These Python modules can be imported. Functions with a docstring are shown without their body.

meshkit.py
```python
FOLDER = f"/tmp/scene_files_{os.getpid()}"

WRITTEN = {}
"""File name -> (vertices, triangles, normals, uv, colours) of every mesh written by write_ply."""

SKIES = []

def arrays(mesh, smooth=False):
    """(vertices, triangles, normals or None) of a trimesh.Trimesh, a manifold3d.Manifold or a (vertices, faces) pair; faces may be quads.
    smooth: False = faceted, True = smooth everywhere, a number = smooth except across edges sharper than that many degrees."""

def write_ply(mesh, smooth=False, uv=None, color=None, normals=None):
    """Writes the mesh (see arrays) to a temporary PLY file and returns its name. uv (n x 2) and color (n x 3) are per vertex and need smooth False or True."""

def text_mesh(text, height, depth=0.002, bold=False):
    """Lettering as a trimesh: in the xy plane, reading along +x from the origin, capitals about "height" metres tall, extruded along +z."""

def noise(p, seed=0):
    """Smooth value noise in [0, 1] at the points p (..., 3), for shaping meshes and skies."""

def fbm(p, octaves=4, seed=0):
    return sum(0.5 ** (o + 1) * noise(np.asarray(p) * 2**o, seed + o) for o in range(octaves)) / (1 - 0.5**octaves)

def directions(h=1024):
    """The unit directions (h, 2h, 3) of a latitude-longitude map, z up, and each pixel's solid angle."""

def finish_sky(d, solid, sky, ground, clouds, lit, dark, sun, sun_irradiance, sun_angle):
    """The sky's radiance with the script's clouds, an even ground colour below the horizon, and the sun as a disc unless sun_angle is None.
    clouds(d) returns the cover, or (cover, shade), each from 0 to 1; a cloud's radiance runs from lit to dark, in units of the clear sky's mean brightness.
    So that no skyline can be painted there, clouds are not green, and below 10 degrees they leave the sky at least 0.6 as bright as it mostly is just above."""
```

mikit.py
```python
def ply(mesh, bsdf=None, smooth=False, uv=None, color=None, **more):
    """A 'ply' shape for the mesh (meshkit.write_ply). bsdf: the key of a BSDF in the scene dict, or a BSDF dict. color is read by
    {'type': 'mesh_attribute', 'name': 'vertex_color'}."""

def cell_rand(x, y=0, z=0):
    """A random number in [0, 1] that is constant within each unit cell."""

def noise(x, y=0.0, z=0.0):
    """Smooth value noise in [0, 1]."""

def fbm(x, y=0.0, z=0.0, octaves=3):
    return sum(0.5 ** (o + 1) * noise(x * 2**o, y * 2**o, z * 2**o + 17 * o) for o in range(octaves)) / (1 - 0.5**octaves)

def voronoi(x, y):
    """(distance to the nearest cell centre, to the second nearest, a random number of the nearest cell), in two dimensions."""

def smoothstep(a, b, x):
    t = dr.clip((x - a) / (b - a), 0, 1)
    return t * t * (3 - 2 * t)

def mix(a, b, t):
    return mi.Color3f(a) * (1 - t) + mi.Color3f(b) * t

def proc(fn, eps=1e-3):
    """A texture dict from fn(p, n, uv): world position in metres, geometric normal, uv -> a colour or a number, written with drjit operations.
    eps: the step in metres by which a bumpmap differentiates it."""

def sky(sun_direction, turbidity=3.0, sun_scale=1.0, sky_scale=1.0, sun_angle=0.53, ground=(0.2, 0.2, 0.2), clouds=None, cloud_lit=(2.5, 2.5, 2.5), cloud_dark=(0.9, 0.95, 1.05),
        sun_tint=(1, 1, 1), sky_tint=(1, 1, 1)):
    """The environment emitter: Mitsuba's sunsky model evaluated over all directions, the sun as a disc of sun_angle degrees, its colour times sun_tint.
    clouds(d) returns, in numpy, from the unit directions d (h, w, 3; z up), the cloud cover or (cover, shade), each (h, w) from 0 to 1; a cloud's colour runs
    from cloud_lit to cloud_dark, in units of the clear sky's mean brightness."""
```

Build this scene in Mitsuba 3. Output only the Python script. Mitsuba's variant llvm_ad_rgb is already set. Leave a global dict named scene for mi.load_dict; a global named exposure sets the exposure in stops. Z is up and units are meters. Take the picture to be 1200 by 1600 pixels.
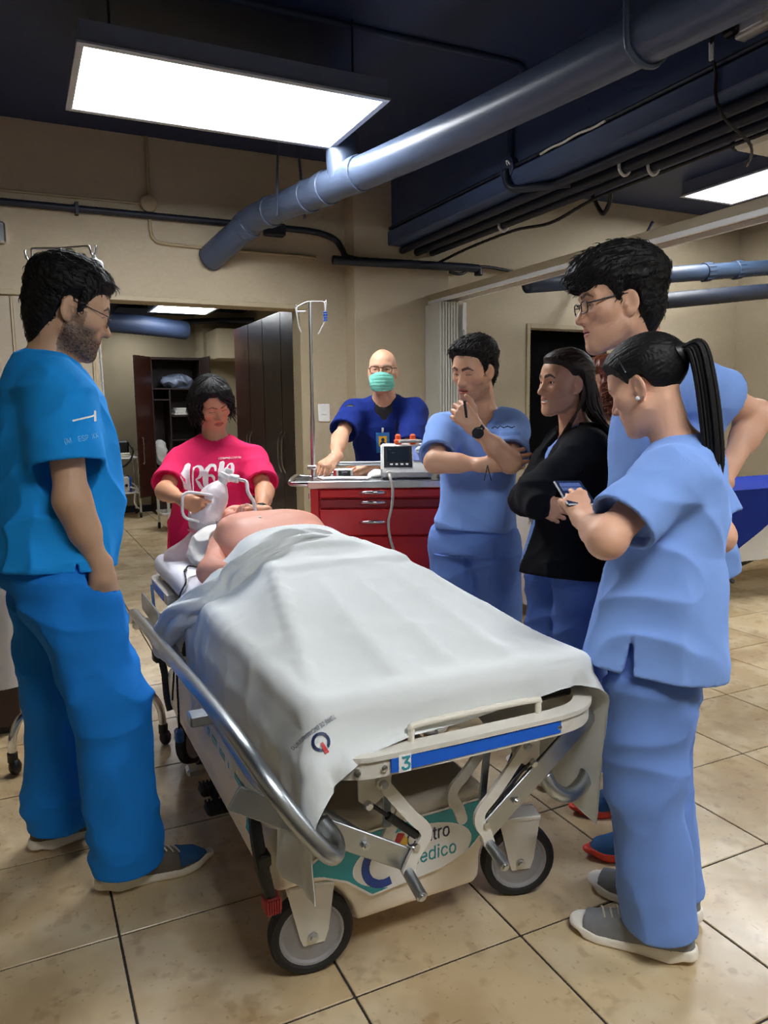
import math, random
import numpy as np
import trimesh
import shapely
import shapely.geometry as sg
import drjit as dr
import mitsuba as mi
import mikit, meshkit
from mikit import proc, noise, fbm, smoothstep, mix

T = mi.ScalarTransform4f
scene, labels = {}, {}
random.seed(7)
RNG = np.random.default_rng(7)

# ------------------------------------------------------------------ camera, light, exposure
CAM = np.array([-0.150, -1.870, 1.2965])
_yaw, _pitch, _roll = 0.44920, -0.13058, -0.01099
_f = np.array([math.sin(_yaw) * math.cos(_pitch), math.cos(_yaw) * math.cos(_pitch), math.sin(_pitch)])
_r = np.array([math.cos(_yaw), -math.sin(_yaw), 0.0])
_u = np.cross(_r, _f)
_up = -math.sin(_roll) * _r + math.cos(_roll) * _u
scene['camera'] = {'type': 'perspective', 'fov': 2 * math.degrees(math.atan(600 / 1182.77)), 'fov_axis': 'x',
                   'near_clip': 0.05, 'far_clip': 100.0,
                   'to_world': T().look_at(origin=CAM.tolist(), target=(CAM + _f).tolist(), up=_up.tolist())}
exposure = 0.70
CEILING_LIGHT = 15.0      # radiance of the fluorescent diffusers
BACK_LIGHT = 7.0
scene['room_glow'] = {'type': 'constant', 'radiance': {'type': 'rgb', 'value': [0.012, 0.013, 0.015]}}


# ------------------------------------------------------------------ colours and materials
def lin(h):
    """'#rrggbb' -> linear rgb list."""
    c = np.array([int(h[i:i + 2], 16) for i in (1, 3, 5)]) / 255.0
    return np.where(c <= 0.04045, c / 12.92, ((c + 0.055) / 1.055) ** 2.4).tolist()


def rgb(h):
    return {'type': 'rgb', 'value': lin(h) if isinstance(h, str) else list(h)}


def mat(name, color, rough=0.6, metal=0.0, spec=0.5, two=True, bump=None, bscale=1.0, **kw):
    base = color if isinstance(color, dict) else rgb(color)
    b = {'type': 'principled', 'base_color': base, 'roughness': rough, 'metallic': metal, 'specular': spec, **kw}
    if bump is not None:
        b = {'type': 'bumpmap', 'arbitrary': bump, 'scale': bscale, 'bsdf': b}
    if two:
        b = {'type': 'twosided', 'bsdf': b}
    scene[name] = b
    return name


def var(h, amt=0.08, freq=9.0, h2=None):
    """A colour with slow mottling."""
    a, b = lin(h), lin(h2 or h)
    def fn(p, n, uv):
        k = fbm(p.x * freq, p.y * freq, p.z * freq)
        return mix(a, b, k) * (1 - amt + 2 * amt * k)
    return proc(fn)


VC = {'type': 'mesh_attribute', 'name': 'vertex_color'}

_wallA, _wallB = lin('#b9ac95'), lin('#ae9f83')
def _wall(p, n, uv):
    k = fbm(p.x * 1.3, p.y * 1.3, p.z * 1.3)
    s = fbm(p.x * 60, p.y * 60, p.z * 60)
    return mix(_wallA, _wallB, k) * (0.95 + 0.1 * s)
def _plaster(p, n, uv):
    return 0.0016 * fbm(p.x * 90, p.y * 90, p.z * 90)
mat('m_wall', proc(_wall), 0.7, spec=0.35, bump=proc(_plaster, 2e-3))
def _navy(p, n, uv):
    k = fbm(p.x * 2, p.y * 2, p.z * 2)
    return mix(lin('#222c46'), lin('#2b3753'), k)
mat('m_navy', proc(_navy), 0.55, spec=0.4, bump=proc(_plaster, 2e-3))
mat('m_navy_pipe', var('#465166', 0.06, 6), 0.35, spec=0.5)
mat('m_navy_dark', '#161d2c', 0.5)
mat('m_trim', '#ab9d80', 0.5)
mat('m_black', '#0e0e10', 0.45)
mat('m_rubber', '#1b1b1d', 0.7)
mat('m_white', '#e8e8e6', 0.35)
mat('m_cream', '#d9d3c4', 0.4)
mat('m_steel', '#c3c7cb', 0.22, 1.0)
mat('m_chrome', '#d8dadd', 0.1, 1.0)
mat('m_alu', var('#b6bcc1', 0.08, 30), 0.33, 1.0)
mat('m_dark', '#050506', 0.9, spec=0.1)

_tile_tones = ['#c4ae88', '#bfa883', '#c8b28d', '#bca47d']
def _tile_fn(tone):
    c0, c1, c2 = lin(tone), lin('#987b54'), lin('#d6c6a8')
    def fn(p, n, uv):
        a = fbm(p.x * 5, p.y * 5, 3.0, 4)
        b = fbm(p.x * 26 + 9, p.y * 26, 1.0, 3)
        c = noise(p.x * 90, p.y * 90, 2.0)
        k = smoothstep(0.45, 0.8, a) * 0.5 + smoothstep(0.6, 0.85, b) * 0.35 + smoothstep(0.86, 0.97, c) * 0.4
        return mix(mix(c0, c2, smoothstep(0.4, 0.75, fbm(p.x * 9, p.y * 9, 8.0)) * 0.45), c1, dr.clip(k, 0, 1))
    return proc(fn)
def _tile_bump(p, n, uv):
    return 0.0006 * fbm(p.x * 22, p.y * 22, 5.0)
def _tile_rough(p, n, uv):
    return 0.2 + 0.16 * fbm(p.x * 7, p.y * 7, 6.0)
for _i, _t in enumerate(_tile_tones):
    mat(f'm_tile_{_i}', _tile_fn(_t), proc(_tile_rough), spec=0.5, bump=proc(_tile_bump, 3e-3))
mat('m_grout', '#2f2a25', 0.85)


# ------------------------------------------------------------------ entries
def numbered(k):
    if k not in scene and k not in _roots:
        return k
    i = 1
    while f'{k}_{i:03d}' in scene or f'{k}_{i:03d}' in _roots:
        i += 1
    return f'{k}_{i:03d}'


_roots = set()


def thing(name, label, cat, group=None):
    """A thing made of parts: reserves its key."""
    k = numbered(name)
    _roots.add(k)
    labels[k] = {'label': label, 'category': cat}
    if group:
        labels[k]['group'] = group
    return k


def put(parent, name, mesh, m, smooth=30, label=None, **kw):
    """A part of a thing (or, without a parent, an entry of its own)."""
    k = numbered(f'{parent}__{name}' if parent else name)
    scene[k] = mikit.ply(mesh, m, smooth, **kw)
    if label:
        labels[k] = {'label': label}
    return k


def one(name, mesh, m, label, cat, smooth=30, group=None, **kw):
    k = put(None, name, mesh, m, smooth, **kw)
    labels[k] = {'label': label, 'category': cat}
    if group:
        labels[k]['group'] = group
    return k


def struct(name, mesh, m, smooth=False, **kw):
    scene[name] = mikit.ply(mesh, m, smooth, **kw)
    labels[name] = {'kind': 'structure'}
    return name


# ------------------------------------------------------------------ mesh helpers
def V(*a):
    return np.array(a, float)


def unit(v):
    v = np.asarray(v, float)
    return v / np.linalg.norm(v)


def cat_(*ms):
    ms = [m for m in ms if m is not None]
    return trimesh.util.concatenate([m if isinstance(m, trimesh.Trimesh) else trimesh.Trimesh(*m, process=False) for m in ms])


def box(lo, hi, bev=0.0):
    lo, hi = np.minimum(lo, hi).astype(float), np.maximum(lo, hi).astype(float)
    c, s = (lo + hi) / 2, hi - lo
    if bev <= 0:
        return trimesh.creation.box(s, trimesh.transformations.translation_matrix(c))
    b = min(bev, s.min() * 0.45)
    pts = []
    for sx in (-1, 1):
        for sy in (-1, 1):
            for sz in (-1, 1):
                h = s / 2
                for ax in range(3):
                    o = h - b
                    o[ax] = h[ax]
                    pts.append(c + o * (sx, sy, sz))
    return trimesh.Trimesh(pts).convex_hull


def obox(c, ax, half, bev=0.0):
    """Oriented box: centre, 3 axes (rows), half sizes."""
    m = box(-np.asarray(half, float), np.asarray(half, float), bev)
    M = np.eye(4)
    M[:3, :3] = np.asarray(ax, float).T
    M[:3, 3] = c
    m.apply_transform(M)
    return m


def frame_of(y, up=(0, 0, 1)):
    """Rows x, y, z with y given."""
    y = unit(y)
    x = np.cross(y, up)
    if np.linalg.norm(x) < 1e-4:
        x = np.cross(y, (1, 0, 0))
    x = unit(x)
    return np.array([x, y, np.cross(x, y)])


def bar(a, b, w, t, up=(0, 0, 1), bev=0.002):
    """A flat bar from a to b, w wide across, t thick along the up side."""
    a, b = np.asarray(a, float), np.asarray(b, float)
    return obox((a + b) / 2, frame_of(b - a, up), (w / 2, np.linalg.norm(b - a) / 2, t / 2), bev)


def catmull(pts, n=8, closed=False):
    P = np.asarray(pts, float)
    if len(P) < 3:
        return P
    if closed:
        Q = np.vstack([P[-1], P, P[0], P[1]])
    else:
        Q = np.vstack([2 * P[0] - P[1], P, 2 * P[-1] - P[-2]])
    out = []
    t = np.linspace(0, 1, n, endpoint=False)[:, None]
    for i in range(1, len(Q) - 2):
        a, b, c, d = Q[i - 1:i + 3]
        out.append(0.5 * (2 * b + (c - a) * t + (2 * a - 5 * b + 4 * c - d) * t ** 2 + (3 * b - a - 3 * c + d) * t ** 3))
    out = np.vstack(out)
    return out if closed else np.vstack([out, P[-1]])


def tube(pts, r, sides=10, n=6, curve=True, cap=True, closed=False):
    """A round tube along a path; r is a number or one radius per given point."""
    P = np.asarray(pts, float)
    R = np.full(len(P), r, float) if np.isscalar(r) else np.asarray(r, float)
    if curve and len(P) > 2:
        m = catmull(P, n, closed)
        k = np.arange(len(m)) / n
        R = np.interp(k, np.arange(len(P) + (1 if closed else 0)), np.append(R, R[0]) if closed else R)
        P = m
    if closed:
        d = np.roll(P, -1, 0) - np.roll(P, 1, 0)
    else:
        d = np.gradient(P, axis=0)
    d /= np.linalg.norm(d, axis=1, keepdims=True) + 1e-12
    x = np.cross(d[0], (0, 0, 1) if abs(d[0][2]) < 0.9 else (1, 0, 0))
    X = []
    for t in d:
        x = x - t * (x @ t)
        x /= np.linalg.norm(x) + 1e-12
        X.append(x)
    X = np.array(X)
    Y = np.cross(d, X)
    a = np.arange(sides) * 2 * np.pi / sides
    ring = P[:, None] + R[:, None, None] * (np.cos(a)[None, :, None] * X[:, None] + np.sin(a)[None, :, None] * Y[:, None])
    v = ring.reshape(-1, 3)
    L = len(P)
    i, j = np.meshgrid(np.arange(L if closed else L - 1), np.arange(sides), indexing='ij')
    i2, j2 = (i + 1) % L, (j + 1) % sides
    q = np.stack([i * sides + j, i * sides + j2, i2 * sides + j2, i2 * sides + j], -1).reshape(-1, 4)
    f = np.vstack([q[:, [0, 1, 2]], q[:, [0, 2, 3]]])
    if cap and not closed:
        v = np.vstack([v, P[0], P[-1]])
        n0, k = len(v) - 2, np.arange(sides)
        f = np.vstack([f, np.stack([np.full(sides, n0), (k + 1) % sides, k], 1),
                       np.stack([np.full(sides, n0 + 1), (L - 1) * sides + k, (L - 1) * sides + (k + 1) % sides], 1)])
    return trimesh.Trimesh(v, f, process=False)


def cyl(a, b, r, sides=24, r2=None, bev=0.0):
    a, b = np.asarray(a, float), np.asarray(b, float)
    r2 = r if r2 is None else r2
    if bev:
        d = unit(b - a) * bev
        return tube([a, a + d, b - d, b], [r - bev, r, r2, r2 - bev], sides, curve=False)
    return tube([a, b], [r, r2], sides, curve=False)


def lathe(a, axis, prof, sides=32):
    """Surface of revolution: prof is a list of (distance along axis, radius)."""
    a, axis = np.asarray(a, float), unit(axis)
    P = np.array([a + axis * s for s, _ in prof])
    R = np.array([max(q, 1e-4) for _, q in prof])
    x = np.cross(axis, (0, 0, 1) if abs(axis[2]) < 0.9 else (1, 0, 0))
    x /= np.linalg.norm(x)
    y = np.cross(axis, x)
    g = np.arange(sides) * 2 * np.pi / sides
    v = (P[:, None] + R[:, None, None] * (np.cos(g)[None, :, None] * x + np.sin(g)[None, :, None] * y)).reshape(-1, 3)
    L = len(P)
    i, j = np.meshgrid(np.arange(L - 1), np.arange(sides), indexing='ij')
    j2 = (j + 1) % sides
    q = np.stack([i * sides + j, i * sides + j2, (i + 1) * sides + j2, (i + 1) * sides + j], -1).reshape(-1, 4)
    return trimesh.Trimesh(v, np.vstack([q[:, [0, 1, 2]], q[:, [0, 2, 3]]]), process=False)


def prism(poly, o, ex, ey, depth):
    """A shapely polygon (or list of points) in the plane o + u ex + v ey, extruded by depth along ex x ey."""
    if not hasattr(poly, 'geom_type'):
        poly = sg.Polygon(poly)
    gs = [g for g in getattr(poly, 'geoms', [poly]) if g.geom_type == 'Polygon' and g.area > 1e-9]
    m = cat_(*[trimesh.creation.extrude_polygon(g, depth, engine='earcut') for g in gs])
    ex, ey = unit(ex), unit(ey)
    M = np.eye(4)
    M[:3, 0], M[:3, 1], M[:3, 2], M[:3, 3] = ex, ey, np.cross(ex, ey), o
    m.apply_transform(M)
    return m


def text_poly(s, height, bold=True):
    """Lettering as a 2-d shapely shape at the origin."""
    m = meshkit.text_mesh(s, height, 0.001, bold)
    v, f = m.vertices, m.faces
    top = f[(np.abs(v[f][:, :, 2] - 0.001) < 1e-6).all(1)]
    return shapely.union_all([sg.Polygon(v[t][:, :2]).buffer(1e-6) for t in top])


def decal(poly, o, ex, ey, target, off=0.0012, step=0.008):
    """A flat shape laid on a surface: each point goes along -(ex x ey) onto the target mesh."""
    gs = [g for g in getattr(poly, 'geoms', [poly]) if g.geom_type == 'Polygon' and g.area > 1e-9]
    vs, fs, at = [], [], 0
    for g in gs:
        v, f = trimesh.creation.triangulate_polygon(g, engine='earcut')
        v = np.c_[v, np.zeros(len(v))]
        v, f = trimesh.remesh.subdivide_to_size(v, f, step, max_iter=12)[:2]
        vs.append(v); fs.append(f + at); at += len(v)
    v, f = np.vstack(vs), np.vstack(fs)
    ex, ey = unit(ex), unit(ey)
    ez = np.cross(ex, ey)
    w = np.asarray(o) + v[:, :1] * ex + v[:, 1:2] * ey
    hit = target.ray.intersects_location(w + ez * 0.35, np.tile(-ez, (len(w), 1)), multiple_hits=False)
    out = w.copy()
    d = np.full(len(w), np.nan)
    d[hit[1]] = (hit[0] - w[hit[1]]) @ ez
    d = np.where(np.isnan(d), np.nanmedian(d) if np.isfinite(d).any() else 0, d)
    out = w + ez * (d[:, None] + off)
    if np.cross(out[f[0][1]] - out[f[0][0]], out[f[0][2]] - out[f[0][0]]) @ ez < 0:
        f = f[:, ::-1]
    return trimesh.Trimesh(out, f, process=False)


# ------------------------------------------------------------------ fields and their surfaces
def smin(a, b, k):
    h = np.maximum(k - np.abs(a - b), 0) / k
    return np.minimum(a, b) - h * h * k * 0.25


def smax(a, b, k):
    return -smin(-a, -b, k)


def f_rc(P, a, b, ra, rb):
    """Round cone from a to b."""
    a = np.asarray(a, np.float32); ba = np.asarray(b, np.float32) - a
    pa = P - a
    t = np.clip(pa @ ba / max(float(ba @ ba), 1e-9), 0, 1)
    q = pa - t[:, None] * ba
    return np.sqrt((q * q).sum(1)) - (ra + (rb - ra) * t)


def f_ell(P, c, r, R=None):
    q = P - np.asarray(c, np.float32)
    if R is not None:
        q = q @ np.asarray(R, np.float32).T
    r = np.asarray(r, np.float32)
    k0 = np.sqrt(((q / r) ** 2).sum(1))
    k1 = np.sqrt(((q / (r * r)) ** 2).sum(1))
    return k0 * (k0 - 1) / np.maximum(k1, 1e-6)


def f_chain(P, pts, rad, k=0.0):
    d = None
    for i in range(len(pts) - 1):
        e = f_rc(P, pts[i], pts[i + 1], rad[i], rad[i + 1])
        d = e if d is None else (smin(d, e, k) if k else np.minimum(d, e))
    return d


def f_loft(P, a, b, st, X0, X1, p=2.4):
    """Elliptic loft along a->b. st: rows (s, half width, half depth, shift along depth); X0, X1: width axes at the ends."""
    a, b = np.asarray(a, np.float32), np.asarray(b, np.float32)
    L = float(np.linalg.norm(b - a)); z = (b - a) / L
    st = np.asarray(st, np.float32)
    pa = P - a
    s = pa @ z / L
    sc = np.clip(s, st[0, 0], st[-1, 0])
    X0 = unit(X0 - z * (np.asarray(X0) @ z)).astype(np.float32); X1 = unit(X1 - z * (np.asarray(X1) @ z)).astype(np.float32)
    t = np.clip(sc, 0, 1)[:, None]
    X = X0 * (1 - t) + X1 * t
    X /= np.linalg.norm(X, axis=1, keepdims=True)
    Y = np.cross(z[None], X)
    q = pa - (s * L)[:, None] * z
    w, d, sh = (np.interp(sc, st[:, 0], st[:, i]).astype(np.float32) for i in (1, 2, 3))
    x, y = (q * X).sum(1), (q * Y).sum(1) - sh
    rho = (np.abs(x / w) ** p + np.abs(y / d) ** p) ** (1 / p)
    side = (rho - 1) * np.minimum(w, d)
    end = np.abs(s - sc) * L
    return np.where(end > 0, np.sqrt(np.maximum(side, 0) ** 2 + end ** 2) + np.minimum(side, 0) * 0, side)


def nz(P, f, seed=0):
    """Value noise in [0, 1] at points scaled by f (number or 3)."""
    return meshkit.noise(P * np.asarray(f, np.float32), seed).astype(np.float32)


def ridge(P, f, seed=0):
    return 1 - np.abs(2 * nz(P, f, seed) - 1)


def net(f, lo, hi, h):
    """The zero surface of the field f within the box, by surface nets on a grid of step h, evaluated near the surface only."""
    lo, hi = np.asarray(lo, float), np.asarray(hi, float)
    B = 4
    nb = np.maximum(np.ceil((hi - lo) / (h * B)).astype(int), 2)
    n = nb * B + 1
    g = [lo[i] + (np.arange(nb[i]) + 0.5) * h * B for i in range(3)]
    C = np.stack(np.meshgrid(*g, indexing='ij'), -1).reshape(-1, 3).astype(np.float32)
    dc = f(C)
    near = (np.abs(dc) < h * B * 1.5).reshape(nb)
    D = np.repeat(np.repeat(np.repeat(np.where(dc < 0, -1.0, 1.0).astype(np.float32).reshape(nb), B, 0), B, 1), B, 2)
    D = np.pad(D, ((0, 1), (0, 1), (0, 1)), mode='edge')
    m = np.zeros(n, bool)
    nr = np.repeat(np.repeat(np.repeat(near, B, 0), B, 1), B, 2)
    for o in np.ndindex(2, 2, 2):
        m[o[0]:o[0] + nr.shape[0], o[1]:o[1] + nr.shape[1], o[2]:o[2] + nr.shape[2]] |= nr
    idx = np.argwhere(m)
    P = (lo + idx * h).astype(np.float32)
    vals = np.empty(len(P), np.float32)
    for s in range(0, len(P), 400_000):
        vals[s:s + 400_000] = f(P[s:s + 400_000])
    D[m] = vals
    for ax in range(3):                                   # close the surface at the box
        sl = [slice(None)] * 3
        for e in (0, -1):
            sl[ax] = e
            D[tuple(sl)] = np.maximum(D[tuple(sl)], 1e-4)
    S = D < 0
    cnt = sum(S[a:n[0] - 1 + a, b:n[1] - 1 + b, c:n[2] - 1 + c].astype(np.int8) for a, b, c in np.ndindex(2, 2, 2))
    act = (cnt > 0) & (cnt < 8)
    cid = np.full(act.shape, -1, np.int64)
    ci = np.argwhere(act)
    cid[act] = np.arange(len(ci))
    co = np.array(list(np.ndindex(2, 2, 2)))
    dv = np.stack([D[ci[:, 0] + a, ci[:, 1] + b, ci[:, 2] + c] for a, b, c in co], 1)
    acc, num = np.zeros((len(ci), 3)), np.zeros(len(ci))
    for i in range(8):
        for j in range(i + 1, 8):
            if np.abs(co[i] - co[j]).sum() != 1:
                continue
            di, dj = dv[:, i], dv[:, j]
            x = (di < 0) != (dj < 0)
            t = np.where(x, di / np.where(x, di - dj, 1), 0)
            acc += np.where(x[:, None], co[i] + t[:, None] * (co[j] - co[i]), 0)
            num += x
    v = lo + (ci + acc / num[:, None]) * h
    F = []
    for ax in range(3):
        a1, a2 = (ax + 1) % 3, (ax + 2) % 3
        s0, s1 = [slice(None)] * 3, [slice(None)] * 3
        s0[ax], s1[ax] = slice(0, -1), slice(1, None)
        for k in (a1, a2):
            s0[k] = s1[k] = slice(1, -1)
        e = S[tuple(s0)] != S[tuple(s1)]
        ii = np.argwhere(e)
        if not len(ii):
            continue
        neg = S[tuple(s0)][e]
        base = ii.copy()
        base[:, a1] += 1
        base[:, a2] += 1
        def c(d1, d2):
            q = base.copy(); q[:, a1] += d1; q[:, a2] += d2
            return cid[q[:, 0], q[:, 1], q[:, 2]]
        q = np.stack([c(-1, -1), c(0, -1), c(0, 0), c(-1, 0)], 1)
        q[~neg] = q[~neg][:, ::-1]
        F.append(q)
    q = np.vstack(F)
    q = q[(q >= 0).all(1)]
    return trimesh.Trimesh(v, np.vstack([q[:, [0, 1, 2]], q[:, [0, 2, 3]]]), process=False)


def relax(m, it=2, lam=0.5):
    """A little Laplacian smoothing (Taubin pair) of a net."""
    import scipy.sparse as sp
    e = m.edges_unique
    n = len(m.vertices)
    A = sp.coo_matrix((np.ones(len(e) * 2), (np.r_[e[:, 0], e[:, 1]], np.r_[e[:, 1], e[:, 0]])), (n, n)).tocsr()
    deg = np.maximum(np.asarray(A.sum(1)).ravel(), 1)[:, None]
    v = np.array(m.vertices)
    for _ in range(it):
        v = v + lam * (A @ v / deg - v)
        v = v - (lam + 0.02) * (A @ v / deg - v)
    return trimesh.Trimesh(v, m.faces, process=False)


def crease(P, f, seed=0):
    """Sharp-crested folds, 0..1."""
    w = P + 0.05 * (np.stack([nz(P, 5, seed + 50), nz(P, 5, seed + 51), nz(P, 5, seed + 52)], 1) - 0.5)
    return ridge(w, f, seed) ** 2.2


# ------------------------------------------------------------------ the room (tile axes are x and y; the camera looks up y and to the right)
TILE = 0.45
YB, YP = 3.20, 3.04               # back wall, face of its pilaster
ZC = 3.00                         # ceiling
struct('floor', box((-2.6, -3.9, -0.10), (6.2, 9.1, -0.0035)), 'm_grout')
_tm = box((-TILE / 2 + 0.003, -TILE / 2 + 0.003, -0.006), (TILE / 2 - 0.003, TILE / 2 - 0.003, 0.0), 0.0016)
_tile_ply = [mikit.ply(_tm, f'm_tile_{k}', 30) for k in range(4)]
_n = 0
for _j in range(-4, 20):
    for _i in range(-3, 14):
        cx, cy = (_i + 0.5) * TILE, (_j + 0.5) * TILE
        if cy > YB and not (-0.5 < cx < 2.7):
            continue
        d = np.array([cx, cy, 0]) - CAM
        z = d @ _f
        if z < 0.3 or abs(d @ _r) / z > 0.80 or (d @ np.cross(_r, _f)) / z < -1.1:
            continue
        k = 'floor__tile' + (f'_{_n:03d}' if _n else '')
        _n += 1
        scene[k] = {**_tile_ply[(_i * 7 + _j * 13) % 4], 'to_world': T().translate([cx, cy, 0.0])}

DX0, DX1, DZ = 3.61, 4.40, 1.955  # door on the right part of the back wall
OX0, OX1, OZ = -0.70, 1.664, 2.01  # opening to the back room
struct('wall_back', cat_(
    box((-2.6, YB, 0), (OX0, YB + 0.14, ZC)), box((OX0, YB, OZ), (OX1, YB + 0.14, ZC)),
    box((OX1, YB, 0), (DX0, YB + 0.14, ZC)), box((DX0, YB, DZ), (DX1, YB + 0.14, ZC)), box((DX1, YB, 0), (6.1, YB + 0.14, ZC)),
    box((2.01, YP, 0), (2.76, YB + 0.02, ZC), 0.004)), 'm_wall')
struct('wall_right', box((5.96, -3.9, 0), (6.1, YB, ZC)), 'm_wall')
struct('wall_left', box((-2.6, -3.9, 0), (-2.46, YB, ZC)), 'm_wall')
struct('wall_front', box((-2.6, -3.9, 0), (6.1, -3.76, ZC)), 'm_wall')
struct('ceiling', box((-2.6, -3.9, ZC), (6.2, YB + 0.1, ZC + 0.12)), 'm_navy')
mat('m_navy_face', var('#3a4967', 0.06, 4), 0.5, spec=0.45)
struct('trim_1', cat_(box((2.30, -3.8, 2.45), (2.69, YB, ZC)), box((2.27, -3.8, 2.45), (2.31, YB, 2.545), 0.006)), 'm_navy_face')
struct('trim_2', cat_(box((2.60, -3.7, 2.085), (2.70, YP, 2.135), 0.003)), 'm_trim')                                 # partition header
struct('trim_3', cat_(box((2.588, -3.7, 2.062), (2.602, YP, 2.088), 0.002), box((2.698, -3.7, 2.062), (2.712, YP, 2.088), 0.002)), 'm_white')
# edge of the opening
struct('trim_4', cat_(box((OX1 - 0.004, YB - 0.014, 0), (OX1 + 0.075, YB + 0.15, OZ + 0.02), 0.003),
                      box((-2.4, YB - 0.018, OZ - 0.004), (OX1 + 0.075, YB + 0.15, OZ + 0.028), 0.003)), 'm_trim')
struct('baseboard_back', box((2.76, YB - 0.012, 0), (5.96, YB, 0.07), 0.002), 'm_navy_dark')
# dark doorway on the right
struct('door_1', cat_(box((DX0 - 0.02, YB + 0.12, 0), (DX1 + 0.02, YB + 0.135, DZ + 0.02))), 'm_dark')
struct('trim_5', cat_(box((DX0 - 0.035, YB - 0.012, 0), (DX0, YB + 0.13, DZ + 0.035), 0.003), box((DX1, YB - 0.012, 0), (DX1 + 0.06, YB + 0.13, DZ + 0.035), 0.003),
                      box((DX0, YB - 0.012, DZ), (DX1, YB + 0.13, DZ + 0.035), 0.003)), 'm_trim')

# the back room
mat('m_wall2', var('#a3977e', 0.06, 2), 0.75, spec=0.3)
ZC2 = 2.62
struct('wall_back_room_left', box((-0.74, YB + 0.14, 0), (-0.60, 9.0, ZC2)), 'm_wall2')
struct('wall_back_room_right', box((2.64, YB + 0.14, 0), (2.78, 9.0, ZC2)), 'm_wall2')
struct('wall_back_room_end', cat_(box((-0.7, 8.72, 0), (2.7, 8.86, ZC2)), box((2.12, 8.2, 0), (2.66, 8.74, ZC2)), box((2.16, 7.6, 1.99), (2.66, 8.2, 2.35))), 'm_wall2')
struct('ceiling_back_room', box((-0.75, YB + 0.14, ZC2), (2.8, 9.0, ZC2 + 0.1)), 'm_navy')
struct('baseboard_back_room', box((-0.6, 8.70, 0), (2.1, 8.722, 0.09)), 'm_navy_dark')

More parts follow.
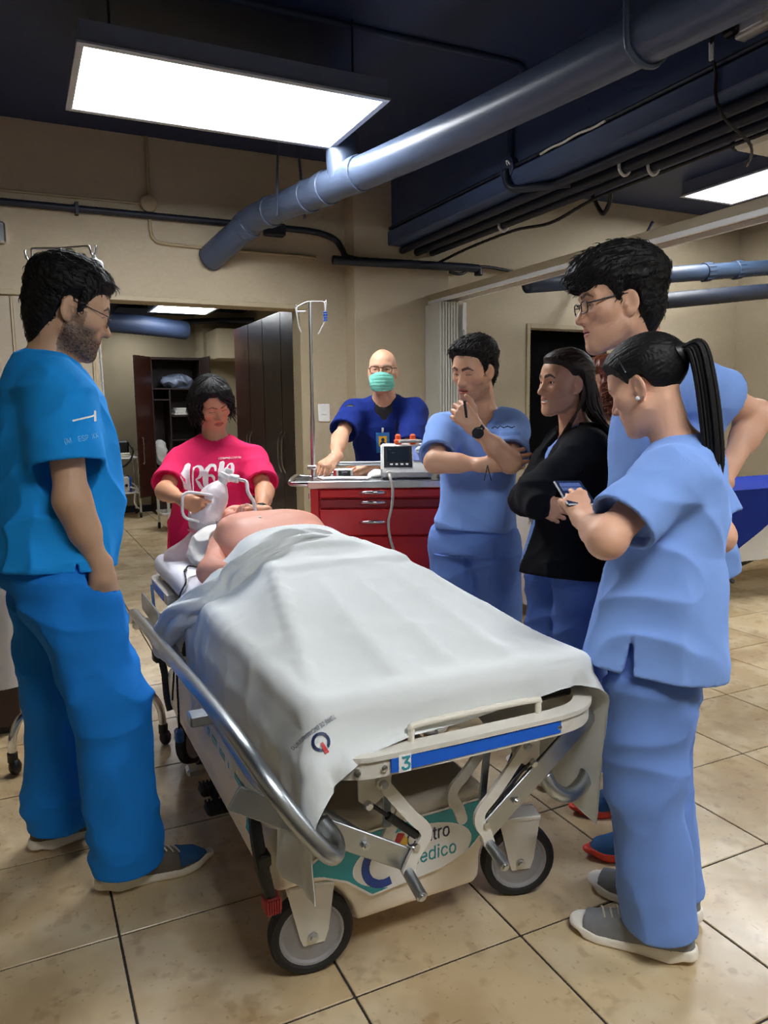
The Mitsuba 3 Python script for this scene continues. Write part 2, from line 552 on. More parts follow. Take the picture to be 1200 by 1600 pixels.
# ------------------------------------------------------------------ ceiling lights
def panel_light(name, x0, x1, y0, y1, z, top, label, rad, hw=0.035):
    t = thing(name, label, 'ceiling light', 'fluorescent ceiling lights')
    put(t, 'housing', cat_(box((x0, y0, z + 0.004), (x0 + hw, y1, top), 0.003), box((x1 - hw, y0, z + 0.004), (x1, y1, top), 0.003),
                           box((x0, y0, z + 0.004), (x1, y0 + hw, top), 0.003), box((x0, y1 - hw, z + 0.004), (x1, y1, top), 0.003),
                           box((x0, y0, top - 0.006), (x1, y1, top))), 'm_lamp_housing')
    if top < ZC - 0.1 and y1 < 3:
        put(t, 'hanger', cat_(*[cyl(V(x, y, top - 0.01), V(x, y, ZC), 0.005, 8) for x in (x0 + 0.12, x1 - 0.12) for y in (y0 + 0.1, y1 - 0.1)]), 'm_navy_dark')
    fr = [((x0 - 0.012, y0 - 0.012), (x1 + 0.012, y0 + 0.016)), ((x0 - 0.012, y1 - 0.016), (x1 + 0.012, y1 + 0.012)),
          ((x0 - 0.012, y0 + 0.016), (x0 + 0.016, y1 - 0.016)), ((x1 - 0.016, y0 + 0.016), (x1 + 0.012, y1 - 0.016))]
    put(t, 'frame', cat_(*[box((*a, z - 0.006), (*b, z + 0.006), 0.002) for a, b in fr]), 'm_lamp_frame')
    d = trimesh.Trimesh([[x0, y0, z], [x1, y0, z], [x1, y1, z], [x0, y1, z]], [[0, 2, 1], [0, 3, 2]], process=False)
    k = put(t, 'diffuser', d, 'm_white', False)
    scene[k]['emitter'] = {'type': 'area', 'radiance': {'type': 'rgb', 'value': [rad * 0.97, rad * 1.0, rad * 1.02]}}
mat('m_lamp_housing', '#6a7286', 0.4)
mat('m_lamp_frame', '#b9bdc6', 0.3, 0.4)
panel_light('ceiling_light', 0.155, 1.412, 1.290, 1.956, 2.655, 2.74, 'large white lit ceiling panel above the gurney in front of the opening', CEILING_LIGHT)
panel_light('ceiling_light', 4.52, 5.06, 0.95, 2.55, 2.90, ZC, 'lit ceiling panel beyond the navy beam at the right edge', CEILING_LIGHT)
panel_light('ceiling_light', 1.28, 1.93, 6.2, 7.15, 2.45, 2.56, 'bright ceiling panel inside the back room above the wardrobe side', BACK_LIGHT)
panel_light('ceiling_light', 1.03, 1.44, 7.72, 8.42, 2.42, 2.56, 'small bright ceiling panel at the far end of the back room', BACK_LIGHT)
panel_light('ceiling_light', 2.02, 2.5, 5.2, 6.1, 2.50, 2.56, 'lit ceiling panel over the top of the brown wardrobe', BACK_LIGHT)
# unseen panels, assumed and added to light the near side of the room
panel_light('ceiling_light', 0.155, 1.412, -2.35, -1.68, 2.655, 2.74, 'added unseen ceiling panel over the near end of the room', CEILING_LIGHT)
panel_light('ceiling_light', 3.45, 4.71, -2.35, -1.68, 2.655, 2.74, 'added unseen ceiling panel over the near right end of the room', CEILING_LIGHT)

# ------------------------------------------------------------------ pipes, conduits and cables
def pipe(name, pts, r, m, label, cat='pipe', sides=20, collars=(), n=6, extra=()):
    t = thing(name, label, cat)
    put(t, 'run', tube(pts, r, sides, n), m, True)
    for a, b in collars:
        put(t, 'collar', cyl(a, b, r + 0.008, sides, bev=0.003), m, 30)
    for nm, ms in extra:
        put(t, nm, ms, m, 30)
    return t

_p = [V(2.06, -2.2, 2.50), V(1.80, 0.0, 2.50), V(1.64, 1.15, 2.50), V(1.472, 1.98, 2.50), V(1.32, 2.66, 2.50), V(1.265, 2.82, 2.49), V(1.235, 2.90, 2.465), V(1.10, 3.13, 2.34), V(1.06, 3.21, 2.30)]
_d1, _d2 = unit(_p[3] - _p[2]), unit(_p[7] - _p[6])
pipe('drain_pipe', _p, 0.083, 'm_navy_pipe', 'thick blue grey drain pipe running under the ceiling above the gurney', collars=[
    (_p[3] - _d1 * 0.19, _p[3] - _d1 * 0.13), (_p[3] + _d1 * 0.11, _p[3] + _d1 * 0.17), (_p[3] + _d1 * 0.30, _p[3] + _d1 * 0.34),
    (_p[4] + _d1 * 0.0, _p[4] + _d1 * 0.06), (_p[6] - _d2 * 0.01, _p[6] + _d2 * 0.05)],
    extra=[('branch', tube([_p[3] - _d1 * 0.04, _p[3] - _d1 * 0.02 + V(0, 0, 0.1), _p[3] - _d1 * 0.0 + V(0.0, 0, 0.5)], [0.085, 0.083, 0.08], 20)),
           ('collar', cyl(_p[3] + V(0, 0.01, 0.17), _p[3] + V(0, 0.01, 0.25), 0.092, 20, bev=0.003))])
_h = V(1.36, 2.46, 2.50)
one('pipe_hanger', cat_(*[bar(_h + V(s * 0.085, 0.0, -0.08), _h + V(s * 0.05, 0.02, 0.5), 0.035, 0.004, (1, 0, 0)) for s in (-1, 1)]), 'm_navy_pipe', 'blue grey metal strap holding the end of the drain pipe', 'bracket')
_h = V(1.782, 0.13, 2.50)
one('pipe_hanger', cat_(tube([_h + V(-0.088, 0, 0.5), _h + V(-0.088, 0, 0.02), _h + V(-0.06, 0, -0.065), _h + V(0, 0, -0.09), _h + V(0.06, 0, -0.065), _h + V(0.088, 0, 0.02), _h + V(0.088, 0, 0.5)], 0.011, 8)), 'm_navy_pipe', 'dark strap looped under the drain pipe at upper right', 'bracket')

pipe('conduit', [V(-2.4, 3.175, 2.515), V(0.3, 3.175, 2.525), V(1.5, 3.175, 2.53), V(1.78, 3.175, 2.525), V(1.92, 3.17, 2.49), V(1.965, 3.14, 2.42), V(1.97, 3.08, 2.36), V(2.03, 3.0, 2.325)], 0.021, 'm_navy_dark',
     'navy conduit along the back wall above the opening', 'conduit', 10, extra=[('clip', box((0.255, 3.15, 2.49), (0.275, 3.2, 2.56))), ('box', box((1.42, 3.13, 2.47), (1.56, 3.2, 2.55), 0.008))])
pipe('conduit', [V(1.84, 3.0, 2.315), V(2.1, 2.99, 2.318), V(2.55, 2.97, 2.325), V(2.93, 2.96, 2.33), V(2.96, 2.96, 2.32), V(2.965, 2.96, 2.28)], 0.030, 'm_navy_dark', 'short dark navy pipe on the wall under the end of the beam', 'pipe', 12)
mat('m_wallpipe', var('#a09072', 0.04, 3), 0.6)
pipe('conduit', [V(0.69, 3.188, 2.998), V(0.69, 3.188, 2.64)], 0.011, 'm_wallpipe', 'wall coloured conduit dropping from the ceiling to a round box', 'conduit', 8, extra=[('box', lathe(V(0.685, 3.2, 2.60), (0, -1, 0), [(0, 0.052), (0.03, 0.052), (0.034, 0.046), (0.035, 0)], 24))])
pipe('conduit', [V(0.69, 3.19, 2.58), V(0.69, 3.19, 2.45), V(0.71, 3.19, 2.39), V(0.79, 3.19, 2.368), V(1.2, 3.19, 2.362), V(1.74, 3.19, 2.36), V(1.77, 3.19, 2.345)], 0.011, 'm_wallpipe', 'wall coloured conduit curving along the wall above the opening', 'conduit', 8)
pipe('conduit', [V(-2.4, 3.19, 2.575), V(0.65, 3.19, 2.597)], 0.008, 'm_wallpipe', 'thin wall coloured conduit above the navy conduit', 'conduit', 8)
pipe('conduit', [V(0.6, 1.42, 2.988), V(1.5, 1.42, 2.988), V(2.1, 1.41, 2.988), V(2.24, 1.45, 2.985), V(2.285, 1.55, 2.965), V(2.288, 1.60, 2.9), V(2.288, 1.61, 2.62)], 0.017, 'm_navy', 'navy conduit bending from the ceiling down the beam face', 'conduit', 10,
     extra=[('box', lathe(V(2.31, 1.61, 2.565), (-1, 0, 0), [(0, 0.06), (0.045, 0.06), (0.05, 0.05), (0.051, 0)], 20))])
pipe('conduit', [V(2.285, 3.1, 2.565), V(2.285, 1.66, 2.565)], 0.011, 'm_navy_dark', 'thin navy conduit along the beam face beyond the round box', 'conduit', 8)
pipe('conduit', [V(2.285, 1.56, 2.565), V(2.285, 1.33, 2.565), V(2.28, 1.2, 2.562), V(2.283, 1.0, 2.566), V(2.285, 0.86, 2.563), V(2.285, -1.0, 2.565)], 0.011, 'm_navy_dark', 'thin navy conduit along the beam face in front of the round box', 'conduit', 8)
mat('m_cable_white', '#d8d2c4', 0.5)
one('cable', tube([V(2.272, 1.33, 2.552), V(2.268, 1.24, 2.556), V(2.27, 1.16, 2.553), V(2.268, 1.05, 2.558), V(2.27, 0.95, 2.552), V(2.27, 0.87, 2.556)], 0.006, 6), 'm_cable_white', 'cream coloured cable showing in the navy beam conduit', 'cable', True)
one('hose', tube([V(2.255, 1.60, 2.55), V(2.25, 1.585, 2.49), V(2.26, 1.53, 2.44), V(2.33, 1.40, 2.425), V(2.42, 1.28, 2.42)], 0.020, 10), 'm_navy_dark', 'dark flexible hose looping under the beam from the round box', 'cable', True)
one('cable_loop', tube([V(2.255, 1.585, 2.57), V(2.24, 1.575, 2.585), V(2.235, 1.555, 2.58), V(2.24, 1.54, 2.56)], 0.005, 6), 'm_white', 'white cable loop at the round box on the beam', 'cable', True)
for i, (x, z, r, lb) in enumerate([(2.38, 2.425, 0.024, 'navy pipe clipped under the beam, nearest its left edge'), (2.50, 2.422, 0.026, 'navy pipe clipped under the beam, in the middle'), (2.62, 2.425, 0.022, 'navy pipe clipped under the beam, nearest the partition')]):
    one('pipe', tube([V(x, -3.0, z), V(x, 1.0, z), V(x, 3.1, z)], r, 12), 'm_navy_dark', lb, 'pipe', True)
for i, (y, x, lb) in enumerate([(2.15, 2.62, 'white pipe clip under the beam near the back wall'), (0.93, 2.62, 'white pipe clip under the beam near the lit panel'), (0.99, 2.5, 'lower white pipe clip under the beam near the lit panel')]):
    one('pipe_clip', tube([V(x + 0.035, y, 2.452), V(x + 0.03, y, 2.41), V(x, y, 2.388), V(x - 0.03, y, 2.41), V(x - 0.035, y, 2.452)], 0.008, 6), 'm_white', lb, 'clip', True)
one('cable', tube([V(2.66, 3.0, 2.36), V(2.665, 2.6, 2.385), V(2.67, 2.1, 2.39), V(2.675, 1.75, 2.36), V(2.68, 1.35, 2.405), V(2.68, 0.6, 2.41), V(2.68, -1.0, 2.42)], 0.009, 6), 'm_black', 'black cable sagging along the lower right edge of the beam', 'cable', True)
one('cable', tube([V(2.68, 1.42, 2.43), V(2.70, 1.40, 2.37), V(2.715, 1.37, 2.325), V(2.72, 1.33, 2.37), V(2.70, 1.3, 2.42)], 0.012, 6), 'm_black', 'dark cable loop hanging below the beam edge', 'cable', True)
one('pipe', tube([V(2.72, 3.17, 2.40), V(2.95, 3.17, 2.40), V(3.30, 3.17, 2.39), V(3.6, 3.17, 2.385)], 0.010, 6), 'm_wallpipe', 'thin cream pipe on the wall above the partition', 'pipe', True)
one('cable', tube([V(2.80, 3.1, 2.32), V(2.9, 3.1, 2.31), V(3.0, 3.12, 2.36), V(3.15, 3.14, 2.385), V(3.4, 3.15, 2.37)], 0.012, 6), 'm_black', 'black cable rising along the wall above the partition', 'cable', True)
# outlet and plug on the beam
_t = thing('power_outlet', 'cream power outlet box on the navy beam at upper right', 'power outlet')
put(_t, 'body', box((2.25, 0.05, 2.60), (2.302, 0.19, 2.675), 0.006), 'm_cream')
put(_t, 'face', box((2.245, 0.075, 2.615), (2.252, 0.165, 2.66), 0.003), 'm_white')
_t = thing('power_adapter', 'black plug and cable in the beam outlet at upper right', 'plug')
put(_t, 'plug', box((2.215, 0.165, 2.61), (2.25, 0.215, 2.66), 0.008), 'm_black')
put(_t, 'cord', tube([V(2.23, 0.21, 2.645), V(2.23, 0.26, 2.645), V(2.235, 0.275, 2.60), V(2.26, 0.27, 2.52), V(2.262, 0.27, 2.45), V(2.30, 0.26, 2.37), V(2.50, 0.30, 2.31), V(2.75, 0.52, 2.33), V(2.93, 0.66, 2.42)], 0.006, 6), 'm_black', True)
put(_t, 'sleeve', cyl(V(2.234, 0.275, 2.625), V(2.238, 0.275, 2.565), 0.009, 8), 'm_white')
_t = thing('projector', 'pale ceiling projector in front of the right lit panel', 'projector')
put(_t, 'body', box((2.98, 0.55, 2.50), (3.26, 0.80, 2.60), 0.02), 'm_cream')
put(_t, 'mount', cyl(V(3.12, 0.68, 2.60), V(3.12, 0.68, 3.0), 0.02, 12), 'm_white')
put(_t, 'lens', cyl(V(3.05, 0.81, 2.55), V(3.05, 0.84, 2.55), 0.03, 16), 'm_black')
put(_t, 'antenna', tube([V(3.01, 0.72, 2.6), V(3.01, 0.73, 2.65), V(3.03, 0.75, 2.66)], 0.004, 6), 'm_chrome')

# two pipes on the right
def run(y, xs, zs):
    return [V(x, y, z) for x, z in zip(xs, zs)]
t = pipe('water_pipe', run(2.5, (3.06, 4.27, 5.95), (2.157, 2.295, 2.49)), 0.062, mat('m_water_pipe', var('#2c3a4e', 0.05, 6), 0.4), 'blue grey pipe with ribbed couplings along the right wall, upper of two', collars=[((4.72, 2.5, 2.348), (4.80, 2.5, 2.357)), ((5.06, 2.5, 2.387), (5.14, 2.5, 2.396))])
for x0, x1 in ((4.72, 4.80), (5.06, 5.14)):
    for k in range(14):
        a = k * 2 * math.pi / 14
        o = V(0, math.cos(a), math.sin(a)) * 0.071
        z = 2.295 + (x0 - 4.27) * 0.116
        put(t, 'rib', bar(V(x0 + 0.005, 2.5, z) + o, V(x1 - 0.005, 2.5, z + 0.009) + o, 0.007, 0.007), 'm_water_pipe')
pipe('water_pipe', run(2.42, (3.90, 5.95), (2.055, 2.30)), 0.060, 'm_navy_dark', 'dark navy pipe along the right wall, lower of two', collars=[((3.90, 2.42, 2.055), (3.93, 2.42, 2.058))])
one('cable', tube([V(4.15, 3.16, 2.44), V(4.06, 3.0, 2.25), V(3.99, 2.60, 2.05), V(3.985, 2.50, 1.96), V(4.0, 2.55, 1.93), V(4.12, 3.0, 1.94), V(4.30, 3.15, 1.86), V(4.31, 3.17, 1.70), V(4.44, 3.18, 1.4)], 0.014, 6), 'm_black', 'black cable bundle hanging behind the tall man on the right wall', 'cable', True)
one('rod', tube([V(4.0, 2.66, 2.20), V(4.35, 2.80, 2.56), V(4.6, 2.92, 2.8)], 0.012, 6, curve=False), 'm_navy_dark', 'dark rod rising above the two pipes on the right', 'rod', True)

# back room pipe and duct
pipe('duct', [V(-0.5, 7.0, 2.36), V(1.0, 7.2, 2.32), V(1.75, 7.5, 2.30)], 0.11, 'm_navy_face', 'big dark navy duct pipe across the back room', 'pipe', 20)
pipe('pipe', [V(1.2, 5.4, 2.5), V(1.6, 5.0, 2.48), V(2.6, 4.9, 2.48)], 0.06, 'm_navy', 'dark navy pipe under the back room ceiling', 'pipe', 14)
pipe('pipe', [V(-0.5, 5.0, 2.5), V(0.7, 5.2, 2.5), V(1.2, 6.0, 2.5)], 0.09, 'm_navy', 'dark curved duct at the front of the back room ceiling', 'pipe', 14)
pipe('pipe', [V(1.70, 8.3, 2.42), V(1.9, 7.9, 2.45), V(2.6, 7.5, 2.45)], 0.035, 'm_navy_dark', 'thin dark pipe in the corner of the back room', 'pipe', 10)

# light switch
_t = thing('light_switch', 'white light switch plate on the wall beside the opening', 'light switch')
put(_t, 'plate', box((1.782, YB - 0.010, 1.235), (1.872, YB, 1.362), 0.004), 'm_white')
put(_t, 'rocker', box((1.807, YB - 0.016, 1.285), (1.847, YB - 0.009, 1.335), 0.003), 'm_white')
one('junction_box', box((-0.40, YB - 0.05, 2.29), (-0.128, YB, 2.41), 0.01), 'm_steel', 'grey metal box on the wall at the left edge', 'box')

# folding door at the left of the opening
mat('m_fold', var('#a99c88', 0.05, 3), 0.55)
_t = thing('folding_door', 'beige folding door closing the left of the opening behind the man', 'folding door')
_xs = [-0.70, -0.46, -0.24, -0.125, -0.035, 0.10, 0.24, 0.31]
for k in range(len(_xs) - 1):
    put(_t, 'panel', box((_xs[k] + 0.004, YB - 0.02 - 0.012 * (k % 2), 0.01), (_xs[k + 1] - 0.004, YB + 0.02 - 0.012 * (k % 2), OZ - 0.012), 0.005), 'm_fold')
    put(_t, 'seam_strip', box((_xs[k + 1] - 0.006, YB - 0.03, 0.012), (_xs[k + 1] + 0.006, YB - 0.01, OZ - 0.014), 0.002), 'm_trim')
put(_t, 'end_post', box((0.315, YB - 0.02, 0.01), (0.362, YB + 0.05, OZ - 0.01), 0.004), 'm_trim')
# folded partition under the header
mat('m_part', var('#b3b2a8', 0.04, 3), 0.45)
_t = thing('folding_partition', 'white folded partition stacked at the wall under the header', 'folding partition')
for k in range(7):
    x0 = 2.545 + k * 0.022
    a, b = (V(x0, 2.78, 0), V(x0 + 0.02, 3.03, 0))
    put(_t, 'pleat', obox(V((a + b)[0] / 2, 2.905, 1.035), frame_of(b - a), (0.008, 0.125, 1.02), 0.003), 'm_part')
put(_t, 'end_post', box((2.735, 2.80, 0.01), (2.765, 3.03, 2.06), 0.004), 'm_white')
put(_t, 'latch', box((2.728, 2.79, 1.80), (2.745, 2.80, 1.87), 0.002), 'm_steel')
# ------------------------------------------------------------------ the gurney (foot end towards the camera, x 0.33..1.03, y -0.59..1.36)
mat('m_shroud', var('#e3d8c6', 0.05, 4), 0.35, spec=0.5)
mat('m_teal', '#2f9aa6', 0.35)
mat('m_blue_strip', '#1f5fc9', 0.3)
mat('m_print_navy', '#1d2a52', 0.4)
mat('m_print_teal', '#3a8f9a', 0.4)
mat('m_print_blue', '#27469c', 0.4)
mat('m_print_red', '#c0262c', 0.4)
mat('m_print_yellow', '#e8b93a', 0.4)
mat('m_wheel_grey', var('#8f8f92', 0.08, 25), 0.55)
mat('m_frame_grey', var('#cfcabf', 0.05, 12), 0.38)
mat('m_red_rubber', '#9c2b2a', 0.6)
mat('m_bed_sheet', '#dcdce4', 0.85, spec=0.2)
G = thing('gurney', 'hospital gurney with grey rails and a white and teal base on big grey wheels', 'gurney')


def g_wheel(c, axis, fork_dir, top):
    """One caster: disc with tyre, fork and axle as its sub-parts."""
    c, a = np.asarray(c, float), unit(axis)
    w = put(G, 'wheel', lathe(c - a * 0.014, a, [(-0.001, 0.0), (-0.001, 0.02), (-0.006, 0.022), (-0.004, 0.03), (0.002, 0.066), (-0.002, 0.072), (-0.002, 0.078), (0.030, 0.078), (0.030, 0.072), (0.026, 0.066), (0.034, 0.022), (0.029, 0.0)], 40), 'm_wheel_grey', 30)
    put(w, 'tyre', lathe(c, a, [(-0.016, 0.077), (-0.019, 0.083), (-0.018, 0.095), (-0.012, 0.100), (0.012, 0.100), (0.018, 0.095), (0.019, 0.083), (0.016, 0.077)], 48), 'm_rubber', 30)
    up = V(0, 0, 1)
    f = unit(fork_dir)
    plates = []
    for s in (-1, 1):
        o = c + a * s * 0.027
        pts = [(-0.028, -0.018), (0.022, -0.020), (0.030, 0.0), (0.06, top - c[2]), (-0.055, top - c[2]), (-0.038, 0.01)]
        plates.append(prism(pts, o - a * 0.0025, f, up, 0.005))
    plates.append(obox(V(*(c[:2] + f[:2] * 0.0), top - 0.006), np.array([f, a, up]), (0.055, 0.03, 0.006), 0.003))
    put(w, 'fork', cat_(*plates), 'm_frame_grey', 30)
    put(w, 'axle', cat_(cyl(c - a * 0.037, c + a * 0.037, 0.008, 6), cyl(c - a * 0.031, c + a * 0.031, 0.012, 16)), 'm_steel', 30)


g_wheel((0.392, -0.325, 0.100), (-0.12, -0.99, 0), (-0.99, 0.12, 0), 0.232)
g_wheel((0.992, -0.305, 0.100), (-0.28, -0.96, 0), (-0.96, 0.28, 0), 0.232)
g_wheel((0.372, 0.885, 0.100), (0.75, -0.66, 0), (-0.66, -0.75, 0), 0.232)
g_wheel((0.985, 0.90, 0.100), (0.75, -0.66, 0), (-0.66, -0.75, 0), 0.232)


def f_rbox(P, c, h, r):
    q = np.abs(P - np.asarray(c, np.float32)) - (np.asarray(h, np.float32) - r)
    return np.sqrt((np.maximum(q, 0) ** 2).sum(1)) + np.minimum(q.max(1), 0) - r


def base_field(P):
    d = f_rbox(P, (0.585, 0.31, 0.285), (0.29, 0.67, 0.085), 0.05)
    low = f_rbox(P, (0.655, 0.31, 0.205), (0.20, 0.66, 0.115), 0.035)
    d = smin(d, low, 0.05)
    for y in (0.05, 0.62):
        d = smin(d, f_rc(P, (0.68, y, 0.31), (0.68, y, 0.34), 0.15, 0.08), 0.06)
    d = smin(d, f_rbox(P, (0.345, 0.35, 0.36), (0.05, 0.50, 0.075), 0.04), 0.05)
    d = smax(d, -(P[:, 1] + 0.36), 0.02)                              # flat foot panel
    for w, q in (((0.355, -0.36, 0.075), (0.150, 0.16, 0.160)), ((0.99, -0.30, 0.08), (0.145, 0.15, 0.155)), ((0.36, 0.9, 0.08), (0.145, 0.15, 0.155)), ((0.99, 0.9, 0.08), (0.145, 0.15, 0.155))):
        d = smax(d, -f_ell(P, w, q), 0.012)
    return d


put(G, 'base', net(base_field, (0.24, -0.40, 0.06), (1.0, 1.02, 0.52), 0.008), 'm_shroud', True)
_o = V(0, -0.3615, 0)
ex, ez = V(1, 0, 0), V(0, 0, 1)
_stick = sg.Polygon([(0.345, 0.262), (0.458, 0.322), (0.865, 0.333), (0.858, 0.262), (0.805, 0.214), (0.725, 0.187), (0.535, 0.170), (0.472, 0.222), (0.41, 0.25)]).intersection(sg.box(0.30, 0.12, 0.86, 0.345))
_ell = sg.Polygon([(0.648 + 0.163 * math.cos(a), 0.238 + 0.072 * math.sin(a)) for a in np.linspace(0, 2 * np.pi, 48, endpoint=False)])
put(G, 'sticker', prism(_stick.buffer(0.006), _o + V(0, 0.001, 0), ex, ez, 0.0015), 'm_white', False)
put(G, 'sticker', prism(_stick.difference(_ell), _o, ex, ez, 0.0020), 'm_teal', False, label='teal sticker with a pale oval on the foot panel')
_arc = sg.LineString([(0.566 + 0.048 * math.cos(a), 0.236 + 0.048 * math.sin(a)) for a in np.linspace(0.35 * np.pi, 1.62 * np.pi, 30)]).buffer(0.010, cap_style=2)
put(G, 'logo', prism(_arc, _o, ex, ez, 0.0024), 'm_print_blue', False)
put(G, 'logo', prism([(0.574, 0.231), (0.622, 0.298), (0.604, 0.305)], _o, ex, ez, 0.0024), 'm_print_red', False)
put(G, 'logo', prism([(0.585, 0.232), (0.634, 0.278), (0.622, 0.294)], _o, ex, ez, 0.0024), 'm_print_yellow', False)


def flat_text(s, h, x, z, m, wide=1.0, tall=1.0):
    p = shapely.affinity.scale(text_poly(s, h, False), wide, tall, origin=(0, 0))
    put(G, 'lettering', prism(shapely.affinity.translate(p, x, z), _o, ex, ez, 0.0024), m, False, label='lettering ' + s)


import shapely.affinity
flat_text('Centro', 0.034, 0.626, 0.262, 'm_print_navy', 0.82)
flat_text('Médico', 0.034, 0.626, 0.212, 'm_print_teal', 0.86)
# teal graphic on the left flank
_side = sg.Polygon([(-0.26, 0.33), (-0.20, 0.39), (0.28, 0.40), (0.40, 0.37), (0.18, 0.355), (0.02, 0.30), (-0.2, 0.29)])
put(G, 'sticker', prism(shapely.affinity.scale(_side, -1, 1, origin=(0, 0)), V(0.294, 0, 0), V(0, -1, 0), V(0, 0, 1), 0.002), 'm_teal', False, label='teal graphic along the left flank')

# lift columns with bellows
for y in (0.06, 0.62):
    pr_ = [(0.38, 0.10)]
    z = 0.385
    for k in range(7):
        pr_ += [(z, 0.098), (z + 0.010, 0.086), (z + 0.020, 0.098)]
        z += 0.026
    put(G, 'bellows', lathe(V(0.69, y, 0), (0, 0, 1), pr_ + [(0.585, 0.08)], 28), 'm_rubber', 30)

# deck frame
zr = 0.583
put(G, 'rail_beam', box((0.352, -0.40, 0.560), (0.388, 1.30, 0.600), 0.006), 'm_frame_grey')
put(G, 'rail_beam', box((0.972, -0.40, 0.560), (1.008, 1.30, 0.600), 0.006), 'm_frame_grey')
put(G, 'cross_beam', box((0.37, 1.27, 0.560), (0.99, 1.31, 0.600), 0.006), 'm_frame_grey')
put(G, 'cross_beam', box((0.37, 0.02, 0.560), (0.99, 0.10, 0.590), 0.006), 'm_frame_grey')
put(G, 'cross_beam', box((0.37, 0.58, 0.560), (0.99, 0.66, 0.590), 0.006), 'm_frame_grey')
put(G, 'deck', box((0.355, -0.50, 0.602), (1.005, 1.30, 0.622), 0.006), 'm_black', label='black deck plate')


def plan_band(path, w, z0, z1):
    ln = sg.LineString(path).buffer(w / 2, cap_style=2, join_style=1)
    return prism(ln, V(0, 0, z0), V(1, 0, 0), V(0, 1, 0), z1 - z0)


def arc(c, r, a0, a1, n=10):
    return [(c[0] + r * math.cos(t), c[1] + r * math.sin(t)) for t in np.radians(np.linspace(a0, a1, n))]


_foot = [(0.325, -0.30)] + arc((0.455, -0.455), 0.128, 180, 268, 12) + [(0.62, -0.587), (0.885, -0.587)] + arc((0.905, -0.455), 0.128, 275, 360, 12) + [(1.033, -0.30)]
put(G, 'foot_frame', cat_(plan_band(_foot, 0.030, 0.566, 0.604), plan_band(_foot, 0.042, 0.603, 0.613)), 'm_frame_grey', 30)
_head = [(0.327, 0.95), (0.327, 1.28)] + arc((0.40, 1.30), 0.073, 180, 90, 8) + [(0.96, 1.373)] + arc((0.96, 1.30), 0.073, 90, 0, 8) + [(1.033, 0.95)]
put(G, 'head_frame', plan_band(_head, 0.030, 0.574, 0.612), 'm_frame_grey', 30)
put(G, 'blue_strip', box((0.470, -0.6045, 0.572), (0.888, -0.601, 0.603), 0.001), 'm_blue_strip', label='blue strip across the foot frame')
put(G, 'blue_strip', box((0.310, 1.02, 0.576), (0.3125, 1.27, 0.608)), 'm_blue_strip', label='blue strip at the head corner')
put(G, 'number_label', box((0.486, -0.6060, 0.570), (0.513, -0.604, 0.606)), 'm_white', label='white number label')
_p3 = text_poly('3', 0.027)
put(G, 'lettering', prism(shapely.affinity.translate(_p3, 0.4895, 0.575), V(0, -0.6062, 0), ex, ez, 0.0012), 'm_print_teal', False, label='number 3')
for x in (0.468, 0.895):
    put(G, 'screw', lathe(V(x - 0.012, -0.602, 0.585), (0, -1, 0), [(0, 0.007), (0.002, 0.007), (0.003, 0.003), (0.003, 0)], 12), 'm_steel')
put(G, 'screw', lathe(V(0.405, -0.585, 0.583), unit((-0.35, -0.94, 0)), [(0, 0.007), (0.012, 0.007), (0.013, 0.003), (0.013, 0)], 12), 'm_steel')
put(G, 'push_bar', tube([V(0.533, -0.57, 0.605), V(0.533, -0.57, 0.634), V(0.545, -0.57, 0.645), V(0.69, -0.57, 0.647), V(0.838, -0.57, 0.645), V(0.85, -0.57, 0.634), V(0.85, -0.57, 0.605)], 0.0072, 10), 'm_cream', True)
put(G, 'pole_socket', lathe(V(0.378, -0.512, 0.605), (0, 0, 1), [(0, 0.018), (0.022, 0.018), (0.024, 0.016), (0.024, 0.011), (0.012, 0.010), (0.012, 0)], 24), 'm_white')

# (mattress and deck frame stand a little higher than drawn: the lift is raised)
LIFT = 0.02
# mattress with a fitted white sheet
def matt_field(P):
    d = f_rbox(P, (0.68, 0.41, 0.664), (0.352, 0.93, 0.044), 0.036)
    return d + 0.0025 * (ridge(P, (9, 9, 5), 3) - 0.5) * (P[:, 2] < 0.70)
put(G, 'mattress', net(matt_field, (0.30, -0.56, 0.60), (1.06, 1.38, 0.73), 0.009), 'm_bed_sheet', True, label='thin mattress in a fitted white sheet')

# folding side rails: a tube loop on each side, hung on flat links under the foot frame
put(G, 'side_rail', tube([V(0.215, 1.22, 0.49), V(0.205, 1.05, 0.555), V(0.200, 0.8, 0.582), V(0.200, 0.2, 0.625), V(0.201, -0.25, 0.655), V(0.208, -0.45, 0.652), V(0.232, -0.555, 0.61), V(0.275, -0.60, 0.54), V(0.325, -0.615, 0.473), V(0.350, -0.600, 0.455), V(0.362, -0.565, 0.462), V(0.350, -0.525, 0.482)], 0.0185, 16), 'm_alu', True, label='upper tube of the folded left side rail')
put(G, 'side_rail', tube([V(0.235, 1.24, 0.455), V(0.252, 1.05, 0.515), V(0.262, 0.75, 0.535), V(0.266, 0.58, 0.535), V(0.272, 0.50, 0.515), V(0.275, 0.40, 0.49), V(0.276, 0.2, 0.49), V(0.276, -0.25, 0.495), V(0.29, -0.40, 0.50), V(0.36, -0.47, 0.475), V(0.44, -0.49, 0.41)], 0.016, 14), 'm_alu', True, label='lower tube of the folded left side rail')
put(G, 'rail_plate', obox(V(0.262, 1.02, 0.565), frame_of(V(0, 1, -0.02)), (0.006, 0.19, 0.034), 0.004), 'm_alu', label='flat plate of the left rail')
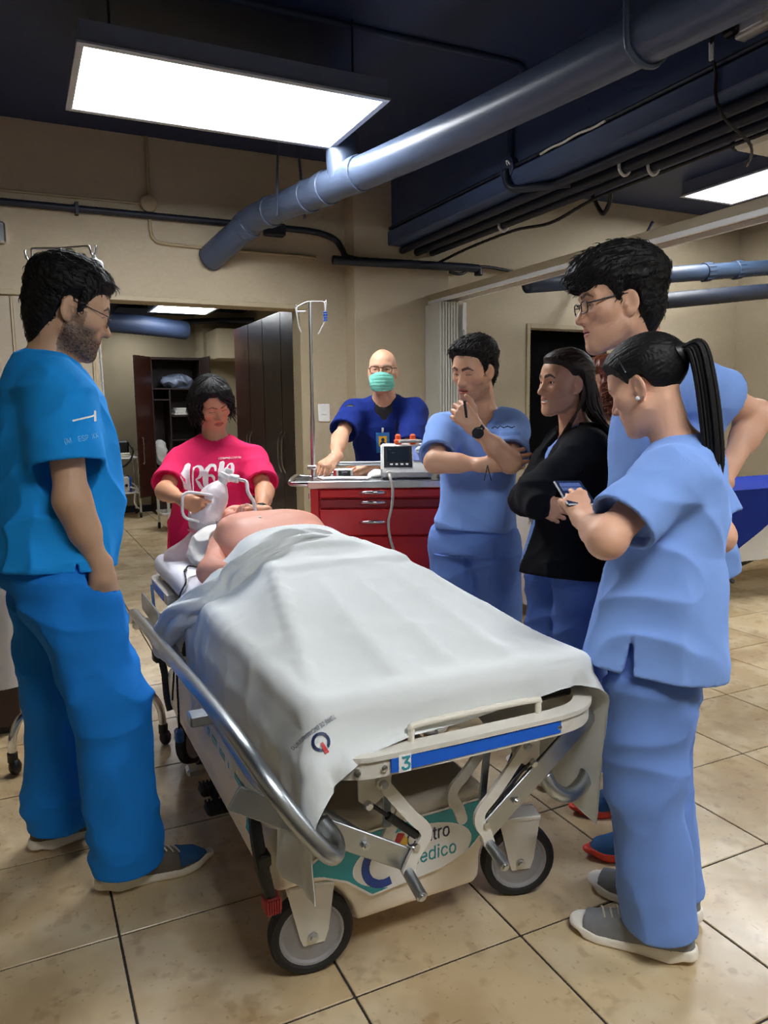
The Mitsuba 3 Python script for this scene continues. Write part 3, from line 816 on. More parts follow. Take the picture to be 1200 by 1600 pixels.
put(G, 'side_rail', tube([V(1.17, 1.1, 0.56), V(1.185, 0.8, 0.575), V(1.185, -0.1, 0.575), V(1.175, -0.28, 0.545), V(1.13, -0.41, 0.455), V(1.07, -0.48, 0.395), V(1.00, -0.505, 0.375), V(0.955, -0.50, 0.395), V(0.935, -0.485, 0.435)], 0.0185, 16), 'm_alu', True, label='tube of the folded right side rail')
YL = -0.50
for sgn, cx in ((-1, 0.585), (1, 0.735)):
    s = sgn
    lo = V(0.553, YL - 0.018, 0.338) if s < 0 else V(0.738, YL - 0.018, 0.345)
    out = V(0.178, YL - 0.010, 0.568) if s < 0 else V(1.055, YL - 0.010, 0.575)
    put(G, 'rail_link', bar(lo, out, 0.009, 0.050, (0, 0, 1), 0.002), 'm_alu', label='flat aluminium link of a side rail')
    kn = V(0.585, YL - 0.03, 0.402) if s < 0 else V(0.725, YL - 0.03, 0.402)
    tp = V(0.485, YL - 0.03, 0.535) if s < 0 else V(0.848, YL - 0.03, 0.540)
    lo2 = V(0.543, YL - 0.03, 0.322) if s < 0 else V(0.750, YL - 0.03, 0.330)
    m_ = [tp, tp * 0.35 + kn * 0.65, kn + V(s * 0.004, 0, 0.012), kn - V(s * 0.001, 0, 0.014), lo2 * 0.6 + kn * 0.4, lo2]
    pl = [(p[0], p[2]) for p in catmull(m_, 5)]
    put(G, 'rail_arm', prism(sg.LineString(pl).buffer(0.0135), V(0, YL - 0.026, 0), V(1, 0, 0), V(0, 0, 1), 0.008), 'm_frame_grey', 30, label='bent arm carrying a side rail')
    pl2 = [(x + s * 0.0, z) for x, z in pl]
    put(G, 'rail_arm', prism(sg.LineString(pl2).buffer(0.0135), V(0, YL + 0.09, 0), V(1, 0, 0), V(0, 0, 1), 0.008), 'm_frame_grey', 30)
    put(G, 'pivot', cyl(tp + V(0, -0.014, 0), tp + V(0, 0.13, 0), 0.0095, 14, bev=0.002), 'm_steel')
    put(G, 'pivot', cyl(lo2 + V(0, 0.02, 0.004), lo2 + V(0, -0.065, -0.022), 0.0125, 18, bev=0.002), 'm_alu')
    put(G, 'pivot', cyl(lo2 + V(0, -0.064, -0.0218), lo2 + V(0, -0.068, -0.023), 0.0075, 12), 'm_steel')
    for q in (0.28,):
        b_ = lo + (out - lo) * q
        put(G, 'bolt', cat_(cyl(b_ + V(0, -0.012, 0), b_ + V(0, -0.004, 0), 0.009, 6), cyl(b_ + V(0, -0.017, 0), b_ + V(0, -0.004, 0), 0.0045, 8)), 'm_steel')
    kb = kn * 0.5 + lo2 * 0.5 + V(s * 0.002, -0.002, 0.012)
    put(G, 'bolt', cyl(kb, kb + V(0, -0.007, 0), 0.008, 12), 'm_steel')
    put(G, 'bracket', prism([(tp[0] + s * 0.05, 0.584), (tp[0] - s * 0.035, 0.584), (tp[0] - s * 0.022, 0.507), (tp[0] + s * 0.022, 0.478), (tp[0] + s * 0.048, 0.50)], V(0, YL - 0.012, 0), V(1, 0, 0), V(0, 0, 1), 0.006), 'm_frame_grey')
    a_, b_ = V(tp[0] + s * 0.026, YL - 0.016, 0.492), kb + V(-s * 0.006, 0.01, 0.02)
    put(G, 'gas_strut', cat_(cyl(a_, b_, 0.0045, 10), cyl(a_ + (b_ - a_) * 0.4, b_, 0.0095, 12)), 'm_black', label='black gas strut')
    put(G, 'knob', cyl(V(tp[0] + s * 0.028, YL - 0.03, 0.488), V(tp[0] + s * 0.028, YL, 0.492), 0.009, 14, bev=0.002), 'm_steel')
    w0, w1 = V(lo2[0] + s * 0.02, YL + 0.03, 0.395), V(tp[0] + s * -0.05, YL + 0.05, 0.52)
    put(G, 'brace', bar(w0, w1, 0.02, 0.006, (0, 1, 0)), 'm_alu')
put(G, 'hinge_plate', prism(sg.LineString([(0.80, 0.415), (0.842, 0.462), (0.87, 0.52)]).buffer(0.016), V(0, YL + 0.02, 0), V(1, 0, 0), V(0, 0, 1), 0.02), 'm_navy_face', label='blue grey hinge casting')

# pedals and levers
t = put(G, 'pedal', cat_(tube([V(0.275, -0.30, 0.40), V(0.268, -0.345, 0.36), V(0.276, -0.36, 0.29), V(0.288, -0.368, 0.235)], [0.014, 0.015, 0.015, 0.013], 8), box((0.262, -0.375, 0.315), (0.290, -0.335, 0.345), 0.004)), 'm_black', 40, label='black pedal arm at the foot corner')
put(t, 'pad', cat_(box((0.270, -0.385, 0.208), (0.308, -0.345, 0.245), 0.005), *[box((0.273 + k * 0.0055, -0.388, 0.210), (0.276 + k * 0.0055, -0.384, 0.243)) for k in range(6)]), 'm_red_rubber', 30, label='red ribbed pedal pad')
t = put(G, 'pedal', cat_(tube([V(0.38, 0.36, 0.20), V(0.34, 0.34, 0.16), V(0.32, 0.32, 0.135)], 0.012, 8)), 'm_black', 40, label='black brake pedal under the left rail')
for yy, zz in ((0.36, 0.150), (0.285, 0.125)):
    put(t, 'pad', cat_(box((0.285, yy - 0.03, zz - 0.014), (0.375, yy + 0.03, zz + 0.012), 0.008), *[box((0.288 + k * 0.012, yy - 0.031, zz + 0.010), (0.294 + k * 0.012, yy + 0.029, zz + 0.016)) for k in range(7)]), 'm_rubber')
t = put(G, 'pedal', cat_(tube([V(0.40, 0.66, 0.18), V(0.36, 0.60, 0.15), V(0.325, 0.575, 0.125)], 0.012, 8)), 'm_black', 40, label='black brake pedal by the rear wheel')
put(t, 'pad', box((0.285, 0.545, 0.105), (0.345, 0.595, 0.135), 0.008), 'm_steel')
t = put(G, 'lever', tube([V(0.285, 0.98, 0.40), V(0.288, 0.93, 0.34), V(0.290, 0.90, 0.27), V(0.30, 0.88, 0.22)], [0.014, 0.013, 0.016, 0.02], 10), 'm_black', True, label='black upright lever near the rear wheel')
put(t, 'knob', box((0.255, 0.96, 0.375), (0.305, 1.01, 0.425), 0.01), 'm_black')
put(G, 'tie_rod', tube([V(0.205, 0.45, 0.60), V(0.27, 0.30, 0.53)], 0.005, 8), 'm_steel')
put(G, 'link_plate', box((0.20, 0.0, 0.505), (0.285, 0.05, 0.535), 0.004), 'm_alu')

for _k in list(scene):
    if any(_k.startswith(G + '__' + n) for n in ('rail_beam', 'cross_beam', 'deck', 'foot_frame', 'head_frame', 'blue_strip', 'number_label', 'screw', 'push_bar', 'pole_socket', 'mattress', 'bellows')) or labels.get(_k, {}).get('label') == 'number 3':
        scene[_k]['to_world'] = T().translate([0, 0, LIFT])
# ------------------------------------------------------------------ the white sheet over the manikin, settled as cloth
def man_torso(P):
    """The manikin's trunk."""
    d = f_loft(P, V(0.685, 0.36, 0.795), V(0.660, 0.98, 0.805), np.array([(0.0, .195, .070, 0), (0.3, .195, .085, 0), (0.60, .205, .112, 0.004), (0.85, .19, .105, 0.004), (0.96, .13, .075, 0.0), (1.0, .07, .05, 0.0)]), V(-1, 0, 0), V(-1, 0, 0))
    for s in (-1, 1):
        d = smin(d, f_ell(P, (0.665 + s * 0.085, 0.80, 0.875), (0.09, 0.09, 0.035)), 0.05)
    d = smin(d, f_rc(P, (0.655, 0.98, 0.805), (0.650, 1.08, 0.81), 0.055, 0.052), 0.04)
    return d


def solid_under(P):
    """What the sheet lies on."""
    P = P - np.float32([0, 0, LIFT])
    d = f_rbox(P, (0.68, 0.41, 0.655), (0.356, 0.95, 0.053), 0.03)
    d = np.minimum(d, f_rbox(P, (0.68, 0.40, 0.592), (0.375, 0.98, 0.022), 0.012))
    t = smin(f_rc(P, (0.66, 0.78, 0.775), (0.67, 0.50, 0.750), 0.140, 0.120), f_rbox(P, (0.715, 0.43, 0.74), (0.225, 0.235, 0.088), 0.025), 0.05)
    d = np.minimum(d, t)
    d = np.minimum(d, man_torso(P))
    d = np.minimum(d, f_rc(P, (0.44, 0.66, 0.745), (0.47, 0.36, 0.735), 0.05, 0.045))
    d = np.minimum(d, f_rc(P, (0.94, 0.60, 0.745), (0.95, 0.28, 0.735), 0.05, 0.05))
    for x0, x1 in ((0.60, 0.55), (0.71, 0.69), (0.83, 0.83)):
        d = np.minimum(d, f_rc(P, (x0, 0.18, 0.765), (x1, -0.44, 0.695), 0.05, 0.03))
    d = np.minimum(d, f_rc(P, (0.50, 0.20, 0.812), (0.37, -0.44, 0.698), 0.012, 0.012))
    d = np.minimum(d, f_rc(P, (0.93, 0.20, 0.800), (1.0, -0.46, 0.69), 0.012, 0.012))
    return d


def settle(corner, U, Vv, nu, nv, step, iters, drop=0.0):
    """Position-based cloth: nu x nv points from corner along U, V."""
    r = np.random.default_rng(5)
    x = (np.asarray(corner)[None, None] + np.arange(nu)[:, None, None] * step * 0.975 * np.asarray(U) + np.arange(nv)[None, :, None] * step * np.asarray(Vv)).astype(np.float32)
    x[..., 2] += 0.03 * (meshkit.noise(np.stack([x[..., 0] * 9, x[..., 1] * 4, x[..., 0] * 0], -1), 3) - 0.5)
    v = np.zeros_like(x)
    links = []
    for (di, dj, k) in ((1, 0, 1.0), (0, 1, 1.0), (1, 1, 0.5), (1, -1, 0.5), (2, 0, 0.10), (0, 2, 0.10), (4, 0, 0.05), (0, 4, 0.05)):
        i0, i1 = slice(0, nu - di), slice(di, nu)
        j0, j1 = (slice(0, nv - dj), slice(dj, nv)) if dj >= 0 else (slice(-dj, nv), slice(0, nv + dj))
        links.append((i0, j0, i1, j1, step * math.hypot(di, dj), k, di, dj))
    for it in range(iters):
        old = x.copy()
        v *= 0.965
        v[..., 2] -= 0.010 * 0.035
        x = x + v
        for sub in range(5):
            for (i0, j0, i1, j1, L, k, di, dj) in links:
                if k < 0.3 and sub % 2:
                    continue
                a, b = x[i0, j0], x[i1, j1]
                e = b - a
                n = np.sqrt((e * e).sum(-1, keepdims=True)) + 1e-9
                s = (n - L)
                if k < 0.3:
                    s = np.minimum(s, 0)                  # bending: only pushes folds open
                c = e / n * s * (0.5 * k * 0.5)
                x[i0, j0] += c
                x[i1, j1] -= c
        P = x.reshape(-1, 3)
        d = solid_under(P) - 0.006
        hit = np.where(d < 0.004)[0]
        if len(hit):
            Q = P[hit]
            d0 = d[hit]
            g = np.stack([solid_under(Q + np.float32([1e-3, 0, 0])) - 0.006 - d0, solid_under(Q + np.float32([0, 1e-3, 0])) - 0.006 - d0, solid_under(Q + np.float32([0, 0, 1e-3])) - 0.006 - d0], 1)
            g /= np.linalg.norm(g, axis=1, keepdims=True) + 1e-9
            push = np.maximum(-d0, 0)
            Q = Q + g * push[:, None]
            O = old.reshape(-1, 3)[hit]
            mv = Q - O
            tang = mv - g * (mv * g).sum(1, keepdims=True)
            Q = Q - tang * np.where(d0 < 0.002, 0.82, 0.0)[:, None]     # friction
            P[hit] = Q
            x = P.reshape(x.shape)
        x[..., 2] = np.maximum(x[..., 2], 0.02)
        v = np.clip(x - old, -0.02, 0.02)
    return x


def grid_mesh(x, up=2):
    from scipy.ndimage import zoom
    nu, nv = x.shape[:2]
    y = np.stack([zoom(x[..., k], ((nu - 1) * up + 1) / np.array([nu]).item() if False else (((nu - 1) * up + 1) / nu, ((nv - 1) * up + 1) / nv), order=3) for k in range(3)], -1) if up > 1 else x
    nu, nv = y.shape[:2]
    i, j = np.meshgrid(np.arange(nu - 1), np.arange(nv - 1), indexing='ij')
    a = (i * nv + j).ravel()
    q = np.stack([a, a + nv, a + nv + 1, a + 1], 1)
    return trimesh.Trimesh(y.reshape(-1, 3), np.vstack([q[:, [0, 1, 2]], q[:, [0, 2, 3]]]), process=False), y


def thick(m, t=0.002):
    """Gives a sheet a back and an edge."""
    n = m.vertex_normals
    a = trimesh.Trimesh(m.vertices + n * t / 2, m.faces, process=False)
    b = trimesh.Trimesh(m.vertices - n * t / 2, m.faces[:, ::-1], process=False)
    e = m.edges_sorted
    u, c = np.unique(e, axis=0, return_counts=True)
    bd = u[c == 1]
    N = len(m.vertices)
    s = np.vstack([np.stack([bd[:, 0], bd[:, 1], bd[:, 1] + N], 1), np.stack([bd[:, 0], bd[:, 1] + N, bd[:, 0] + N], 1)])
    return trimesh.Trimesh(np.vstack([a.vertices, b.vertices]), np.vstack([a.faces, b.faces + N, s]), process=False)


mat('m_linen', '#d3d6d4', 0.85, spec=0.15, sheen=0.3)
_st = 0.0175
_u, _v = unit(V(0.995, 0.085, 0)), unit(V(-0.085, 0.995, 0))
_x = settle(V(0.085, -0.665, 0.98), _u, _v, 77, 70, _st, 260)
SHEET_MESH, _sg = grid_mesh(_x, 2)
_v = np.array(SHEET_MESH.vertices)
_w = np.stack([_v[:, 0] + 0.35 * _v[:, 1], _v[:, 1], _v[:, 2]], 1).astype(np.float32)
_e = np.clip((_v[:, 1] + 0.66) / 0.05, 0, 1) * np.clip((0.55 - _v[:, 1]) / 0.05, 0, 1)
_side = np.clip((0.40 - _v[:, 0]) / 0.06, 0, 1)
_k = 0.006 * (crease(_w, (8, 2.4, 2.4), 61) - 0.2) + 0.004 * (crease(_w, (5, 11, 5), 67) - 0.2) + 0.011 * _side * (crease(_v.astype(np.float32), (3, 13, 2.0), 71) - 0.2)
SHEET_MESH = trimesh.Trimesh(_v + SHEET_MESH.vertex_normals * np.sign(np.median(SHEET_MESH.vertex_normals[:, 2])) * (np.maximum(_k, 0) * _e)[:, None], SHEET_MESH.faces, process=False)
SHEET = thing('bed_sheet', 'white hospital sheet draped over the manikin and hanging off the gurney', 'sheet')
put(SHEET, 'cloth', thick(SHEET_MESH), 'm_linen', True)
# ------------------------------------------------------------------ people: fields for heads, hands, bodies and clothes
def head_frame(fwd, up=(0, 0, 1)):
    """Rows right, forward, up."""
    y = unit(fwd)
    x = unit(np.cross(y, up))
    return np.array([x, y, np.cross(x, y)])


def head_field(q, o):
    """Head at the origin of q (right, forward, up in metres); o: options."""
    w, jw = o.get('w', 1.0), o.get('jaw', 1.0)
    ax = np.abs(q[:, 0])
    m = np.stack([ax, q[:, 1], q[:, 2]], 1)               # mirrored copy
    d = f_ell(q, (0, -0.016, 0.042), (0.074 * w, 0.098, 0.088))
    d = smin(d, f_ell(q, (0, 0.034, 0.048), (0.060 * w, 0.056, 0.058)), 0.03)
    d = smin(d, f_ell(q, (0, 0.036, -0.012), (0.061 * w, 0.056, 0.068)), 0.03)
    d = smin(d, f_ell(q, (0, 0.038, -0.062), (0.048 * w * jw, 0.052, 0.044)), 0.025)
    d = smin(d, f_rc(m, (0.050 * w * jw, 0.004, -0.052), (0.016, 0.074, -0.092), 0.018, 0.017), 0.03)
    d = smin(d, f_ell(q, (0, 0.079, -0.092), (0.021 * jw, 0.017, 0.017)), 0.018)
    d = smin(d, f_ell(m, (0.046 * w, 0.052, -0.006), (0.022, 0.027, 0.021)), 0.022)
    d = smin(d, f_rc(m, (0.012, 0.084, 0.037), (0.046, 0.070, 0.038), 0.0105, 0.009), 0.016)
    d = smin(d, f_ell(q, (0, 0.072, -0.050), (0.031, 0.024, 0.028)), 0.02)
    d = smax(d, -f_ell(m, (0.033, 0.096, 0.017), (0.019, 0.016, 0.0125)), 0.014)
    # nose
    nl = o.get('nose', 1.0)
    n = f_rc(q, (0, 0.083, 0.026), (0, 0.103 + 0.008 * (nl - 1), -0.010), 0.0075, 0.0105)
    n = smin(n, f_ell(q, (0, 0.1065 + 0.012 * (nl - 1), -0.0185), (0.0115, 0.0125, 0.0105)), 0.010)
    n = smin(n, f_ell(m, (0.0125, 0.095, -0.0215), (0.0085, 0.012, 0.0085)), 0.006)
    d = smin(d, n, 0.010)
    d = smax(d, -f_ell(m, (0.0068, 0.1035, -0.0300), (0.0036, 0.006, 0.0045)), 0.003)
    # lids
    lid = f_ell(m, (0.0325, 0.0705, 0.0175), (0.0165, 0.0158, 0.0148))
    op = o.get('eye', 0.45)                               # 0 closed .. 1 wide
    if op > 0:
        lid = smax(lid, -f_ell(m, (0.0325, 0.090, 0.0155), (0.0135, 0.016, 0.0052 * op + 0.0006)), 0.0015)
    d = smin(d, lid, 0.004)
    # mouth
    sm = o.get('smile', 0.0)
    cz = -0.0525 + 0.35 * sm * (ax * ax) / 0.026
    qz = np.stack([q[:, 0], q[:, 1], q[:, 2] - cz], 1)
    d = smin(d, f_ell(qz, (0, 0.0865, 0.0052), (0.0245, 0.0105, 0.0058)), 0.006)
    d = smin(d, f_ell(qz, (0, 0.0855, -0.0060), (0.0215, 0.0115, 0.0068)), 0.006)
    d = smax(d, -f_ell(qz, (0, 0.098, 0.0), (0.0245, 0.014, 0.0011 + 0.006 * o.get('open', 0.0))), 0.0025)
    # ears
    e = m - np.float32([0.0735 * w, -0.006, -0.002])
    ca, sa = math.cos(0.45), math.sin(0.45)
    e = np.stack([e[:, 0] * ca - (e[:, 1] * -sa) * 0 - e[:, 1] * -sa * -1 * 0, e[:, 1], e[:, 2]], 1) if False else np.stack([e[:, 0] + e[:, 1] * 0.42, e[:, 1], e[:, 2]], 1)
    er = f_ell(e, (0.0, -0.004, 0.006), (0.0085, 0.0185, 0.031))
    er = smin(er, f_ell(e, (0.000, 0.003, -0.020), (0.0065, 0.0095, 0.0115)), 0.01)
    er = smax(er, -f_ell(e, (0.0105, 0.000, 0.006), (0.0068, 0.0115, 0.0215)), 0.005)
    er = smin(er, f_ell(e, (0.004, 0.011, 0.0), (0.004, 0.004, 0.006)), 0.005)
    d = smin(d, er, 0.007)
    return d


def face_colour(q, o):
    """Skin with lips, brows, stubble and a blush, per vertex (q in head space)."""
    ax = np.abs(q[:, 0])
    c = np.tile(np.array(lin(o['skin'])), (len(q), 1))
    def blend(mask, col):
        nonlocal c
        k = np.clip(mask, 0, 1)[:, None]
        c = c * (1 - k) + np.array(lin(col)) * k
    def bell(x, s):
        return np.exp(-(x / s) ** 2)
    front = q[:, 1] > 0.045
    blend(0.35 * bell(ax - 0.042, 0.02) * bell(q[:, 2] + 0.016, 0.02) * front, o.get('blush', '#c97f66'))
    blend(0.30 * bell(ax, 0.014) * bell(q[:, 2] + 0.018, 0.014) * (q[:, 1] > 0.09), o.get('blush', '#c97f66'))
    if o.get('stubble'):
        s = np.clip((-0.012 - q[:, 2] - 0.25 * np.maximum(ax - 0.045, 0)) / 0.02, 0, 1) * (q[:, 1] > -0.005) * np.clip((q[:, 2] + 0.125) / 0.02, 0, 1)
        s *= 1 - 0.9 * bell(ax - 0.03, 0.014) * bell(q[:, 2] + 0.03, 0.016)
        s = np.maximum(s, bell(ax - 0.058, 0.02) * (q[:, 1] < 0.04) * (q[:, 1] > -0.01) * (q[:, 2] < 0.012) * (q[:, 2] > -0.1) * o.get('sideburn', 0.0))
        s *= o['stubble'] * (0.75 + 0.5 * nz(q, 300, 4))
        blend(s, o.get('stubble_col', '#3c2f29'))
    sm = o.get('smile', 0.0)
    cz = -0.0525 + 0.35 * sm * (ax * ax) / 0.026
    lip = (((ax / 0.025) ** 2 + ((q[:, 2] - cz) / 0.0125) ** 2) < 1) & (q[:, 1] > 0.072)
    blend(lip * 0.8, o.get('lip', '#a8604f'))
    if o.get('teeth'):
        blend(((ax < 0.021) & (np.abs(q[:, 2] - cz) < 0.0048 * np.sqrt(np.maximum(1 - (ax / 0.022) ** 2, 0))) & (q[:, 1] > 0.072)) * 1.0, '#efe9e0')
    else:
        blend(0.75 * ((ax < 0.025) & (np.abs(q[:, 2] - cz) < 0.0013) & (q[:, 1] > 0.07)), '#4a2520')
    bz = 0.0395 + 0.006 * np.clip((ax - 0.012) / 0.022, 0, 1) - 0.012 * np.clip((ax - 0.036) / 0.018, 0, 1)
    bw = 0.0050 * np.clip(1.25 - (ax - 0.012) / 0.05, 0.4, 1)
    brow = np.clip((bw * o.get('brow_w', 1.0) - np.abs(q[:, 2] - bz)) / 0.002 + 0.5, 0, 1) * (ax > 0.010) * (ax < 0.054) * (q[:, 1] > 0.05)
    blend(brow * o.get('brow_k', 0.9), o.get('brow', '#1f1714'))
    # lash line and the shade of make-up free lids
    lz = 0.0155 + (0.0052 * o.get('eye', 0.45) + 0.0008)
    e2 = (ax - 0.0325) / 0.0145
    lash = np.clip((0.0014 - np.abs(q[:, 2] - (lz * 1.0 - 0.004 * e2 ** 2))) / 0.0008 + 0.5, 0, 1) * (np.abs(e2) < 1) * (q[:, 1] > 0.068)
    blend(lash * 0.85, '#1c1412')
    return c


def eye_mesh(side, look, iris='#2e1d14'):
    """An eyeball in head space with its iris towards look."""
    m = trimesh.creation.icosphere(4, 0.0128)
    n = m.vertices / 0.0128
    a = np.degrees(np.arccos(np.clip(n @ unit(look), -1, 1)))
    c = np.tile(np.array(lin('#e8e2da')), (len(n), 1))
    c[a < 28] = lin(iris)
    c[a < 12] = lin('#050505')
    m.apply_translation((side * 0.0325, 0.0712, 0.0170))
    return m, c


def hand_field(P, wr, along, thumb, curl, spread=0.0, tcurl=0.5, tout=0.6, s=1.0):
    """A hand from the wrist. along: towards the knuckles; thumb: direction of the thumb's side; curl: bend in radians of the three
    joints, per finger (index .. little) or one triple; the palm closes to -(thumb x along)."""
    y = unit(along)
    x = unit(np.asarray(thumb, float) - y * (np.asarray(thumb, float) @ y))
    z = np.cross(x, y)                                    # back of the hand for a right hand with x to the thumb ...
    z = z * o_sign[0]
    R = np.array([x, y, z], np.float32)
    q = (P - np.asarray(wr, np.float32)) @ R.T / s
    curl = [curl] * 4 if np.isscalar(curl[0]) else curl
    k0 = [(0.031, 0.088), (0.0105, 0.094), (-0.0100, 0.089), (-0.0285, 0.079)]
    ln = [(0.043, 0.026, 0.020), (0.047, 0.030, 0.022), (0.043, 0.028, 0.021), (0.033, 0.021, 0.019)]
    d = f_rc(q, (0.0, -0.03, 0), (0.0, 0.012, 0), 0.024, 0.024)
    for (kx, ky) in k0:
        d = smin(d, f_rc(q, (kx * 0.55, 0.012, 0.0), (kx, ky - 0.004, 0.0), 0.0165, 0.0118), 0.016)
    fing = None
    for i, ((kx, ky), L, c) in enumerate(zip(k0, ln, curl)):
        p = np.array([kx, ky - 0.006, 0.0])
        sx = spread * (1.5 - i)
        a = 0.0
        r = [0.0105, 0.0095, 0.0086, 0.0074] if i < 3 else [0.0092, 0.0083, 0.0075, 0.0066]
        pts = [p]
        for j in range(3):
            a += c[j]
            dirv = np.array([sx * math.cos(a), math.cos(a), -math.sin(a)])
            pts.append(pts[-1] + dirv / np.linalg.norm(dirv) * L[j])
        e = f_chain(q, pts, r, 0.003)
        fing = e if fing is None else np.minimum(fing, e)
    # thumb
    b = np.array([0.020, 0.020, -0.004])
    v = unit(np.array([tout, 0.75, -0.25]))
    t1 = b + v * 0.043
    v2 = unit(np.array([tout * 0.55 - 0.35 * tcurl, 0.9, -0.25 - 0.45 * tcurl]))
    t2 = t1 + v2 * 0.033
    v3 = unit(np.array([tout * 0.3 - 0.8 * tcurl, 0.9, -0.25 - 0.7 * tcurl]))
    th = f_chain(q, [b, t1, t2, t2 + v3 * 0.025], [0.0155, 0.0120, 0.0108, 0.0088], 0.004)
    d = smin(d, fing, 0.006)
    d = smin(d, th, 0.010)
    return d * s


o_sign = [1.0]


def arm_field(P, sh, el, wr, r=1.0):
    d = f_rc(P, sh, el, 0.045 * r, 0.037 * r)
    ax = unit(np.asarray(wr) - np.asarray(el))
    m = np.asarray(el) + ax * 0.075
    d = smin(d, f_rc(P, el, wr, 0.035 * r, 0.0245 * r), 0.03)
    d = smin(d, f_rc(P, el, m + ax * 0.01, 0.034 * r, 0.036 * r), 0.03)
    return d


def bounds(pts, pad):
    p = np.array(pts, float)
    return p.min(0) - pad, p.max(0) + pad


mat('m_skin', VC, 0.48, spec=0.42, sheen=0.15)
mat('m_eye', VC, 0.15, spec=0.6)


def body_folds(q, L, seed):
    """Folds of a hanging shirt (q: right, forward, up from the pelvis)."""
    z = q[:, 2] / L
    a = np.stack([q[:, 0] + 0.8 * q[:, 2], q[:, 1], q[:, 2] - 0.8 * q[:, 0]], 1)
    b = np.stack([q[:, 0] - 0.8 * q[:, 2], q[:, 1], q[:, 2] + 0.8 * q[:, 0]], 1)
    k = np.clip(0.5 + q[:, 0] * 6, 0, 1)
    diag = crease(a, (3.0, 4, 8), seed) * k + crease(b, (3.0, 4, 8), seed + 3) * (1 - k)
    vert = crease(q, (10, 8, 2.0), seed + 6)
    lowz = np.clip(1.0 - z / 0.9, 0.15, 1)
    return 0.017 * (diag - 0.35) * np.clip(1.25 - z, 0.2, 1) + 0.014 * (vert - 0.35) * lowz


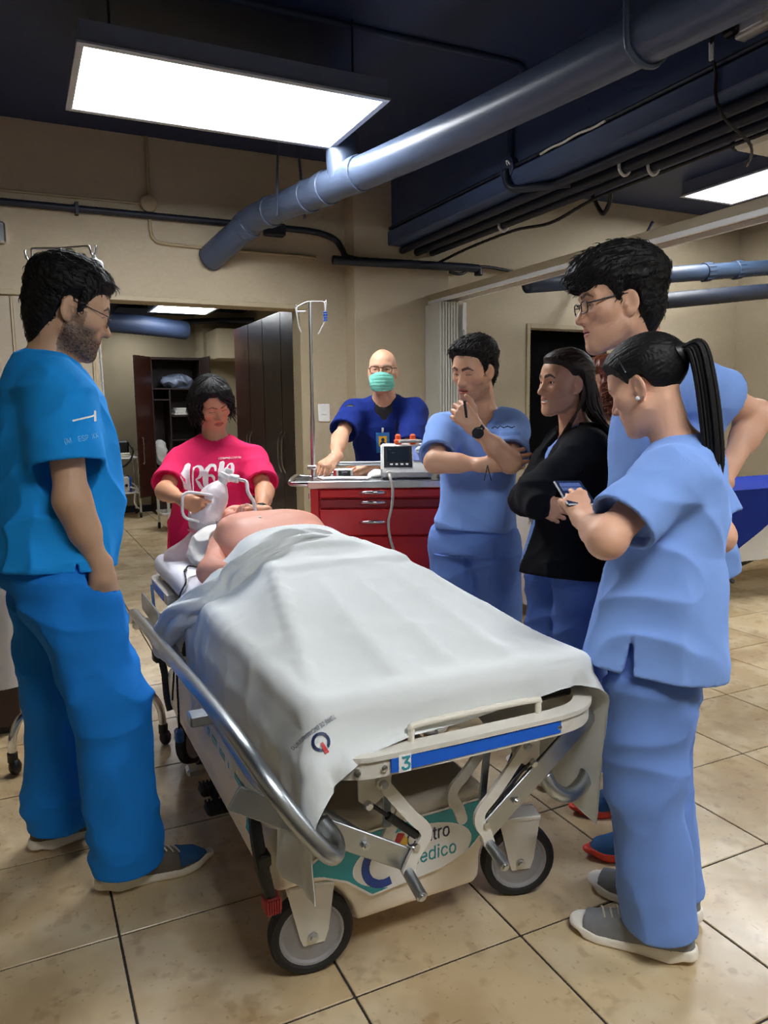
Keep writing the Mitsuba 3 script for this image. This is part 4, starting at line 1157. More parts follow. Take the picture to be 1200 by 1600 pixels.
class Person:
    """Joints in J (world metres): pelvis, neck (base), head (between the ears), shR shL elR elL wrR wrL hipR hipL knR knL anR anL;
    face (direction), crown (up of the head)."""

    def __init__(self, label, J, **o):
        self.o = dict(skin='#c79a7c', scale=1.0, girth=1.0, arm=1.0, face={}, h=0.0027)
        self.o.update(o)
        self.J = {k: np.asarray(v, float) for k, v in J.items()}
        self.key = thing('person', label, 'person')
        J = self.J
        self.up = unit(J['neck'] - J['pelvis'])
        self.Xs = unit(J['shR'] - J['shL'])
        self.Xh = unit(J['hipR'] - J['hipL'])
        self.H = head_frame(J['face'], J.get('crown', V(0, 0, 1)))
        self.hs = self.o['scale'] * self.o.get('head', 1.0)
        self.L = np.linalg.norm(J['neck'] - J['pelvis'])
        self.face = {'skin': self.o['skin'], **self.o['face']}

    def fwd(self, k='s'):
        return unit(np.cross(self.up, self.Xs if k == 's' else self.Xh))

    def hq(self, P):
        return ((P - self.J['head'].astype(np.float32)) @ self.H.T.astype(np.float32) / self.hs).astype(np.float32)

    def hw(self, q):
        return self.J['head'] + (np.asarray(q, float) * self.hs) @ self.H

    def torso(self, P, grow=0.0, st=None):
        st = np.array(st if st is not None else self.o['torso'], float)
        st = st.copy()
        st[:, 1:3] += grow
        return f_loft(P, self.J['pelvis'], self.J['neck'], st, self.Xh, self.Xs)

    def head_and_neck(self, P):
        J, s = self.J, self.o['scale']
        d = head_field(self.hq(P), self.face) * self.hs
        nr = self.o.get('neck_r', 0.056) * s
        top = self.hw((0, -0.022, -0.045))
        n = f_rc(P, J['neck'] - self.up * 0.06, top, nr * 1.16, nr * 0.98)
        d = smin(d, n, 0.02)
        for k in ('R', 'L'):
            d = smin(d, f_rc(P, J['neck'] - self.up * 0.035 - self.fwd() * 0.015, J['sh' + k] - self.up * 0.045, 0.048 * s, 0.030 * s), 0.05)
        return d

    def body(self, hands):
        """hands: {'R': dict(along, thumb, curl, ...)}"""
        J, o, s = self.J, self.o, self.o['scale']
        ms, cs = [], []
        hc = J['head']
        lo, hi = bounds([hc, J['neck'] - self.up * 0.05], 0.15)
        m = relax(net(self.head_and_neck, lo, hi, o['h']), 1)
        ms.append(m); cs.append(face_colour(self.hq(np.array(m.vertices, np.float32)), self.face))
        skin = np.array(lin(o['skin']))
        for k in ('R', 'L'):
            h = hands.get(k)
            if h is None:
                continue
            sg_ = -1.0 if k == "R" else 1.0
            def f(P, k=k, h=h, sg_=sg_):
                d = arm_field(P, J['sh' + k], J['el' + k], J['wr' + k], o['arm'] * s)
                o_sign[0] = sg_ * h.get('flip', 1.0)
                # for a right hand, thumb x along points out of the back of the hand when the thumb is on its left seen from behind
                d2 = hand_field(P, J['wr' + k], h['along'], h['thumb'], h.get('curl', (0.25, 0.35, 0.25)), h.get('spread', 0.06), h.get('tcurl', 0.4), h.get('tout', 0.6), o.get('hand', 1.0) * s)
                return smin(d, d2, 0.02)
            tip = J['wr' + k] + unit(h['along']) * 0.20 * s
            lo, hi = bounds([J['sh' + k] * 0.55 + J['el' + k] * 0.45, J['el' + k], J['wr' + k], tip], 0.075)
            m = relax(net(f, lo, hi, o['h']), 1)
            ms.append(m)
            v = np.array(m.vertices)
            c = np.tile(skin, (len(v), 1))
            kk = 0.25 * np.clip((np.sum((v - J['wr' + k]) * unit(h['along']), 1) - 0.05) / 0.1, 0, 1)[:, None]
            c = c * (1 - kk) + np.array(lin(o['face'].get('blush', '#c97f66'))) * kk
            cs.append(c)
        def core(P):
            d = self.torso(P, -0.012)
            for k in ('R', 'L'):
                d = smin(d, f_chain(P, [J['hip' + k], J['kn' + k], J['an' + k]], [0.075 * s, 0.052 * s, 0.036 * s]), 0.05)
                d = smin(d, f_rc(P, J['sh' + k], J['sh' + k] * 0.5 + J['el' + k] * 0.5, 0.045 * s, 0.04 * s), 0.04)
            return d
        lo, hi = bounds([J[k] for k in ('neck', 'pelvis', 'shR', 'shL', 'knR', 'knL', 'anR', 'anL', 'hipR', 'hipL')], 0.16)
        lo[2] = max(lo[2], 0.05)
        m = net(core, lo, hi, 0.014)
        ms.append(m); cs.append(np.tile(skin, (len(m.vertices), 1)))
        M = trimesh.Trimesh(np.vstack([x.vertices for x in ms]), np.vstack([x.faces + a for x, a in zip(ms, np.cumsum([0] + [len(x.vertices) for x in ms]))]), process=False)
        put(self.key, 'body', M, 'm_skin', True, color=np.vstack(cs))
        if self.face.get('eye', 0.45) > 0 and not self.face.get('no_eyes'):
            lk = self.face.get('look', (0, 1, -0.1))
            for sd in (-1, 1):
                m, c = eye_mesh(sd, lk, self.face.get('iris', '#2e1d14'))
                m = trimesh.Trimesh(self.hw(m.vertices), m.faces, process=False)
                put(self.key, 'eye', m, 'm_eye', True, color=c)
        return M

    # --------------------------------------------------------------- clothes
    def top(self, name, m, st, sleeve=0.62, sr=(0.075, 0.083), hem=-0.02, neck='v', h=0.006, folds=1.0, label=None, extra=None, vdepth=0.13, nr=0.072, ncut=0.025, seed=0, wrist=False, pre=None):
        """A shirt: torso loft st, sleeves to a share of the upper arm (or to the wrist), hem at share hem of the spine, a neck opening."""
        J, s = self.J, self.o['scale']
        F = self.fwd()
        st = np.array(st, float)
        def f(P):
            d = f_loft(P, J['pelvis'], J['neck'], st, self.Xh, self.Xs)
            for k in ('R', 'L'):
                d = smin(d, f_rc(P, J['neck'] - self.up * 0.048 - F * 0.015, J['sh' + k] - self.up * 0.022, 0.064 * s, 0.058 * s), 0.05)
            fold = np.zeros(len(P), np.float32)
            if folds:
                U = np.array([self.Xs, F, self.up], np.float32)
                q = (P - J['pelvis'].astype(np.float32)) @ U.T
                fold = -folds * body_folds(q, self.L, 11 + seed)
            d = d + fold
            if pre is not None:
                d = pre(P, d)
            hollow = []
            for k in ('R', 'L'):
                a, e, wv = J['sh' + k], J['el' + k], J['wr' + k]
                if wrist:
                    sl = f_chain(P, [a - self.up * 0.01, e, e + (wv - e) * 0.97], [sr[0], sr[1], sr[1] * 0.84], 0.03)
                    sl = sl - 0.008 * folds * (crease(P, (12, 12, 18), 5 + seed) - 0.2)
                    d = smin(d, sl, 0.035)
                    ax = unit(wv - e); end = e + (wv - e) * 0.95
                else:
                    b = a + (e - a) * (sleeve + 0.06)
                    ax = unit(e - a); end = a + (e - a) * sleeve
                    sl = f_rc(P, a - self.up * 0.022, b, sr[0] * 0.95, sr[1])
                    ax = unit(e - a); end = a + (e - a) * sleeve
                    tt = (P - a.astype(np.float32)) @ ax.astype(np.float32) / float(np.linalg.norm(end - a))
                    sl = sl - 0.012 * folds * np.clip(1.02 - tt, 0, 1) * (crease(P, (9, 9, 15), 5 + seed) - 0.35)
                    al = (P - end.astype(np.float32)) @ ax.astype(np.float32)
                    hollow.append(np.maximum(sl + 1.9 * h, -0.032 - al))
                    d = smin(d, smax(sl, al, 0.004), 0.045)
            for hl in hollow:
                d = np.maximum(d, -hl)
            hz = J['pelvis'] + (J['neck'] - J['pelvis']) * hem
            d = smax(d, (hz.astype(np.float32) - P) @ self.up.astype(np.float32), 0.004)
            nb = J['neck']
            d = np.maximum(d, -f_rc(P, nb - self.up * ncut + F * 0.012, nb + self.up * 0.10 + F * 0.03, nr * s, nr * 1.15 * s))
            if neck == 'v':
                a = nb + F * 0.055 - self.up * 0.02
                b = nb + F * 0.115 - self.up * vdepth
                d = np.maximum(d, -f_chain(P, [a, b, b + F * 0.05], [0.050 * s, 0.006, 0.006]))
                d = np.maximum(d, -f_chain(P, [a + F * 0.05, b + F * 0.05], [0.055 * s, 0.006]))
            if extra is not None:
                d = extra(P, d)
            return d
        pts = [J[k] for k in ('neck', 'shR', 'shL')] + [J['pelvis'] + (J['neck'] - J['pelvis']) * hem]
        for k in ('R', 'L'):
            pts += [J['sh' + k] + (J['el' + k] - J['sh' + k]) * (1.0 if wrist else sleeve)] + ([J['wr' + k]] if wrist else [])
        lo, hi = bounds(pts, 0.02)
        lo2, hi2 = bounds([J['pelvis'], J['neck']], 0.30)
        lo, hi = np.minimum(lo - 0.09, lo2 + 0.05), np.maximum(hi + 0.09, hi2 - 0.05)
        lo[2] = min(lo[2], (J['pelvis'] + (J['neck'] - J['pelvis']) * hem)[2] - 0.05); hi[2] = J['neck'][2] + 0.10
        g = relax(net(f, lo, hi, h), 1)
        put(self.key, name, g, m, True, label=label)
        return g

    def trousers(self, name, m, h=0.0065, r=(0.105, 0.083, 0.078), seat=(0.175, 0.135), hemz=0.05, folds=1.0, label=None, seed=0, bunch=0.3, extra=None, rise=0.10, under=None):
        J, s = self.J, self.o['scale']
        Fh = self.fwd('h')
        def f(P):
            p0 = J['pelvis']
            d = f_loft(P, p0 - self.up * 0.10, p0 + self.up * rise, np.array([(0.0, seat[0] * 0.92, seat[1] * 0.95, 0), (0.35, seat[0], seat[1], -0.004), (1.0, seat[0] * 0.90, seat[1] * 0.90, 0)]), self.Xh, self.Xh)
            for k in ('R', 'L'):
                hp, kn, an = J['hip' + k], J['kn' + k], J['an' + k]
                e = f_chain(P, [hp, kn, an - (kn - an) * 0.12], r, 0.04)
                ax = unit(an - kn).astype(np.float32)
                t = (P - kn.astype(np.float32)) @ ax
                L = float(np.linalg.norm(an - kn))
                w = np.clip((t - L * 0.45) / (L * 0.5), 0, 1)
                kz = np.exp(-(t / 0.13) ** 2)
                e = e - bunch * 0.022 * w * (crease(P, (3.6, 3.6, 14), 31 + seed) - 0.30) - 0.011 * folds * kz * (crease(P + 0.25 * P[:, [2, 0, 1]], (7, 7, 11), 7 + seed) - 0.4)
                sk = np.stack([P[:, 0], P[:, 1], P[:, 2] + 0.6 * ((P - hp.astype(np.float32)) @ self.Xh.astype(np.float32))], 1)
                e = e - 0.014 * folds * (crease(sk, (8, 8, 2.6), 17 + seed) - 0.4) * (1 - 0.4 * w)
                d = smin(d, e, 0.035)
            th = np.clip((p0[2] - 0.0 - P[:, 2]) / 0.1, 0, 1) * np.clip((P[:, 2] - (p0[2] - 0.40)) / 0.15, 0, 1)
            U = np.stack([P[:, 0], P[:, 1], P[:, 2] + 0.35 * ((P - p0.astype(np.float32)) @ self.Xh.astype(np.float32))], 1)
            d = d - 0.015 * folds * th * (crease(U, (4.0, 4.0, 11), 41 + seed) - 0.4)
            uz = p0[2] + 0.02 if under is None else under
            d = d + 0.032 * np.clip((P[:, 2] - uz) / 0.05, 0, 1)
            d = np.maximum(d, hemz - P[:, 2])
            for k in ('R', 'L'):
                an = J['an' + k].astype(np.float32)
                c = an.copy(); c[2] = hemz
                d = np.maximum(d, -f_rc(P, c - np.float32([0, 0, 0.03]), c + np.float32([0, 0, 0.04]), r[2] - 0.016, r[2] - 0.022))
            if extra is not None:
                d = extra(P, d)
            return d
        lo, hi = bounds([J[k] for k in ('hipR', 'hipL', 'knR', 'knL', 'anR', 'anL', 'pelvis')], 0.155)
        lo[2], hi[2] = hemz - 0.02, J['pelvis'][2] + rise + 0.05
        g = relax(net(f, lo, hi, h), 1)
        put(self.key, name, g, m, True, label=label)
        return g

    def shoe(self, k, toe, m_up, m_sole, L=0.285, W=0.050, laces=None, toe_m=None, label=None, accent=None):
        """A trainer under the ankle, pointing to the direction toe."""
        J = self.J
        y = unit(V(toe[0], toe[1], 0)); x = np.cross(y, V(0, 0, 1)); z = V(0, 0, 1)
        o = V(J['an' + k][0], J['an' + k][1], 0.0) - y * 0.062
        R = np.array([x, y, z], np.float32)
        def loc(P):
            return (P - o.astype(np.float32)) @ R.T
        def width(t):
            return np.interp(t, [-0.01, 0.03, 0.10, 0.14, 0.20, 0.25, L - 0.008], [0.026, 0.034, 0.033, 0.037, W * 0.93, W * 0.80, 0.018]).astype(np.float32)
        def sole(P):
            q = loc(P)
            t = np.clip(q[:, 1], 0.0, L - 0.01)
            dx = np.sqrt(q[:, 0] ** 2 + (q[:, 1] - t) ** 2) - width(t) - 0.004 * np.clip(1 - q[:, 2] / 0.03, 0, 1)
            top = np.interp(q[:, 1], [0, 0.06, 0.14, 0.20, L], [0.042, 0.034, 0.026, 0.025, 0.032])
            bot = np.interp(q[:, 1], [0, 0.03, 0.18, 0.23, L], [0.012, 0.0, 0.0, 0.002, 0.016])
            dz = np.maximum(q[:, 2] - top, bot - q[:, 2]).astype(np.float32)
            return smax(dx, dz, 0.010)
        def upper(P):
            q = loc(P)
            t = np.clip(q[:, 1], 0.006, L - 0.016)
            hgt = np.interp(q[:, 1], [0.0, 0.03, 0.075, 0.11, 0.16, 0.21, 0.25, L - 0.008], [0.098, 0.100, 0.098, 0.100, 0.078, 0.060, 0.052, 0.028]).astype(np.float32)
            w = width(t) * 0.96
            zz = np.clip(q[:, 2], 0, None)
            rr = np.sqrt((q[:, 0] ** 2 + (q[:, 1] - t) ** 2) / (w * w) + (zz / hgt) ** 3.0)
            d = (rr - 1) * np.minimum(w, 0.03)
            d = np.maximum(d, 0.014 - q[:, 2])
            return np.maximum(d, -f_ell(q, (0, 0.055, 0.115), (0.030, 0.044, 0.034)))
        c = o + y * L / 2
        lo, hi = bounds([o - y * 0.02, o + y * (L + 0.01)], 0.07)
        lo[2], hi[2] = -0.004, 0.115
        u = put(self.key, 'shoe', relax(net(upper, lo, hi, 0.004), 1), m_up, True, label=label)
        put(u, 'sole', relax(net(sole, lo, hi, 0.004), 1), m_sole, True)
        if accent:
            def acc(P):
                q = loc(P)
                return np.maximum(np.maximum(upper(P) - 0.0022, np.abs(q[:, 1] - (L - 0.055)) - 0.042), -(q[:, 2] - 0.030))
            put(u, 'toe_cap', net(acc, lo, hi, 0.0035), accent, True)
        if laces:
            ts = []
            for i in range(5):
                yy = 0.118 + i * 0.018
                hz = np.interp(yy, [0.11, 0.16, 0.21], [0.104, 0.081, 0.063]) + 0.0015
                a = [o + x * sx * 0.021 + y * (yy + dy) + z * (hz - abs(sx) * 0.010) for sx, dy in ((-1, -0.006), (-0.4, 0), (0.4, 0.006), (1, 0.012))]
                ts.append(tube(a, 0.0028, 6, 4))
            top = o + y * 0.112 + z * 0.106
            for sx in (-1, 1):
                ts.append(tube([top, top + x * sx * 0.02 + z * 0.008, top + x * sx * 0.036 - z * 0.012 + y * 0.02, top + x * sx * 0.018 - z * 0.006 + y * 0.025], 0.0026, 6))
            put(u, 'lace', cat_(*ts), laces, True)

    # --------------------------------------------------------------- hair
    def hair_cap(self, line, thick_fn, m, h=0.0028, name='hair', flow=None, bump=0.006, freq=70, seed=0, extra=None, label=None, zlo=-0.16, nape=True, soft=0.032):
        """A cap of hair: the skull grown by thick_fn(q) where line(q) > 0 (a soft signed field, metres), with strand ridges."""
        def f(P):
            q = self.hq(P)
            d = f_ell(q, (0, -0.016, 0.042), (0.074 * self.face.get('w', 1.0), 0.098, 0.088))
            d = smin(d, f_ell(q, (0, 0.034, 0.048), (0.060 * self.face.get('w', 1.0), 0.056, 0.058)), 0.03)
            if nape:
                d = smin(d, f_rc(q, (0, -0.045, 0.0), (0, -0.040, -0.09), 0.058, 0.052), 0.03)
            k = np.clip(line(q) / soft, -1, 1)
            t = np.where(k > 0, thick_fn(q) * (0.10 + 0.90 * k * k * (3 - 2 * k)), 0.012 * k)
            if flow is not None:
                g = flow(q)
                t = t + bump * np.clip(k, 0, 1) * (ridge(g, freq, 3 + seed) - 0.5) + bump * 0.6 * np.clip(k, 0, 1) * (ridge(g, freq * np.array([2.3, 2.3, 1.4]) if not np.isscalar(freq) else freq * 2.2, 9 + seed) - 0.5)
            d = d - t.astype(np.float32)
            if extra is not None:
                d = extra(q, d)
            return d * self.hs
        c = self.J['head']
        lo, hi = bounds([self.hw((0, 0, 0.03)), self.hw((0, -0.02, zlo + 0.10))], 0.155)
        g = relax(net(f, lo, hi, h), 1)
        return put(self.key, name, g, m, True, label=label)

    def strands(self, name, curves, r, m, sides=5, parent=None, label=None):
        """Locks of hair: tapering tubes along world paths, one mesh."""
        ts = []
        for c in curves:
            c = np.asarray(c)
            rr = r * np.interp(np.linspace(0, 1, len(c)), [0, 0.15, 0.7, 1], [0.6, 1, 0.9, 0.15])
            ts.append(tube(c, rr, sides, 4, cap=False))
        return put(parent or self.key, name, cat_(*ts), m, True, label=label)

    def fuzz(self, hair_key, n, length, flow, m, r=0.0011, seed=0, lift=0.003, zmin=None, keep=None):
        """Loose strands lying on the hair: flow(q) gives their direction in head space."""
        v, f = meshkit.WRITTEN[scene[hair_key]['filename']][:2]
        M = trimesh.Trimesh(v.astype(float), f, process=False)
        pts, fi = trimesh.sample.sample_surface(M, n, seed=seed + 1)
        nn = M.face_normals[fi]
        rg = np.random.default_rng(seed)
        q = self.hq(pts.astype(np.float32)).astype(float)
        d = np.asarray(flow(q), float) + 0.14 * rg.normal(size=q.shape)
        d = d @ self.H
        d = d - nn * (d * nn).sum(1, keepdims=True)
        d /= np.linalg.norm(d, axis=1, keepdims=True) + 1e-9
        cs = []
        for p, t, k, qq, a in zip(pts, d, nn, q, rg.uniform(0.6, 1.3, n)):
            if keep is not None and not keep(qq):
                continue
            L = length * a
            cs.append([p - k * 0.0015, p + t * L * 0.4 + k * lift, p + t * L * 0.8 + k * lift * 0.8, p + t * L * 1.1 - k * 0.001])
        return self.strands('hair_strands', cs, r, m, 4, parent=None)

    def skull_lock(self, a, el0, el1, off, down, curl=0.0, sweep=0.0, ph=0.0, w=1.0, inward=0.0):
        """A lock from the crown over the skull, then hanging: a azimuth (0 front, + right), el elevations in radians."""
        out = []
        R = np.array([0.075 * w + off, 0.100 + off, 0.090 + off])
        for t in np.linspace(0, 1, 6):
            el = el0 + (el1 - el0) * t
            aa = a + sweep * t * t
            out.append(np.array([0, -0.012, 0.042]) + R * np.array([math.cos(el) * math.sin(aa), math.cos(el) * math.cos(aa), math.sin(el)]))
        p = out[-1]
        rad = np.array([math.sin(a + sweep), math.cos(a + sweep), 0])
        for t in np.linspace(0, 1, 6)[1:]:
            out.append(p + np.array([0, 0, -down * t]) + rad * (curl * math.sin(ph + 5.5 * t) - inward * t) + np.array([rad[1], -rad[0], 0]) * curl * 0.8 * math.cos(ph + 5.0 * t))
        return [self.hw(x) for x in out]

    def glasses(self, m, w=0.052, hgt=0.036, r=0.0013, dy=0.0, dz=0.0, half=False, lens=True, temple=True, round_=0.35):
        def P(a):
            return self.hw(a)
        t = put(self.key, 'glasses', cat_(tube([P((-0.011, 0.102 + dy, 0.021 + dz)), P((0, 0.105 + dy, 0.024 + dz)), P((0.011, 0.102 + dy, 0.021 + dz))], r * 1.2, 8)), m, True, label='glasses')
        for s in (-1, 1):
            c = np.array([s * 0.0345, 0.100 + dy, 0.013 + dz])
            pts = []
            for a in np.linspace(0, 2 * np.pi, 20, endpoint=False):
                ca, sa = math.cos(a), math.sin(a)
                e = 2 / (2.0 + 2 * (1 - round_))
                u, v_ = np.sign(ca) * abs(ca) ** e * w / 2, np.sign(sa) * abs(sa) ** e * hgt / 2
                pts.append(c + np.array([u, -0.10 * abs(u + s * 0.008), v_]))
            W = [P(p) for p in pts]
            rim = tube(W, r, 7, 3, closed=True)
            put(t, 'rim', rim, m, True)
            if lens:
                cc = np.mean(W, 0)
                put(t, 'lens', trimesh.Trimesh(np.vstack([W, cc]), [[i, (i + 1) % len(W), len(W)] for i in range(len(W))], process=False), 'm_lens', False)
            if temple:
                put(t, 'temple', tube([P((s * (0.0345 + w / 2), 0.097 + dy, 0.020 + dz)), P((s * 0.0685, 0.075 + dy, 0.021 + dz)), P((s * 0.076 * self.face.get('w', 1), 0.0, 0.026)), P((s * 0.077 * self.face.get('w', 1), -0.022, 0.010))], r * 1.15, 8), m, True)
        return t


scene['m_lens'] = {'type': 'thindielectric', 'int_ior': 1.5}
TORSO_M = [(-0.05, .150, .115, 0), (0.10, .160, .120, 0), (0.35, .150, .115, .004), (0.62, .168, .122, .004), (0.80, .172, .118, 0), (0.93, .13, .085, -.008), (1.0, .07, .06, -.01)]
TORSO_F = [(-0.05, .155, .115, 0), (0.10, .160, .120, -.004), (0.38, .128, .100, .004), (0.62, .142, .112, .010), (0.80, .145, .105, .004), (0.93, .11, .075, -.006), (1.0, .06, .052, -.01)]
POSE_A = dict(neck=(-0.048, 0.477, 1.457), head=(0.005, 0.470, 1.581), pelvis=(-0.076, 0.436, 0.924), shR=(-0.046, 0.283, 1.382), shL=(-0.060, 0.672, 1.382), elR=(-0.032, 0.214, 1.082), wrR=(0.034, 0.252, 0.875), elL=(-0.130, 0.702, 1.102), wrL=(-0.080, 0.672, 0.882), hipR=(-0.071, 0.341, 0.894), hipL=(-0.082, 0.531, 0.894), anR=(0.050, 0.215, 0.090), anL=(-0.113, 0.526, 0.090), knR=(0.031, 0.236, 0.527), knL=(-0.094, 0.513, 0.473), face=(0.960, 0.020, -0.340), crown=(0.000, 0.000, 1.000))
POSE_B = dict(head=(0.656, 1.576, 1.335), neck=(0.672, 1.592, 1.197), pelvis=(0.628, 1.589, 0.717), shR=(0.509, 1.634, 1.095), shL=(0.814, 1.489, 1.109), elR=(0.404, 1.421, 0.974), wrR=(0.430, 1.149, 0.961), elL=(0.800, 1.284, 0.964), wrL=(0.726, 1.098, 0.901), hipR=(0.548, 1.616, 0.687), knR=(0.542, 1.597, 0.347), anR=(0.532, 1.600, 0.080), hipL=(0.709, 1.561, 0.687), knL=(0.702, 1.542, 0.347), anL=(0.712, 1.539, 0.080), face=(0.138, -0.866, -0.500), crown=(-0.162, 0.078, 1.000))
POSE_C = dict(head=(1.628, 1.815, 1.505), neck=(1.669, 1.887, 1.368), pelvis=(1.785, 2.057, 0.841), shR=(1.509, 1.934, 1.318), shL=(1.794, 1.775, 1.321), elR=(1.360, 1.782, 1.163), wrR=(1.262, 1.615, 1.075), elL=(1.665, 1.586, 1.055), wrL=(1.445, 1.543, 1.027), hipR=(1.711, 2.107, 0.811), knR=(1.688, 2.074, 0.431), anR=(1.714, 2.129, 0.085), hipL=(1.860, 2.006, 0.811), knL=(1.837, 1.973, 0.431), anL=(1.879, 2.017, 0.085), face=(-0.524, -0.858, -0.020), crown=(0.000, 0.000, 1.000))
POSE_D = dict(head=(1.489, 0.698, 1.449), neck=(1.548, 0.727, 1.304), pelvis=(1.487, 0.686, 0.819), shR=(1.394, 0.770, 1.247), shL=(1.622, 0.629, 1.257), elR=(1.253, 0.595, 1.111), wrR=(1.384, 0.441, 1.105), elL=(1.464, 0.415, 1.113), wrL=(1.324, 0.434, 1.240), hipR=(1.431, 0.758, 0.789), knR=(1.421, 0.770, 0.419), anR=(1.425, 0.798, 0.085), hipL=(1.544, 0.613, 0.789), knL=(1.553, 0.601, 0.419), anL=(1.581, 0.598, 0.085), face=(-0.845, -0.326, -0.300), crown=(0.090, -0.043, 1.000))
POSE_E = dict(head=(1.556, 0.231, 1.381), neck=(1.628, 0.242, 1.237), pelvis=(1.564, 0.212, 0.820), shL=(1.560, 0.112, 1.193), shR=(1.696, 0.405, 1.195), elL=(1.331, 0.089, 1.045), wrL=(1.455, 0.245, 0.989), elR=(1.387, 0.212, 1.005), wrR=(1.298, 0.031, 1.004), hipR=(1.569, 0.300, 0.790), knR=(1.569, 0.300, 0.430), anR=(1.599, 0.298, 0.080), hipL=(1.558, 0.124, 0.790), knL=(1.558, 0.124, 0.430), anL=(1.588, 0.123, 0.080), face=(-0.967, 0.066, -0.060), crown=(0.054, -0.026, 1.000))
POSE_F = dict(head=(1.391, -0.198, 1.582), neck=(1.557, -0.186, 1.445), pelvis=(1.616, -0.224, 0.917), shL=(1.465, -0.354, 1.385), shR=(1.665, -0.030, 1.375), elL=(1.807, -0.332, 1.275), wrL=(1.605, -0.376, 1.072), elR=(1.690, -0.047, 1.095), wrR=(1.665, -0.030, 0.860), hipR=(1.670, -0.146, 0.887), hipL=(1.562, -0.302, 0.887), anL=(1.481, -0.339, 0.090), anR=(1.601, -0.130, 0.090), knR=(1.611, -0.121, 0.489), knL=(1.497, -0.303, 0.489), face=(-0.892, 0.407, -0.170), crown=(-0.090, 0.043, 1.000))
POSE_G = dict(head=(2.102, 0.640, 1.385), neck=(2.127, 0.650, 1.231), pelvis=(2.084, 0.616, 0.781), shR=(2.156, 0.812, 1.171), elR=(2.156, 0.812, 0.911), wrR=(2.038, 0.833, 0.741), hipR=(2.099, 0.700, 0.751), knR=(2.099, 0.700, 0.391), anR=(2.129, 0.695, 0.080), shL=(2.098, 0.487, 1.171), elL=(2.098, 0.487, 0.911), wrL=(1.980, 0.509, 0.741), hipL=(2.069, 0.532, 0.751), knL=(2.069, 0.532, 0.391), anL=(2.099, 0.527, 0.080), face=(-0.926, 0.313, -0.000), crown=(0.000, 0.000, 1.000))
POSE_H = dict(head=(1.223, -0.488, 1.345), neck=(1.298, -0.531, 1.219), pelvis=(1.234, -0.540, 0.792), shL=(1.164, -0.628, 1.164), shR=(1.431, -0.434, 1.164), elL=(0.972, -0.638, 1.023), wrL=(1.060, -0.465, 1.037), elR=(1.460, -0.511, 0.971), wrR=(1.347, -0.376, 0.983), anL=(1.160, -0.646, 0.080), anR=(1.290, -0.548, 0.080), hipR=(1.303, -0.490, 0.762), knR=(1.279, -0.495, 0.421), hipL=(1.166, -0.590, 0.762), knL=(1.145, -0.594, 0.421), face=(-0.343, 0.809, -0.420), crown=(0.000, 0.000, 1.000))
# ------------------------------------------------------------------ the eight people
def cloth(name, h, amt=0.05, rough=0.85):
    def fn(p, n, uv):
        return mi.Color3f(lin(h)) * (1 - amt + 2 * amt * fbm(p.x * 14, p.y * 14, p.z * 14))
    return mat(name, proc(fn), rough, spec=0.18, sheen=0.25)


mat('m_print_navy', '#1d2a52', 0.4)
mat('m_sleeve_print', '#7cc0ee', 0.7)
cloth('m_scrub_bright', '#1b8fe0')
cloth('m_scrub_bright2', '#1b78cf')
cloth('m_ceil', '#7c9ddb')
cloth('m_ceil2', '#6c8ccd')
cloth('m_scrub_navy', '#14276f')
cloth('m_pink', '#d8265c')
cloth('m_cardigan', '#101116', 0.1, 0.95)
cloth('m_ceil_dark', '#5c7cc4')
cloth('m_dark_cloth', '#1b1c22')
mat('m_hair_black', '#0c0a0a', 0.6, spec=0.3)
mat('m_hair_dark', '#120e0c', 0.62, spec=0.3)
mat('m_hair_brown', '#281b13', 0.55, spec=0.35)
mat('m_hair_red', var('#5e2d1a', 0.3, 60), 0.45, spec=0.5)
mat('m_shoe_brown', var('#5f574c', 0.12, 40), 0.8)
mat('m_shoe_grey', var('#77797b', 0.08, 60), 0.85)
mat('m_shoe_blue', '#23507e', 0.75)
mat('m_sole', '#d9d2c2', 0.6)
mat('m_sole_white', '#e2dccf', 0.6)
mat('m_lace', '#b3aa99', 0.8)
mat('m_sole_red', '#d8432c', 0.5)
mat('m_glass_frame', '#2a2a2e', 0.3, 0.3)
mat('m_glass_brown', '#4a2d28', 0.35)


def bnd(pts):
    """A hairline: height over the distance forward."""
    xs, zs = np.array(pts).T
    return lambda q: (q[:, 2] - np.interp(q[:, 1], xs, zs)).astype(np.float32)


MALE_LINE = [(-0.13, -0.075), (-0.06, -0.070), (-0.035, -0.035), (-0.028, 0.028), (0.010, 0.034), (0.014, -0.012), (0.026, -0.008), (0.034, 0.034), (0.050, 0.066), (0.075, 0.080), (0.12, 0.086)]


def front_flow(q):
    """Strands running back to front."""
    return np.stack([q[:, 0] + 0.25 * q[:, 2] + 0.02 * nz(q, 25, 5), q[:, 1] * 0.14, q[:, 2] * 0.35], 1)


def down_flow(q):
    a = np.arctan2(q[:, 0], q[:, 1] + 0.02)
    return np.stack([a * 0.09, 0.18 * q[:, 2], 0.0 * a + 0.3 * np.hypot(q[:, 0], q[:, 1])], 1)


